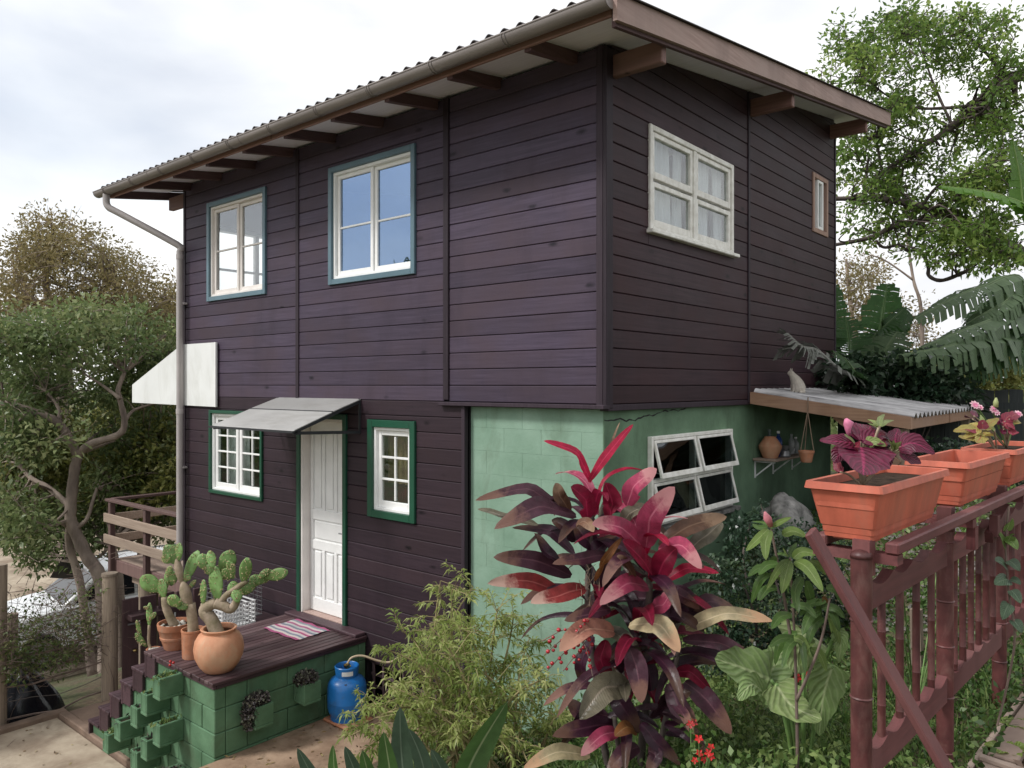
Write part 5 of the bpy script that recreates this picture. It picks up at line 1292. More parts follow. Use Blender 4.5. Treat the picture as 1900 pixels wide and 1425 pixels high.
# ---- red cordyline
CM = {
 'hot':  bladem('ti_hot_pink', (.56,.012,.065), (.62,.10,.16), (.62,.05,.12), trans=.35),
 'pink': bladem('ti_pink', (.54,.065,.15), (.58,.24,.22), (.62,.17,.25), (.60,.27,.28), trans=.3),
 'crim': bladem('ti_crimson', (.28,.012,.045), (.40,.06,.10), (.38,.03,.08), trans=.4),
 'mauve':bladem('ti_mauve', (.095,.034,.055), (.24,.12,.09), (.14,.06,.08), (.21,.11,.085), trans=.15, rough=.28),
 'dark': bladem('ti_dark', (.050,.012,.030), (.12,.05,.04), (.08,.025,.045), (.10,.05,.035), trans=.15, rough=.28),
 'brown':bladem('ti_brown', (.20,.10,.06), (.36,.24,.15), (.28,.17,.11), (.34,.22,.14), trans=.1),
 'peach':bladem('ti_peach', (.60,.26,.19), (.50,.12,.10), (.66,.36,.26), (.62,.34,.24), trans=.25),
 'cream':bladem('ti_cream', (.56,.46,.27), (.50,.22,.14), (.62,.52,.33), (.56,.34,.2), trans=.25),
 'red':  bladem('ti_red', (.36,.05,.05), (.58,.30,.25), (.44,.12,.11), (.62,.40,.33), trans=.3),
 'olive':bladem('ti_olive', (.17,.15,.10), (.26,.17,.13), (.24,.20,.15), trans=.15, rough=.28),
 'orange':bladem('ti_orange', (.34,.13,.04), (.16,.06,.03), (.38,.2,.08), trans=.2)}
random.seed(31)
cb_ = at(1185,1418,3.55); cbz = ground_z(cb_.x, cb_.y)
cord = empty('cordyline', (cb_.x, cb_.y, cbz), 'tall red and purple cordyline with drooping broad leaves in the front garden', 'plant')
for pts, r in (([(1195,1500,3.55),(1190,1400,3.55),(1200,1290,3.56),(1195,1190,3.55),(1205,1100,3.5),(1200,1040,3.46)],.022), ([(1150,1500,3.6),(1120,1380,3.62),(1105,1250,3.66),(1090,1130,3.68),(1095,1000,3.7),(1100,930,3.7)],.02), ([(1195,1500,3.5),(1225,1380,3.45),(1245,1280,3.44),(1262,1190,3.44)],.016), ([(1170,1500,3.45),(1150,1400,3.4),(1140,1330,3.4)],.016)):
    p = smooth_path([at(*q) for q in pts], 6); p[0].z = cbz-.05
    MB().tube(p, [lerp(r*.95,r*.6,i/(len(p)-1)) for i in range(len(p))], 9).build('cane', M['bark_dark'], cord, smooth=True)
def zA(x,y): return (880+.2947*x, 780+.2947*y)
def zB(x,y): return (630+.3368*x, 945+.3368*y)
def zC(x,y): return (1260+.3368*x, 945+.3368*y)
CL = [  # frame, base, mid, tip, width (zoom px), colour, depth at base, depth change to tip
 (zA,(735,390),(640,200),(465,125),105,'hot',3.7,-.12),(zA,(720,390),(850,200),(980,35),85,'hot',3.68,.05),(zA,(800,300),(860,150),(910,15),22,'brown',3.72,.1),
 (zA,(960,540),(1010,410),(1130,305),165,'pink',3.62,-.10),(zA,(715,620),(700,500),(620,415),165,'crim',3.66,-.12),(zA,(850,630),(870,520),(830,395),165,'crim',3.62,-.08),
 (zA,(640,600),(400,545),(165,650),170,'mauve',3.66,-.22),(zA,(580,590),(330,430),(50,480),110,'mauve',3.72,.05),(zA,(400,660),(180,600),(42,550),80,'olive',3.75,.15),
 (zA,(600,580),(540,480),(515,392),110,'brown',3.66,-.05),(zA,(630,840),(470,690),(270,665),110,'dark',3.72,.12),(zA,(610,980),(370,880),(155,850),150,'mauve',3.68,-.1),
 (zA,(540,910),(450,830),(388,712),120,'dark',3.66,.0),(zA,(860,850),(690,870),(520,885),110,'mauve',3.6,-.18),(zA,(560,1095),(330,1010),(118,1010),130,'red',3.64,-.15),
 (zA,(700,1060),(520,1110),(378,1130),150,'red',3.56,-.2),(zA,(1095,1050),(960,1030),(815,1130),165,'pink',3.46,-.2),(zA,(1080,800),(1110,610),(1240,430),200,'pink',3.46,-.15),
 (zA,(1030,770),(910,670),(765,640),165,'pink',3.48,-.1),(zA,(1130,1000),(1060,880),(950,760),190,'crim',3.42,-.1),(zA,(1150,1000),(1200,880),(1265,800),180,'crim',3.4,-.08),
 (zA,(1160,810),(1310,790),(1415,900),135,'pink',3.42,-.15),(zA,(1200,1010),(1350,930),(1515,942),90,'hot',3.44,.05),(zA,(1165,790),(1370,660),(1560,600),150,'brown',3.56,.12),
 (zA,(1340,830),(1470,720),(1550,640),140,'olive',3.6,.15),(zA,(760,1010),(820,880),(915,742),70,'orange',3.5,-.1),(zA,(830,1160),(840,1000),(905,820),170,'dark',3.56,-.05),
 (zA,(1110,1190),(1190,1160),(1250,1060),150,'pink',3.4,-.1),(zA,(860,1190),(730,1220),(590,1240),110,'mauve',3.5,-.1),(zA,(880,1330),(700,1320),(560,1420),180,'peach',3.45,-.2),
 (zA,(975,1290),(1170,1290),(1275,1420),185,'cream',3.38,-.18),(zA,(1330,1310),(1600,1215),(1845,1245),170,'cream',3.42,-.1),(zA,(1380,1270),(1480,1140),(1620,1170),150,'mauve',3.5,.05),
 (zA,(1240,1220),(1330,1160),(1430,1140),120,'dark',3.46,.05),(zA,(1180,1100),(1280,1090),(1400,1160),110,'mauve',3.45,0),(zA,(640,760),(580,680),(500,620),150,'dark',3.72,0),(zA,(760,820),(700,740),(640,660),170,'dark',3.7,0),
 (zA,(700,900),(790,800),(880,720),150,'dark',3.66,.05),(zA,(640,660),(700,640),(745,680),100,'brown',3.58,-.1),(zA,(940,640),(990,580),(1080,530),130,'olive',3.58,.05),(zA,(1010,1000),(950,900),(905,850),90,'brown',3.42,-.1),
 (zB,(1600,980),(1450,990),(1340,1120),190,'olive',3.4,-.2),(zB,(1600,770),(1640,890),(1660,1030),150,'mauve',3.38,-.12),(zB,(1470,720),(1440,830),(1490,950),120,'crim',3.46,0),
 (zB,(1400,700),(1330,850),(1340,960),90,'dark',3.6,0),(zB,(1520,1190),(1370,1200),(1200,1230),130,'dark',3.46,-.1),(zB,(1540,1230),(1440,1250),(1345,1330),110,'pink',3.4,-.1),(zB,(1480,1140),(1330,1120),(1260,1050),120,'mauve',3.5,0),
 (zB,(1640,1230),(1580,1200),(1525,1230),100,'orange',3.42,-.1),(zB,(1380,1360),(1190,1340),(1035,1410),110,'cream',3.36,-.1),(zB,(1650,1310),(1560,1350),(1490,1420),120,'mauve',3.36,-.1),(zB,(1700,1330),(1740,1360),(1700,1430),110,'mauve',3.36,-.1),
 (zB,(1720,1000),(1700,880),(1640,760),140,'dark',3.5,.05),(zB,(1560,900),(1520,800),(1600,700),130,'dark',3.5,.05),(zB,(1700,700),(1780,640),(1880,560),110,'dark',3.5,0),(zB,(1720,1150),(1800,1050),(1920,1000),120,'dark',3.42,-.1),
 (zB,(1660,1180),(1740,1280),(1860,1380),110,'dark',3.4,-.1),(zB,(1430,1090),(1330,1150),(1230,1280),100,'dark',3.5,-.05),(zB,(1500,1000),(1560,1090),(1640,1200),150,'dark',3.46,-.05),
 (zC,(20,720),(260,750),(495,905),110,'mauve',3.42,-.15),(zC,(30,950),(160,1060),(270,1200),150,'mauve',3.38,-.15),(zC,(-20,900),(70,900),(165,985),90,'crim',3.42,-.1),(zC,(-60,960),(0,1090),(80,1160),140,'mauve',3.36,-.1),
 (zC,(-80,1180),(40,1240),(130,1310),90,'dark',3.4,-.1),(zC,(-60,620),(60,570),(190,560),110,'dark',3.5,.05),(zC,(-100,480),(20,470),(110,540),120,'dark',3.48,0)]
for fr_, b, m, t_, w, colr, d0, dd in CL:
    p0, p1, p2 = at(*fr_(*b), d0), at(*fr_(*m), d0+dd*.5-.02), at(*fr_(*t_), d0+dd)
    p2 = p2 + (p2-p1)*.16 - Vector((0,0,.012))
    sc = (.2947 if fr_ is zA else .3368)
    blade('leaf', [p0, p0.lerp(p1,.55)+Vector((0,0,.006)), p1, p1.lerp(p2,.6)+Vector((0,0,.004)), p2], w*sc*d0/FPX*1.02, CM[colr], cord, nseg=12, fold=random.uniform(.15,.45), hint=-FW*random.uniform(.6,1.1)+Vector((0,0,random.uniform(.4,1.0)))+RT*random.uniform(-.5,.5), wave=random.uniform(.06,.20), curl=random.uniform(0,.2), twist=random.uniform(-.5,.5))
random.seed(44)
for hx, hy, hd, tiers in ((1105,950,3.74,12),(1195,1030,3.52,14),(1110,1110,3.68,11),(1185,1160,3.52,13),(1235,1180,3.5,7),(1160,1290,3.54,9),(1225,1310,3.48,6)):
    for k in range(tiers):   # rosette: leaves spiral round the cane, outer ones arch over and hang
        f = k/tiers; az = k*2.4+random.uniform(-.3,.3); L = random.uniform(.26,.40); el = lerp(1.15,-.25,f)+random.uniform(-.15,.15)
        hz = RT*math.cos(az)+FW*math.sin(az); b0 = at(hx+random.gauss(0,4), hy+f*62, hd)
        q1 = b0+hz*(L*.40*math.cos(el))+Vector((0,0,L*.40*math.sin(el)+.02)); q2 = b0+hz*(L*.80*math.cos(el*.8))+Vector((0,0,L*.72*math.sin(el*.8)-.02*f)); q3 = q2+hz*(L*.30)+Vector((0,0,-L*lerp(.02,.34,f)))
        colr = random.choice(['hot','crim','pink']) if f < .22 and hy < 1100 else random.choice(['dark','dark','dark','mauve','mauve','crim','olive','dark'])
        blade('leaf', [b0,q1,q2,q3], random.uniform(.07,.105), CM[colr], cord, nseg=12, fold=random.uniform(.2,.45), hint=Vector((0,0,1))-hz*.5-FW*.25, wave=random.uniform(.06,.18), twist=random.uniform(-.45,.45))
fib = MB()
for i in range(70):
    p0 = at(random.gauss(1100,14), random.gauss(1095,30), 3.52); fib.tube([p0, p0+Vector((random.gauss(0,.02),random.gauss(0,.02),random.uniform(-.10,.05)))], .0012, 3)
fib.build('dry_fibre', M['rope'], cord, kind='stuff')
M['berry'] = plain('red_berry', (.42,.02,.03), .25, .2, 20, 0, spec=.6)
for i, (x0,y0,x1,y1,m_) in enumerate([(1090,1165,1010,1215,9),(1095,1180,1015,1245,10),(1085,1165,1005,1190,6),(1100,1150,1070,1175,5),(1095,1200,1045,1245,6),(1080,1185,1100,1255,6),(1090,1160,1095,1205,5)]):
    st = at(x0,y0,3.4); en = at(x1,y1,3.3); md = st.lerp(en,.5)+Vector((0,0,.02)); pth = smooth_path([st,md,en],5)
    tr_ = MB(); tr_.tube(pth, .0022, 5); o = tr_.build('berry_stalk', M['twig'], cord)
    for k in range(m_):
        q = pth[int(lerp(3,len(pth)-1,k/m_))]+Vector((random.gauss(0,.008),random.gauss(0,.008),random.gauss(-.006,.008))); r_ = random.uniform(.0065,.010)
        MB().lathe([(r_*.3,-r_*.95),(r_*.85,-r_*.5),(r_,0),(r_*.85,r_*.5),(r_*.3,r_*.95)], q, 8).build('berry', M['berry'], o, smooth=True)

# ---- yellow-green shrub
shr_c = at(890,1260,5.0); sz = ground_z(shr_c.x, shr_c.y)
shrub = empty('shrub', (shr_c.x, shr_c.y, sz), 'loose yellow-green shrub with narrow drooping leaves before the lower wall', 'shrub')
M['shrub_leaf'] = leafmat('shrub_leaf', (.16,.23,.055), (.31,.38,.105), (.52,.53,.23), trans=.5)
random.seed(12)
tips = [(815,1075),(845,1100),(880,1090),(930,1130),(960,1140),(735,1155),(790,1160),(700,1200),(760,1200),(850,1150),(900,1165),(990,1190),(1010,1250),(830,1210),(780,1250),(720,1270),(880,1230),(950,1240),(1000,1300),(760,1310),(830,1290),(900,1300),(960,1320),(700,1340),(790,1360),(860,1360),(930,1370),(1000,1370),(640,1370),(740,1390),(820,1400),(900,1410),(980,1410),(1040,1330),(1050,1270),(650,1330),(690,1385)]
PP=[]; DD=[]; CR=[]; br = MB()
for i, (x, y) in enumerate(tips):
    d = 5.0+random.uniform(-.5,.45) - (y-1200)/1425*.9; tip = at(x+random.uniform(-8,8), y+random.uniform(-8,8), d); bs = Vector((shr_c.x+random.uniform(-.35,.35), shr_c.y+random.uniform(-.25,.25), sz+.05))
    md = bs.lerp(tip,.55)+Vector((random.gauss(0,.06),random.gauss(0,.06),.18)); pth = smooth_path([bs,md,tip],8)
    br.tube(pth, [lerp(.011,.003,k/(len(pth)-1)) for k in range(len(pth))], 5)
    cl = random.random()
    for tw_ in range(15):
        q = pth[random.randint(6,len(pth)-1)]; dv = Vector((random.gauss(0,1),random.gauss(0,1),random.gauss(.2,.6))).normalized()*random.uniform(.10,.26)
        en = q+dv; br.tube([q,q+dv*.6+Vector((0,0,.015)),en],[.003,.002,.001],3,cap=False)
        for l_ in range(18):
            t = random.uniform(.15,1); PP.append(list(q+dv*t)); u = Vector((random.gauss(0,1),random.gauss(0,1),random.gauss(-.1,.6))).normalized()+dv.normalized()*.7; DD.append(list(u)); CR.append(.5*cl+.5*random.random())
M['shrub_twig'] = plain('shrub_twig', (.34,.28,.14), .8, .2); br.build('branch', M['shrub_twig'], shrub)
PP=np.array(PP); DD=np.array(DD); n=len(PP)
Vv,Q = leaf_arrays(PP,DD,0.058*(.6+.7*rng.random(n)),.0125*(.7+.6*rng.random(n)),droop=.35)
np_mesh('leaves', Vv, Q, np.repeat(np.array(CR),4), M['shrub_leaf'], parent=shrub, kind='stuff')

# ---- broad strap-leaved plant at the bottom
M['strap'] = bladem('strap_leaf', (.075,.17,.04), (.10,.20,.06), (.30,.36,.18), trans=.3, veins=40, mott=.35)
M['strap_blue'] = bladem('strap_leaf_grey', (.10,.16,.10), (.12,.2,.12), (.22,.28,.2), trans=.2, veins=40, mott=.3)
sb = at(760,1520,3.1)
sp_ = empty('strap_plant', (sb.x,sb.y,ground_z(sb.x,sb.y)), 'plant with upright paddle leaves in front of the shrub', 'plant')
for b,m,t_,w,d0,mt in (((850,1520),(872,1420),(941,1302),78,3.0,'strap'),((760,1540),(745,1400),(742,1312),52,3.2,'strap_blue'),((735,1540),(725,1440),(712,1358),58,3.1,'strap'),((800,1540),(785,1420),(758,1352),44,3.15,'strap_blue'),((690,1540),(665,1450),(640,1385),40,3.2,'strap_blue'),((640,1560),(590,1460),(552,1388),42,3.2,'strap_blue'),((660,1560),(625,1460),(618,1382),38,3.15,'strap'),((720,1560),(690,1460),(672,1392),44,3.1,'strap'),((880,1560),(830,1450),(800,1390),40,3.1,'strap_blue')):
    p0,p1,p2 = at(*b,d0),at(*m,d0+.05),at(*t_,d0+.02)
    blade('leaf', [p0,p1,p2], w*d0/FPX, M[mt], sp_, nseg=14, fold=.28, hint=-FW+RT*random.uniform(-.4,.4), prof='lance', wave=.05)
st_ = MB(); g_ = Vector(sp_.location); 
for b, d0 in (((850,1520),3.0),((760,1540),3.2),((735,1540),3.1),((690,1540),3.2),((640,1560),3.2),((880,1560),3.1),((800,1540),3.15),((660,1560),3.15),((720,1560),3.1)): st_.tube([g_+Vector((0,0,-.03)), g_.lerp(at(*b,d0),.5), at(*b,d0)],[.012,.01,.008],6)
st_.build('stalk', M['cactus'], sp_, smooth=True)

# ---- dark bush by the side wall, ground cover, grass
M['bush_leaf'] = leafmat('bush_leaf', (.012,.028,.016), (.03,.06,.032), (.075,.11,.06), trans=.15, rough=.28)
def bush(name, cells, per, L, W, mat, label, cat, r0, r1, base, stems=8, branch='bark_dark'):
    cs_ = [at(x+random.uniform(-12,12), y+random.uniform(-12,12), d+random.uniform(-.25,.25)) for x,y,d in cells]
    e = empty(name, base, label, cat)
    Vv,Q,r = clump_leaves([list(c) for c in cs_], [random.uniform(r0,r1) for _ in cs_], per, L, W)
    np_mesh('leaves', Vv, Q, r, mat, parent=e, kind='stuff')
    mb = MB()
    for c in random.sample(cs_, min(stems, len(cs_))):
        b = Vector(base)+Vector((random.gauss(0,.05),random.gauss(0,.05),-.03)); md = b.lerp(c,.5)+Vector((random.gauss(0,.05),random.gauss(0,.05),.05)); p = smooth_path([b,md,c],4); mb.tube(p, [lerp(.014,.004,i/(len(p)-1)) for i in range(len(p))], 5)
    mb.build('stem', M[branch], e); return e
random.seed(5)
bb = at(1430,1240,5.0)
cells = [(x,y,5.0) for x in range(1310,1580,34) for y in range(985,1290,34) if not (x < 1345 and y < 1020) and not (x>1500 and y>1200)]
bush('dark_bush', cells, 130, .034, .020, M['bush_leaf'], 'dense dark small-leaved bush against the green side wall', 'bush', .10,.17, (bb.x,bb.y,ground_z(bb.x,bb.y)), 12)
cells = [(1415+random.gauss(0,8),930+i*14,5.9) for i in range(6)]
bb = at(1418,1000,5.9); bush('climber', cells, 20, .035,.02, M['bush_leaf'], 'thin dark climbing sprig rising along the green side wall', 'climber', .03,.06,(bb.x,bb.y,ground_z(bb.x,bb.y)),3)
M['cover_leaf'] = leafmat('cover_leaf', (.035,.075,.018), (.09,.16,.04), (.19,.25,.08), trans=.25)
def ground_cover(name, n, xr, yr, hmin, hmax, L, W, mat, label, cat, mask=None):
    x = rng.uniform(*xr, n); y = rng.uniform(*yr, n)
    if mask is not None: k = mask(x,y); x = x[k]; y = y[k]; n = len(x)
    z = gh(x,y) + rng.uniform(hmin,hmax,n)*(.5+.5*np.sin(x*3.1+1)*np.cos(y*2.7))
    Vv,Q = leaf_arrays(np.stack([x,y,z],-1), rng.normal(size=(n,3))+np.array([0,0,.6]), L*(.6+.8*rng.random(n)), W*(.6+.8*rng.random(n)))
    o = np_mesh(name, Vv, Q, np.repeat(np.clip(.5+.3*np.sin(x*2.3+y*1.9)+.25*rng.normal(size=n),0,1),4), mat, label=label, cat=cat, kind='stuff'); return o
ground_cover('ground_cover', 46000, (-1.6,2.75), (-3.3,2.6), .0,.24,.034,.022, M['cover_leaf'], 'low leafy ground cover spread over the garden slope', 'ground cover', lambda x,y: (x > -1.3+.25*np.sin(3*y)) & ~((x<.05)&(y>-.05)))
M['grass'] = leafmat('grass_blade', (.03,.07,.015), (.08,.15,.035), (.17,.22,.07), trans=.3)
x = rng.uniform(.8,2.7,9000); y = rng.uniform(-2.9,0,9000); P = np.stack([x,y,gh(x,y)-.01],-1)
Vv,Q = leaf_arrays(P, rng.normal(size=(9000,3))*.5+np.array([0,0,1.0]), .16*(.5+rng.random(9000)), .007, droop=.35)
np_mesh('grass', Vv, Q, np.repeat(rng.random(9000),4), M['grass'], label='long grass tufts growing between the garden plants', cat='grass', kind='stuff')
P = np.stack([rng.uniform(-1.9,-1.0,700), rng.uniform(-2.5,-.3,700), np.zeros(700)],-1); P[:,2] = gh(P[:,0],P[:,1])+.01
# pale gravel seen through the fence
gv = MB()
for i in range(900):
    x, y = random.uniform(1.3,2.5), random.uniform(.2,2.4); s_ = random.uniform(.012,.035); gv.lathe([(s_*.4,-s_*.4),(s_,0),(s_*.5,s_*.5)], (x,y,ground_z(x,y)+.004), 5, sx=random.uniform(.7,1.3))
M['gravel'] = plain('garden_gravel', (.24,.22,.20), .85, .4, 20, .2); gv.build('gravel', M['gravel'], label='pale gravel patch in the bed behind the bamboo fence', cat='gravel', kind='stuff')

# ---- rhododendron-like plant with two leaf whorls
M['rhodo'] = bladem('whorl_leaf', (.20,.30,.075), (.33,.40,.16), (.30,.38,.15), trans=.35, veins=12, mott=.3)
M['rhodo_dk'] = bladem('whorl_leaf_dark', (.10,.19,.045), (.2,.28,.1), (.16,.24,.08), trans=.3, veins=12, mott=.35)
M['rust'] = bladem('rust_leaf', (.30,.14,.04), (.40,.22,.09), (.36,.2,.08), trans=.2)
M['bud'] = plain('pink_bud', (.62,.22,.26), .5, .3, 20, .1)
def zD(x,y): return (1300+.16842*x, 960+.16842*y)
rb = at(1480,1300,3.0)
rh = empty('whorled_shrub', (rb.x,rb.y,ground_z(rb.x,rb.y)), 'young shrub with whorls of broad light green leaves left of the diagonal board', 'shrub')
for pts in ([(1480,1400,3.0),(1475,1200,3.02),(1466,1035,3.0)], [(1470,1200,3.02),(1450,1080,3.03),(1430,978,3.02)], [(1478,1300,3.0),(1520,1200,2.95),(1540,1110,2.95)]):
    p = smooth_path([at(*q) for q in pts],6); 
    if pts[0][1] == 1400: p[0].z = ground_z(p[0].x,p[0].y)-.03
    MB().tube(p,[lerp(.007,.004,i/(len(p)-1)) for i in range(len(p))],7).build('stem', M['twig'], rh, smooth=True)
for b,m,t_,w,mt,dd in (((785,100),(880,50),(1000,0),70,'rhodo',-.08),((740,110),(640,110),(575,70),85,'rhodo_dk',.1),((745,130),(640,230),(500,370),110,'rhodo',-.1),((765,140),(715,280),(720,470),125,'rhodo',-.15),((900,190),(1020,150),(1170,215),120,'rhodo',-.05),((800,130),(700,60),(565,45),36,'rhodo_dk',.1),
    ((990,440),(1000,370),(1060,280),75,'rhodo_dk',.05),((960,430),(930,390),(905,340),50,'rhodo',-.1),((1020,450),(1120,380),(1290,410),125,'rhodo',-.05),((985,470),(940,620),(890,840),150,'rhodo',-.18),((950,470),(850,580),(725,800),95,'rhodo',-.12),((1040,480),(1180,560),(1350,820),150,'rhodo',-.18),((970,430),(880,400),(810,405),55,'rhodo_dk',.1),
    ((1120,660),(1040,820),(1075,1055),140,'rhodo_dk',-.1),((1160,700),(1200,850),(1240,1000),130,'rhodo_dk',.05),((740,470),(690,560),(650,720),90,'rhodo_dk',.05),((830,430),(790,500),(780,570),90,'rhodo_dk',.1),((1060,520),(1180,500),(1340,600),80,'rhodo_dk',.1),((1380,780),(1480,800),(1570,980),110,'rhodo_dk',0),((1340,880),(1400,980),(1480,1110),110,'rust',.05),((1290,900),(1300,1050),(1320,1220),90,'rhodo_dk',.05),((1200,480),(1300,520),(1380,640),70,'rhodo',.05)):
    d0 = 3.0; blade('leaf', [at(*zD(*b),d0),at(*zD(*m),d0+dd*.5),at(*zD(*t_),d0+dd)], w*1.15*.16842*d0/FPX, M[mt], rh, nseg=10, fold=.16, hint=-FW+Vector((0,0,.5))+RT*random.uniform(-.4,.4), prof='lance', wave=.06)
random.seed(61)
for k in range(26):
    x_, y_ = random.choice([(1452,1095),(1470,1120),(1530,1140),(1478,1180),(1440,1050),(1515,1190)]); x_ += random.gauss(0,9); y_ += random.gauss(0,12); a = random.uniform(0,6.28); L = random.uniform(38,62); dd = random.uniform(-.12,.14)
    blade('leaf', [at(x_,y_,3.0), at(x_+math.cos(a)*L*.5,y_+abs(math.sin(a))*L*.35,3.0+dd*.5), at(x_+math.cos(a)*L*.85,y_+abs(math.sin(a))*L+14,3.0+dd)], random.uniform(17,25)*3.0/FPX, M[random.choice(['rhodo_dk','rhodo_dk','rhodo'])], rh, nseg=9, fold=.16, hint=-FW*.7+Vector((0,0,.7)), wave=.06)
mb = MB(); c_ = at(1424,965,2.98)
mb.tube([at(1430,976,2.99),at(1424,962,2.98),at(1419,950,2.97)],[.010,.016,.004],10); mb.build('bud', M['bud'], rh, smooth=True)

# ---- elephant ear leaves
M['taro'] = bladem('taro_leaf', (.30,.40,.15), (.40,.46,.22), (.46,.52,.28), trans=.3, veins=7, mott=.45)
M['taro2'] = bladem('taro_leaf_green', (.23,.34,.12), (.30,.40,.16), (.38,.46,.23), trans=.3, veins=7, mott=.4)
tb = at(1490,1400,3.2)
tr_ = empty('elephant_ear', (tb.x,tb.y,ground_z(tb.x,tb.y)), 'elephant-ear plant with large pale crinkled leaves at the foot of the fence', 'plant')
for b,m,t_,w,mt,d0,dd,hint in (((1492,1172),(1484,1200),(1476,1250),112,'taro',3.15,-.12,(0,0,.5)),((1450,1185),(1400,1235),(1345,1210),0,'taro',3.2,0,(0,0,.6)),
                       ((1430,1262),(1380,1240),(1326,1222),120,'taro2',3.2,-.05,(0,0,.9)),((1425,1255),(1445,1220),(1455,1190),80,'taro2',3.25,.1,(0,0,.9)),((1440,1270),(1470,1310),(1525,1335),90,'taro',3.1,-.1,(0,0,.9)),((1420,1290),(1395,1270),(1370,1300),60,'taro2',3.1,-.1,(0,0,.9)),
                       ((1545,1235),(1528,1290),(1520,1365),84,'taro2',3.05,-.02,(0,0,.3)),((1552,1170),(1560,1190),(1556,1230),40,'taro2',3.0,0,(0,0,.2))):
    if not w: continue
    blade('leaf', [at(*b,d0),at(*m,d0+dd*.5),at(*t_,d0+dd)], w*.82*d0/FPX, M[mt], tr_, nseg=14, fold=.10, hint=-FW+Vector(hint), prof='heart', wave=.16, serr=3.5)
    mb = MB(); p = smooth_path([tb+Vector((0,0,-.3)), tb.lerp(at(*b,d0),.5)+Vector((0,0,.03)), at(*b,d0)],5); p[0].z = ground_z(p[0].x,p[0].y)-.02; mb.tube(p,.008,6); mb.build('stalk', M['cactus'], tr_, smooth=True)

# ---- small red and orange flowers
M['petal_red'] = plain('petal_red', (.55,.012,.012), .5, .2, 30, 0); M['petal_pink'] = plain('petal_pink', (.68,.20,.34), .5, .2, 30, 0); M['petal_pale'] = plain('petal_pale', (.72,.45,.50), .5, .2, 30, 0)
def flower(c, r, mat, n=5, up=None, parent=None, name='flower', **kw):
    c = Vector(c); up = Vector(up) if up is not None else (-FW+Vector((0,0,.8))); up.normalize(); a = up.cross(Vector((0,0,1))).normalized(); b = up.cross(a)
    mb = MB()
    for k in range(n):
        t = 2*math.pi*k/n+random.random()*.4; d_ = a*math.cos(t)+b*math.sin(t); s_ = up.cross(d_); mb.add([c, c+d_*r*.55+s_*r*.32+up*r*.15, c+d_*r+up*r*.05, c+d_*r*.55-s_*r*.32+up*r*.15],[(0,1,2,3)])
    return mb.build(name, M[mat], parent, **kw)
def flower_plant(name, spots, d0, mat, label, leafn=60, r=.016):
    c_ = at(spots[0][0], spots[0][1], d0); e = empty(name, (c_.x,c_.y,ground_z(c_.x,c_.y)), label, 'flowers', 'small red flowers in the garden')
    for x, y in spots:
        p = at(x+random.uniform(-3,3),y+random.uniform(-3,3),d0+random.uniform(-.05,.05)); flower(p, r*random.uniform(.8,1.25), mat, 5, parent=e)
        mb = MB(); g_ = Vector((c_.x,c_.y,ground_z(c_.x,c_.y)-.02)); mb.tube([g_, g_.lerp(p,.6)+Vector((0,0,.02)), p],.002,4); mb.build('stem', M['cactus'], e)
    P = np.array([list(at(random.choice(spots)[0]+random.gauss(0,14), random.choice(spots)[1]+random.gauss(10,16), d0+.03)) for _ in range(leafn)])
    Vv,Q = leaf_arrays(P, rng.normal(size=(leafn,3)), .035,.024); np_mesh('leaves', Vv, Q, np.repeat(rng.random(leafn),4), M['cover_leaf'], parent=e, kind='stuff')
flower_plant('red_flowers', [(1300,1395),(1312,1400),(1322,1405),(1296,1372),(1308,1412),(1318,1388),(1290,1410)], 3.0, 'petal_red', 'cluster of small red flowers below the cordyline', 90)
flower_plant('red_flowers', [(1476,1246),(1478,1256),(1474,1262),(1499,1252),(1503,1258)], 3.28, 'petal_red', 'red flowers peeping out between the elephant-ear leaves', 50, .02)
flower_plant('orange_flowers', [(1284,1344),(1290,1340)], 3.05, 'lamp_red', 'orange flower beside the drooping cordyline leaves', 30, .016)

# ---- coleus and flowers in the window boxes
M['coleus'] = bladem('coleus_crimson', (.125,.007,.035), (.46,.36,.15), (.26,.02,.08), trans=.15, veins=8, mott=.45)
M['coleus_y'] = bladem('coleus_yellow', (.50,.44,.12), (.58,.50,.18), (.46,.16,.08), trans=.35, veins=8, mott=.35)
M['coleus_r'] = bladem('coleus_red_gold', (.34,.04,.08), (.50,.36,.14), (.42,.10,.1), trans=.3, veins=8, mott=.4)
M['bract'] = bladem('green_bract', (.30,.38,.12), (.42,.44,.18), (.4,.44,.2), trans=.35, veins=6)
def zE(x,y): return (1360+.2842*x, 700+.2842*y)
def potted(name, base, label, leaves, d0, fr_, sc, stemmat='cactus_bark'):
    e = empty(name, base, label, 'plant', 'plants in the window boxes')
    for b,m,t_,w,mt,dd in leaves:
        blade('leaf', [at(*fr_(*b),d0),at(*fr_(*m),d0+dd*.5),at(*fr_(*t_),d0+dd)], w*1.2*sc*d0/FPX, M[mt], e, nseg=12, fold=.12, hint=-FW*.8+Vector((0,0,.8))+RT*random.uniform(-.3,.3), prof='ovate', wave=.10, serr=9)
        mb = MB(); mb.tube(smooth_path([Vector(base), Vector(base).lerp(at(*fr_(*b),d0),.6)+Vector((0,0,.01)), at(*fr_(*b),d0)],3), .0035, 6); mb.build('stalk', M['cactus_bark'], e, smooth=True)
    return e
def zG(x,y): return (1640+.13684*x, 720+.13684*y)
b1 = at(1600,862,2.45); b1.z = 2.848
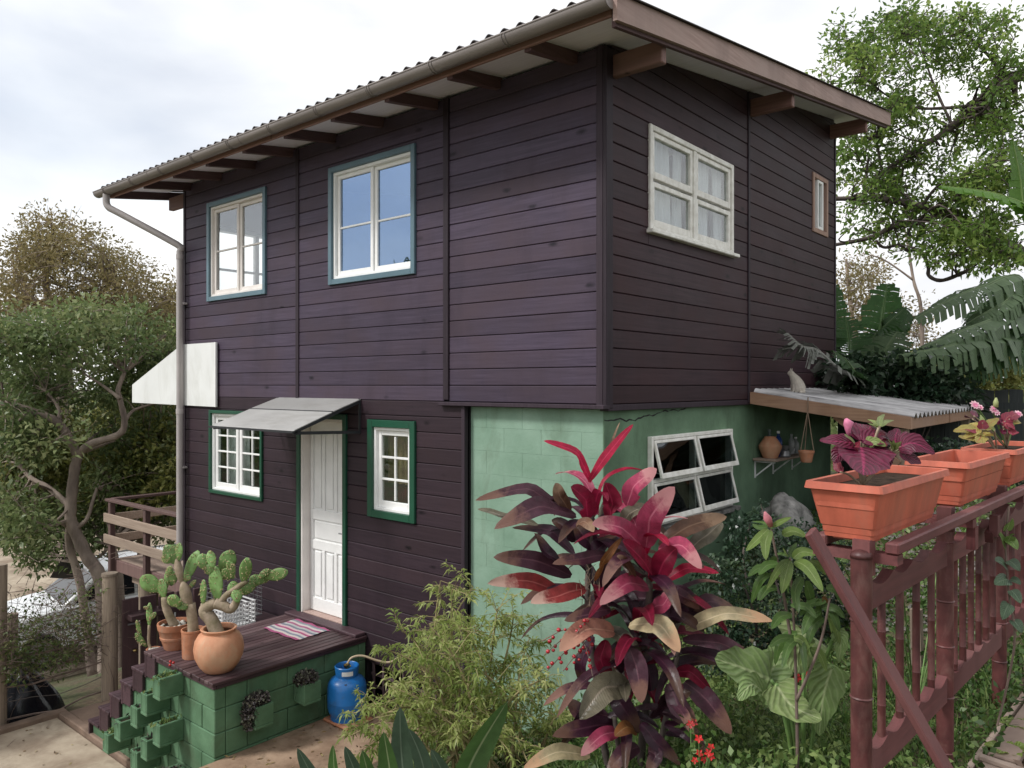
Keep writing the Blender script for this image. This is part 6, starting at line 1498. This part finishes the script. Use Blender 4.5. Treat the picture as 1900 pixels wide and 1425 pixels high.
cl1 = potted('coleus', b1, 'crimson coleus with gold-edged leaves in the box at the fence end',
  [((835,455),(850,540),(850,640),300,'coleus',-.16),((800,430),(690,420),(565,415),110,'coleus',-.05),((830,420),(880,360),(900,315),190,'coleus',.08),((850,430),(950,370),(1035,400),110,'coleus',.05),((1080,460),(1180,430),(1320,500),140,'coleus',-.03),((1060,430),(1060,390),(1080,335),100,'coleus',.05),((1080,470),(1190,460),(1290,480),90,'coleus_r',.0),
   ((800,440),(760,400),(730,380),60,'bract',-.05),((1040,470),(1030,430),(1010,400),36,'bract',-.05),((1045,470),(1070,440),(1100,420),36,'bract',-.05),((1040,475),(1050,440),(1050,410),30,'bract',-.05),((700,620),(680,570),(690,520),50,'coleus_r',.05),
   ((960,320),(920,290),(880,275),34,'bract',.1),((960,320),(960,275),(990,240),36,'bract',.1),((960,320),(1000,290),(1050,280),34,'bract',.1),((950,330),(915,310),(880,300),30,'bract',.1),((830,460),(790,470),(830,420),60,'coleus_r',-.05),((870,430),(930,420),(1000,450),70,'bract',-.02),((900,470),(980,520),(1010,590),130,'coleus',-.05),((780,470),(700,500),(660,560),110,'coleus',0),((1090,480),(1150,520),(1230,560),110,'coleus',.0),((860,420),(820,370),(770,350),110,'coleus',.1),((1100,450),(1150,400),(1220,395),100,'coleus',.08),((920,440),(980,400),(1040,450),100,'coleus_r',.03)], 2.42, zE, .2842)
mb = MB(); mb.tube([at(*zE(760,400),2.45),at(*zE(750,340),2.45),at(*zE(755,300),2.45),at(*zE(735,272),2.45)],[.004,.009,.016,.005],10); mb.build('bud', M['petal_pink'], cl1, smooth=True)
b3 = at(1850,800,3.65); b3.z = 2.85
cl3 = potted('coleus', b3, 'yellow coleus rosette at the near end of the third window box',
  [((1300,590),(1130,560),(940,590),150,'coleus_y',-.05),((1310,610),(1180,680),(1010,660),150,'coleus_y',-.08),((1320,620),(1300,690),(1250,740),150,'coleus_y',-.1),((1330,600),(1420,650),(1470,620),120,'coleus_y',-.05),((1320,560),(1230,500),(1140,500),130,'coleus_y',.05),((1340,560),(1340,480),(1350,430),120,'coleus_r',0),((1360,560),(1450,470),(1560,410),110,'coleus_y',.05),((1310,580),(1200,590),(1090,560),60,'coleus_r',-.06),((1500,580),(1480,550),(1460,520),60,'bract',0),((1330,470),(1330,420),(1310,360),60,'bract',.05),((1300,560),(1180,620),(1060,690),90,'coleus_y',-.07)], 3.55, zG, .13684)
b4 = at(1868,800,3.9); b4.z = 2.85
cl4 = potted('coleus', b4, 'crimson and gold coleus behind the yellow one in the third window box',
  [((1620,520),(1680,480),(1780,560),150,'coleus_r',-.02),((1640,450),(1700,380),(1800,400),130,'coleus_r',.02),((1600,470),(1560,440),(1540,500),110,'coleus',0),((1700,420),(1780,360),(1850,380),120,'coleus_r',.05),((1700,560),(1780,620),(1830,610),90,'coleus_r',-.05),((1740,470),(1800,440),(1860,470),120,'coleus_y',.05),((1620,560),(1600,600),(1570,560),80,'coleus',0),((1200,420),(1150,390),(1100,400),100,'coleus',.1),((1220,380),(1230,330),(1270,320),90,'coleus',.1)], 3.8, zG, .13684)
pf = empty('pink_flowers', (b4.x,b4.y,b4.z), 'pink daisy-like flowers standing in the third window box', 'flowers')
for x, y, r in ((1235,230,.022),(1300,260,.016),(1490,300,.018),(1520,330,.018),(1480,270,.012),(1820,350,.018)):
    p = at(*zG(x,y),3.85); flower(p, r*1.25, 'petal_pale', 9, parent=pf); flower(p-FW*.004, r*.7, 'petal_pink', 8, parent=pf, name='flower_centre')
    mb = MB(); mb.tube([Vector((b4.x,b4.y,b4.z)), p-Vector((0,0,.01))+FW*.01], .003, 5); mb.build('stem', M['cactus'], pf)
mb = MB(); mb.tube([at(*zG(1515,260),3.85),at(*zG(1518,190),3.85),at(*zG(1522,130),3.85)],[.012,.012,.004],8); mb.build('spike', M['bract'], pf, smooth=True); 

# ---- vine leaves on the fence at the frame edge
vn = empty('fence_vine', fpos(1.5,.05,2.1), 'grey-green leafy vine climbing the bamboo fence', 'vine')
M['vine_g'] = bladem('vine_grey_green', (.13,.21,.12), (.2,.28,.17), (.2,.28,.18), trans=.25, veins=8); M['vine_b'] = bladem('vine_bright', (.22,.36,.09), (.3,.42,.14), (.32,.42,.18), trans=.35, veins=8)
p = smooth_path([fpos(1.35,.06,1.7),at(1882,1200,3.2),at(1872,1100,3.2),at(1866,1010,3.2),at(1872,940,3.2)],5); MB().tube(p,.005,6).build('stem', M['twig'], vn)
for b,t_,w,mt in (((1868,1010),(1880,990),22,'vine_b'),((1866,1015),(1850,985),20,'vine_b'),((1872,1040),(1892,1060),26,'vine_g'),((1866,1050),(1846,1040),24,'vine_g'),((1872,1075),(1845,1085),26,'vine_g'),((1876,1095),(1894,1120),24,'vine_g'),((1872,1120),(1860,1150),24,'vine_g'),((1880,1150),(1896,1175),24,'vine_g'),((1870,1000),(1888,1020),24,'vine_b'),((1874,1075),(1894,1085),20,'vine_g'),((1868,985),(1878,962),20,'vine_b')):
    b_,t2 = at(*b,3.2),at(*t_,3.16); blade('leaf',[b_,b_.lerp(t2,.5)+Vector((0,0,.006)),t2],w*3.2/FPX,M[mt],vn,nseg=8,fold=.15,prof='ovate')
nd = [(1795,972,1790,1003,20,3.9),(1750,985,1738,968,16,3.9),(1772,1000,1745,1010,16,3.9),(1790,1000,1800,960,18,3.9),(1650,1020,1632,1000,18,3.2),(1652,1022,1660,1000,16,3.2),(1650,1025,1640,1045,18,3.2),(1668,1030,1684,1018,16,3.2),(1668,1032,1660,1052,16,3.2),(1560,1040,1572,1025,18,2.9)]
yb = at(1700,1150,3.6); yl = empty('young_plant', (yb.x,yb.y,ground_z(yb.x,yb.y)), 'young plant with light green leaves behind the scalloped top rail', 'plant')
for x0,y0,x1,y1,w,d0 in nd:
    a_,c_ = at(x0,y0,d0),at(x1,y1,d0-.02); blade('leaf',[a_,a_.lerp(c_,.5)+Vector((0,0,.004)),c_],w*d0/FPX,M['vine_b'],yl,nseg=8,fold=.15,prof='ovate')
    MB().tube(smooth_path([Vector(yl.location),Vector(yl.location).lerp(a_,.6),a_],3),.003,5).build('stem', M['cactus'], yl)
# lettuces in the bed
M['lettuce'] = bladem('lettuce', (.30,.42,.08), (.36,.48,.12), (.42,.52,.2), trans=.4, veins=6)
for px_, py_, txt in ((1870,1355,'pale green lettuce seedling in the mulch beside the stick'),(1886,1290,'bright lettuce seedling further along the raised bed')):
    dd = 3.02 if px_ == 1870 else 3.25
    c_ = at(px_,py_,dd); c_.z = 1.715; e = empty('lettuce', c_, txt, 'lettuce', 'lettuces in the raised bed')
    for k in range(7):
        a = k*.9; dv = Vector((math.cos(a),math.sin(a),.5))*random.uniform(.06,.09); blade('leaf',[c_,c_+dv*.6+Vector((0,0,.015)),c_+dv],.05,M['lettuce'],e,nseg=8,fold=.1,hint=Vector((0,0,1)),prof='strap',wave=.2)

# ---- bananas
M['ban'] = bladem('banana_leaf', (.045,.12,.03), (.07,.15,.045), (.12,.2,.08), trans=.35, veins=60, mott=.35)
M['ban_grey'] = bladem('banana_leaf_grey', (.12,.19,.09), (.22,.23,.12), (.18,.25,.13), trans=.4, veins=60, mott=.35)
M['ban_bright'] = bladem('banana_leaf_bright', (.14,.30,.045), (.2,.36,.08), (.26,.38,.12), trans=.45, veins=60, mott=.3)
M['ban_dead'] = bladem('banana_leaf_dry', (.20,.21,.18), (.28,.28,.24), (.3,.3,.27), trans=.2, veins=60, mott=.4)
M['ban_stem'] = plain('banana_stem', (.12,.13,.08), .7, .4, 5, .3)
def banana_leaf(P, hw, mat, parent, n=22, droop=.6, gap=.25, name='leaf', sides=(1,-1), hint=None, fan=0):
    path = smooth_path(P, 8); m = len(path)-1; mb = MB(); T=[]; S=[]
    def pt(u):
        f = u*m; i = min(int(f), m-1); return path[i].lerp(path[i+1], f-i)
    hint = hint or (Vector((0,0,1))-FW*.4)
    for sd_ in sides:
        for k in range(n):
            u0, u1 = .06+.94*k/n, .06+.94*(k+1)/n
            g = gap*random.random()*(u1-u0)*1.6 if random.random() < .75 else 0
            w = hw*(math.sin(math.pi*min(1,.08+.9*((u0+u1)/2)))**.6)*random.uniform(.85,1.1)
            a, b = pt(u0), pt(u1); tg = (b-a).normalized(); s_ = tg.cross(hint).normalized()*sd_; dr = droop*random.uniform(.7,1.3)
            fw = tg*w*(.25+fan)
            dn = Vector((0,0,-1))
            m1 = s_*(w*.5)+dn*(w*.5*dr*.35)+fw*.5; m2 = s_*w*(1-.35*min(1,dr))+dn*(w*dr*.9)+fw
            gsh = (b-a)*(g/(u1-u0)) if u1 > u0 else Vector()
            base = len(mb.v)
            mb.add([a,b,a+m1,b+m1-gsh*.5,a+m2+gsh*.2,b+m2-gsh],[(0,1,3,2),(2,3,5,4)]); T += [u0,u1,u0,u1,u0,u1]; S += [0.02,.02,.5*sd_,.5*sd_,.9*sd_,.9*sd_]
    base = len(mb.v); mb.tube(path,[lerp(.016,.004,i/m) for i in range(m+1)],6)
    T += [.5]*(len(mb.v)-base); S += [0]*(len(mb.v)-base); mb.attr=[('t',T),('s',S)]
    return mb.build(name, mat, parent)
def zF(x,y,d): return at(1540+.1895*x, 440+.1895*y, d)
random.seed(77)
def banana(name, base, label, top):
    e = empty(name, base, label, 'banana plant', 'banana plants behind the lean-to'); b = Vector(base)
    MB().tube(smooth_path([b+Vector((0,0,-.1)), b.lerp(top,.5), top],5),[lerp(.10,.05,i/10) for i in range(11)],10).build('stem', M['ban_stem'], e, smooth=True); return e
def gz(v): return (v.x, v.y, ground_z(v.x,v.y))
q = at(1910,760,10.2); e1 = banana('banana_plant', gz(q), 'banana plant with long shredded grey-green leaves arching left over the fence', at(1915,640,10.2))
t1 = at(1915,640,10.2)
for pts, hw, mt, dr in (([t1,zF(1880,400,10.1),zF(1500,480,9.8),zF(1250,570,9.6),zF(830,800,9.4)],.30,'ban_grey',.75),([t1,zF(1880,700,10.0),zF(1560,810,9.5),zF(1280,915,9.2),zF(900,1080,9.0)],.30,'ban_grey',.9),([t1,zF(1870,930,10.0),zF(1500,960,9.3),zF(1160,1060,9.0),zF(700,1150,8.8)],.36,'ban_grey',.95),([t1,zF(1850,560,9.9),zF(1700,640,9.7),zF(1480,760,9.6),zF(1330,850,9.6)],.26,'ban_grey',.8),([t1,zF(1880,1050,9.7),zF(1700,1080,9.5),zF(1500,1180,9.3),zF(1300,1330,9.2)],.30,'ban',.9),([t1,zF(1800,900,10.3),zF(1500,1000,10.2),zF(1250,1200,10.1),zF(1100,1400,10)],.34,'ban',.8),([t1,zF(1800,600,10.4),zF(1560,640,10.5),zF(1330,820,10.5)],.30,'ban',.6),([t1,zF(1900,900,9.8),zF(1650,1000,9.7),zF(1420,1300,9.6)],.32,'ban',.8),([t1,zF(1700,420,10.3),zF(1620,560,10.2),zF(1600,700,10.2)],.22,'ban',.4)):
    banana_leaf(pts, hw, M[mt], e1, 30, dr)
q = at(1612,770,10.6); e2 = banana('banana_plant', gz(q), 'banana plant with dark upright feathery leaves beside the house end', at(1612,690,10.6)); t2 = at(1612,690,10.6)
for pts, hw, mt, dr, gp in (([t2,zF(215,1190,10.4),zF(190,1000,10.4),zF(155,790,10.4)],.42,'ban',.15,.7),([t2,zF(400,1390,10.0),zF(520,1150,9.9),zF(660,925,9.9)],.42,'ban_grey',.25,.8),([t2,zF(480,1100,10.9),zF(500,900,10.9),zF(560,460,10.9)],.42,'ban',.2,.15),([t2,zF(420,1000,10.8),zF(560,850,10.7),zF(740,690,10.7)],.36,'ban',.5,.2),([t2,zF(60,1100,10.7),zF(60,800,10.8),zF(50,470,10.8)],.22,'ban',.1,.1),([t2,zF(560,1250,10.2),zF(800,1200,10.1),zF(1000,1320,10.0)],.34,'ban',.7,.5),([t2,zF(500,1350,9.9),zF(650,1380,9.8),zF(800,1420,9.7)],.3,'ban',.6,.6)):
    banana_leaf(pts, hw, M[mt], e2, 26, dr, gp)
q = at(1960,760,8.6); e3 = banana('banana_plant', gz(q), 'banana plant whose bright fresh leaf pokes in above the fence', at(1985,500,8.6)); t3 = at(1985,500,8.6)
banana_leaf([t3,at(1930,400,8.5),at(1850,360,8.3),at(1745,345,8.2)], .17, M['ban_bright'], e3, 20, .5, .1)
banana_leaf([t3,at(1910,420,8.5),at(1893,330,8.5),at(1880,262,8.5)], .17, M['ban_bright'], e3, 16, .2, .1)
def zH(x,y,d): return at(1400+.1263*x, 580+.1263*y, d)
q = at(1603,760,9.75); e4 = banana('banana_plant', gz(q), 'low banana plant with a dry fan-shaped leaf drooping onto the lean-to roof', at(1601,706,9.75))
t4 = at(1601,706,9.75)
banana_leaf([t4,zH(1300,870,8.2),zH(940,560,8.0),zH(700,490,7.85),zH(490,300,7.8)], .27, M['ban_dead'], e4, 24, .55, .75, fan=.9)
banana_leaf([t4,zH(1250,830,8.1),zH(980,600,8.0),zH(700,500,7.9),zH(410,540,7.85)], .24, M['ban_dead'], e4, 20, .9, .8, fan=.6, sides=(1,))
banana_leaf([t4,zH(1500,900,8.4),zH(1350,700,8.4),zH(1150,560,8.4)], .22, M['ban'], e4, 16, .5, .6)
# ---- trees
def tree(name, label, limbs, clumps, per, L, W, lmat, bmat, base, group=None, twigs=1, r0=.35, r1=.6, squash=.75, out=.8, twl=1.0):
    e = empty(name, base, label, 'tree', group)
    tk = MB(); allp = []
    for pts, ra, rb_ in limbs:
        p = smooth_path([at(*q) for q in pts], 6); rr = [lerp(ra,rb_,(i/(len(p)-1))**.8)*(1+.06*math.sin(i*1.9)) for i in range(len(p))]; tk.tube(p, rr, 10); allp += list(zip(p, rr))
    tk.build('trunk', M[bmat], e, smooth=True)
    cs_ = [Vector(c) for c in clumps]; bt = MB()
    for c in cs_:
        q, r_ = min(allp, key=lambda a: (a[0]-c).length_squared)
        md = q.lerp(c,.5)+Vector((random.gauss(0,.12),random.gauss(0,.12),random.gauss(.05,.12))); p = smooth_path([q,md,c],4); bt.tube(p,[lerp(min(r_*.5,.035),.006,i/(len(p)-1)) for i in range(len(p))],5,cap=False)
        for k in range(twigs):
            dv = Vector((random.gauss(0,1),random.gauss(0,1),random.gauss(.2,.7))).normalized()*random.uniform(.25,.6)*twl; bt.tube([c,c+dv*.5+Vector((0,0,.03)),c+dv],[.007,.005,.002],4,cap=False)
    bt.build('branches', M[bmat], e, kind='stuff')
    Vv,Q,r = clump_leaves([list(c) for c in cs_], [random.uniform(r0,r1) for _ in cs_], per, L, W, squash=squash, out=out)
    np_mesh('crown', Vv, Q, r, lmat, parent=e, kind='stuff'); return e
def scatter(regions, dens):
    """clump centres: (cx,cy,rx,ry,d,dspread,count)"""
    out = []
    for cx,cy,rx,ry,d,ds,n in regions:
        for _ in range(int(n*dens)):
            a = random.random()*6.28; r = math.sqrt(random.random()); out.append(at(cx+rx*r*math.cos(a), cy+ry*r*math.sin(a), d+random.uniform(-ds,ds)))
    return out
M['leafA'] = leafmat('tree_leaf_dark', (.075,.12,.045), (.165,.22,.085), (.34,.36,.17), trans=.4)
M['leafB'] = leafmat('tree_leaf_olive', (.13,.12,.05), (.24,.20,.085), (.36,.28,.15), trans=.4)
M['leafC'] = leafmat('tree_leaf_yellow', (.09,.12,.03), (.21,.23,.06), (.38,.36,.13), trans=.35)
M['leafR'] = leafmat('tree_leaf_fresh', (.06,.12,.03), (.16,.26,.055), (.34,.42,.11), trans=.5)
random.seed(9)
bA = at(190,1240,12.8); 
regA = [(240,940,60,50,14.4,.6,8),(310,960,30,50,14.4,.6,6),(300,860,40,50,14.4,.5,6),(40,820,60,70,12.2,.5,8),(20,960,40,60,12.3,.4,5),(210,850,40,50,13.4,.4,5),(60,640,110,60,12.7,1.0,16),(190,620,130,50,12.9,1.1,19),(290,690,50,60,13.9,.6,10),(120,700,130,50,13.8,1.0,16),(240,720,80,40,13.8,.6,9),(40,760,70,60,13.8,.9,10),(20,860,50,70,13.8,.9,10),(60,950,80,60,13.8,.8,12),(90,1020,70,25,13.8,.6,6),(270,800,70,50,14.4,.6,9),(210,930,60,50,14.2,.6,7),(290,900,50,50,14.6,.6,6),(190,1000,50,25,14.0,.5,4)]
tree('spreading_tree', 'spreading tree with twisted pale trunk and dense dark green crown left of the house',
  [([(196,1260,12.8),(188,1085,12.8),(160,1030,12.8),(135,975,12.8),(131,948,12.8),(138,874,12.8),(145,844,12.8)],0.119,0.077), ([(145,844,12.8),(168,824,12.7),(219,807,12.7),(231,783,12.7),(222,739,12.7),(219,723,12.7),(231,692,12.8)],0.070,0.035), ([(145,846,12.8),(111,787,12.6),(67,766,12.5),(27,753,12.4),(-30,745,12.4)],0.077,0.042), ([(111,787,12.6),(108,756,12.7),(85,725,12.8)],0.042,0.021),
   ([(172,1260,13.0),(150,1090,13.0),(128,1010,12.9),(132,960,12.8)],0.077,0.056), ([(133,985,12.8),(160,965,12.8),(172,930,12.9),(180,905,13.0)],0.042,0.021), ([(131,940,12.8),(90,905,13.0),(50,880,13.1),(10,820,13.0)],0.056,0.028), ([(228,1260,13.4),(221,1090,13.4),(214,1045,13.4),(205,1010,13.4)],0.091,0.070), ([(231,783,12.7),(250,760,13.0),(300,745,13.2)],0.035,0.014), ([(222,739,12.4),(190,715,12.6),(150,690,12.6)],0.035,0.014)],
  scatter(regA,1.0), 160, .11, .052, M['leafA'], 'bark', (bA.x,bA.y,ground_z(bA.x,bA.y)), group='trees left of the house', r0=.35, r1=.6, twigs=3)
bB = at(110,1010,18); random.seed(10)
regB = [(60,480,60,50,17.5,1.6,16),(140,470,70,45,17.5,1.6,20),(210,520,70,40,17.5,1.6,20),(290,560,55,40,17.8,1.6,20),(100,560,110,40,18,1.8,20),(230,610,110,40,18,1.8,26),(20,570,40,80,17.5,1.5,14),(310,630,40,50,18,1.5,16),(95,425,25,18,17.5,.6,5),(170,560,60,30,18,1.5,10)]
tree('olive_tree', 'tall thin-leaved olive-brown tree standing behind the dark spreading one',
  [([(110,1000,18),(112,850,18),(120,700,18),(125,640,18),(170,590,17.8),(220,545,17.6)],.28,.06), ([(120,690,18),(100,600,18),(85,520,17.8),(98,440,17.6),(92,405,17.5)],.14,.02), ([(125,640,18),(200,620,18.2),(270,590,18.2),(310,560,18)],.12,.03), ([(100,600,18),(50,540,17.8),(20,480,17.6)],.09,.02)],
  scatter(regB,1.25), 115, .10, .042, M['leafB'], 'bark', (bB.x,bB.y,ground_z(bB.x,bB.y)), group='trees left of the house', twigs=3, r0=.40,r1=.75)
bC = at(270,1000,14); random.seed(11)
regC = [(280,900,70,60,14.5,1,16),(200,880,60,60,14.5,1,12),(60,810,60,60,14.8,1,12),(110,880,60,60,15,1,14),(310,820,40,50,14.5,1,10),(30,900,50,80,15,1,10),(260,780,80,50,15.5,1,12)]
tree('pale_tree', 'yellow-green tree glimpsed through the gaps below the dark crown',
  [([(270,1040,14.5),(262,960,14.5),(268,880,14.5),(290,800,14.5)],.14,.04), ([(262,950,14.5),(200,900,14.6),(150,860,14.8)],.07,.03), ([(262,960,14.5),(160,930,15),(60,860,15)],.08,.03)],
  scatter(regC,1.1), 240, .11, .055, M['leafC'], 'bark', (bC.x,bC.y,ground_z(bC.x,bC.y)), group='trees left of the house', r0=.45,r1=.8)
# right-hand tree
random.seed(14)
bR = at(1985,720,13)
regR = [(1570,90,60,50,13,1,5),(1720,150,170,130,13.4,1.2,14),(1800,380,110,110,12.8,1,14),(1620,380,60,70,13,1,7),(1580,130,70,50,12.6,1,12),(1650,80,60,50,12.8,1,10),(1620,190,60,40,12.6,1,7),(1700,40,80,30,13,1,8),(1800,50,80,40,13,1,11),(1860,120,50,60,12.6,1,8),(1760,120,50,40,13.2,1,5),(1680,215,40,25,12.8,.8,6),(1840,330,60,45,12,.8,14),(1780,350,50,30,12.2,.8,9),(1800,420,60,30,12,.8,11),(1830,470,60,30,12,.8,11),(1760,470,50,25,12.2,.6,4),(1600,330,50,40,13,.8,4),(1590,260,40,25,13,.8,4),(1870,230,40,50,12.6,.8,5),(1720,290,40,40,13,.8,4),(1640,290,40,40,13,.8,4),(1730,230,180,230,13.2,1.0,46),(1860,260,50,90,12.6,.8,14),(1640,330,90,90,13,.8,12),(1700,430,120,50,12.8,.8,10)]
tree('broad_tree', 'broad open tree with dark crooked branches and fresh green leaves right of the house',
  [([(1985,760,13),(1970,600,13),(1930,500,12.9),(1860,455,12.8),(1812,434,12.7),(1765,404,12.6),(1742,394,12.6),(1701,381,12.6),(1630,369,12.7),(1540,369,12.8)],0.187,0.036), ([(1745,398,12.6),(1694,414,12.6),(1657,421,12.6),(1614,441,12.6),(1540,456,12.7)],0.065,0.029), ([(1985,620,13),(1980,300,13),(1930,150,13),(1863,152,12.9),(1812,195,12.8),(1765,236,12.8),(1740,254,12.8),(1681,290,12.8),(1620,330,12.9)],0.158,0.022),
   ([(1863,152,12.9),(1840,110,12.9),(1790,60,13)],0.043,0.014), ([(1812,195,12.8),(1760,200,12.9),(1700,200,12.9),(1650,180,12.9),(1600,140,12.8)],0.036,0.011), ([(1625,256,12.8),(1637,320,12.8),(1644,370,12.7)],0.025,0.022), ([(1612,290,12.9),(1606,340,12.8),(1606,372,12.8)],0.022,0.014), ([(1740,254,12.8),(1700,262,12.9),(1650,240,12.9)],0.025,0.009), ([(1701,381,12.6),(1660,350,12.7),(1600,345,12.8)],0.025,0.009), ([(1625,446,12.7),(1640,459,12.7),(1669,455,12.7),(1684,465,12.7),(1707,465,12.7),(1722,493,12.6),(1724,512,12.6),(1750,520,12.5),(1800,500,12.4)],0.022,0.032), ([(1765,404,12.6),(1790,350,12.4),(1840,320,12.2)],0.036,0.014), ([(1812,434,12.7),(1840,460,12.3),(1860,480,12.1)],0.029,0.014), ([(1768,236,12.8),(1730,150,13),(1700,60,13)],0.029,0.009)],
  scatter(regR,1.75), 40, .10, .048, M['leafR'], 'bark_dark', (bR.x,bR.y,ground_z(bR.x,bR.y)), group='trees right of the house', twigs=3, twl=.5, r0=.16,r1=.36)
random.seed(15); bS = at(1705,720,20)
tree('thin_tree', 'thin pale tree with sparse small leaves far behind the bananas',
  [([(1712,720,20),(1709,576,20),(1695,520,20),(1682,440,20),(1672,400,20)],.06,.02), ([(1695,520,20),(1640,482,20),(1600,470,20)],.03,.012), ([(1590,720,21),(1585,620,21),(1575,540,21),(1570,480,21)],.10,.03), ([(1585,620,21),(1610,560,21),(1620,520,21)],.05,.015)],
  scatter([(1590,520,40,50,21,1,16),(1585,600,40,40,21,1,10),(1670,590,50,30,21,1,6),(1700,630,60,30,21,1,6)],1.2), 90, .11,.05, M['leafB'], 'bark', (bS.x,bS.y,ground_z(bS.x,bS.y)), group='trees right of the house', twigs=3, r0=.5,r1=.9)
# bushes beyond the rear fence and under the lean-to
random.seed(16)
for k, (cells, lab, mt) in enumerate((([(x,y,13) for x in range(1720,1900,26) for y in (668,692,716)], 'pale yellowish bushes beyond the dark rear fence', 'leafC'), ([(x,y,9.2) for x in range(1560,1780,24) for y in (690,712,735)], 'deep green undergrowth at the foot of the banana plants', 'bush_leaf'), ([(x,y,7.2) for x in range(1715,1900,24) for y in (850,880)], 'shady undergrowth between the window boxes and the rear fence', 'bush_leaf'))):
    c0 = at(*cells[len(cells)//2]); bush('undergrowth', cells, 130, .10 if k < 2 else .06, .05 if k < 2 else .032, M[mt], lab, 'undergrowth', .2,.4, (c0.x,c0.y,ground_z(c0.x,c0.y)), 10)
# distant woodland closing the view
random.seed(17); cw = []
for k in range(230):
    a = math.radians(random.uniform(-78,62)); d = random.uniform(42,70); p = CAM + (FW*math.cos(a)+RT*math.sin(a))*d; cw.append((p.x,p.y,ground_z(p.x,p.y)+random.uniform(.5,4.2)))
Vv,Q,r = clump_leaves(cw, [random.uniform(1.6,3.0) for _ in cw], 150, .55,.36)
np_mesh('distant_woodland', Vv, Q, r, M['leafA'], kind='stuff', label='distant belt of woodland on the hillside', cat='woodland')

for k, (x, y, h_, seed) in enumerate(((-9.5,-8.5,7.2,3),(-13.5,-7.0,8.2,4))):
    random.seed(seed); z0 = ground_z(x,y); e = empty('garden_tree', (x,y,z0), ('lower leafy tree standing before the house front beyond the terrace slab', 'taller leafy tree standing before the house front down the slope')[k], 'tree', 'trees before the house front')
    tk = MB(); p = smooth_path([(x,y,z0-.1),(x+.1,y+.1,z0+h_*.3),(x-.1,y,z0+h_*.6),(x,y+.1,z0+h_*.9)],5); tk.tube(p,[lerp(.16,.04,i/(len(p)-1)) for i in range(len(p))],9); tk.build('trunk', M['bark'], e, smooth=True)
    cs_ = [(x+random.gauss(0,1.1), y+random.gauss(0,1.1), z0+h_*random.uniform(.4,1.05)) for _ in range(34)]
    Vv,Q,r = clump_leaves(cs_, [random.uniform(.5,.9) for _ in cs_], 70, .16, .08); np_mesh('crown', Vv, Q, r, M['leafA'], parent=e, kind='stuff')
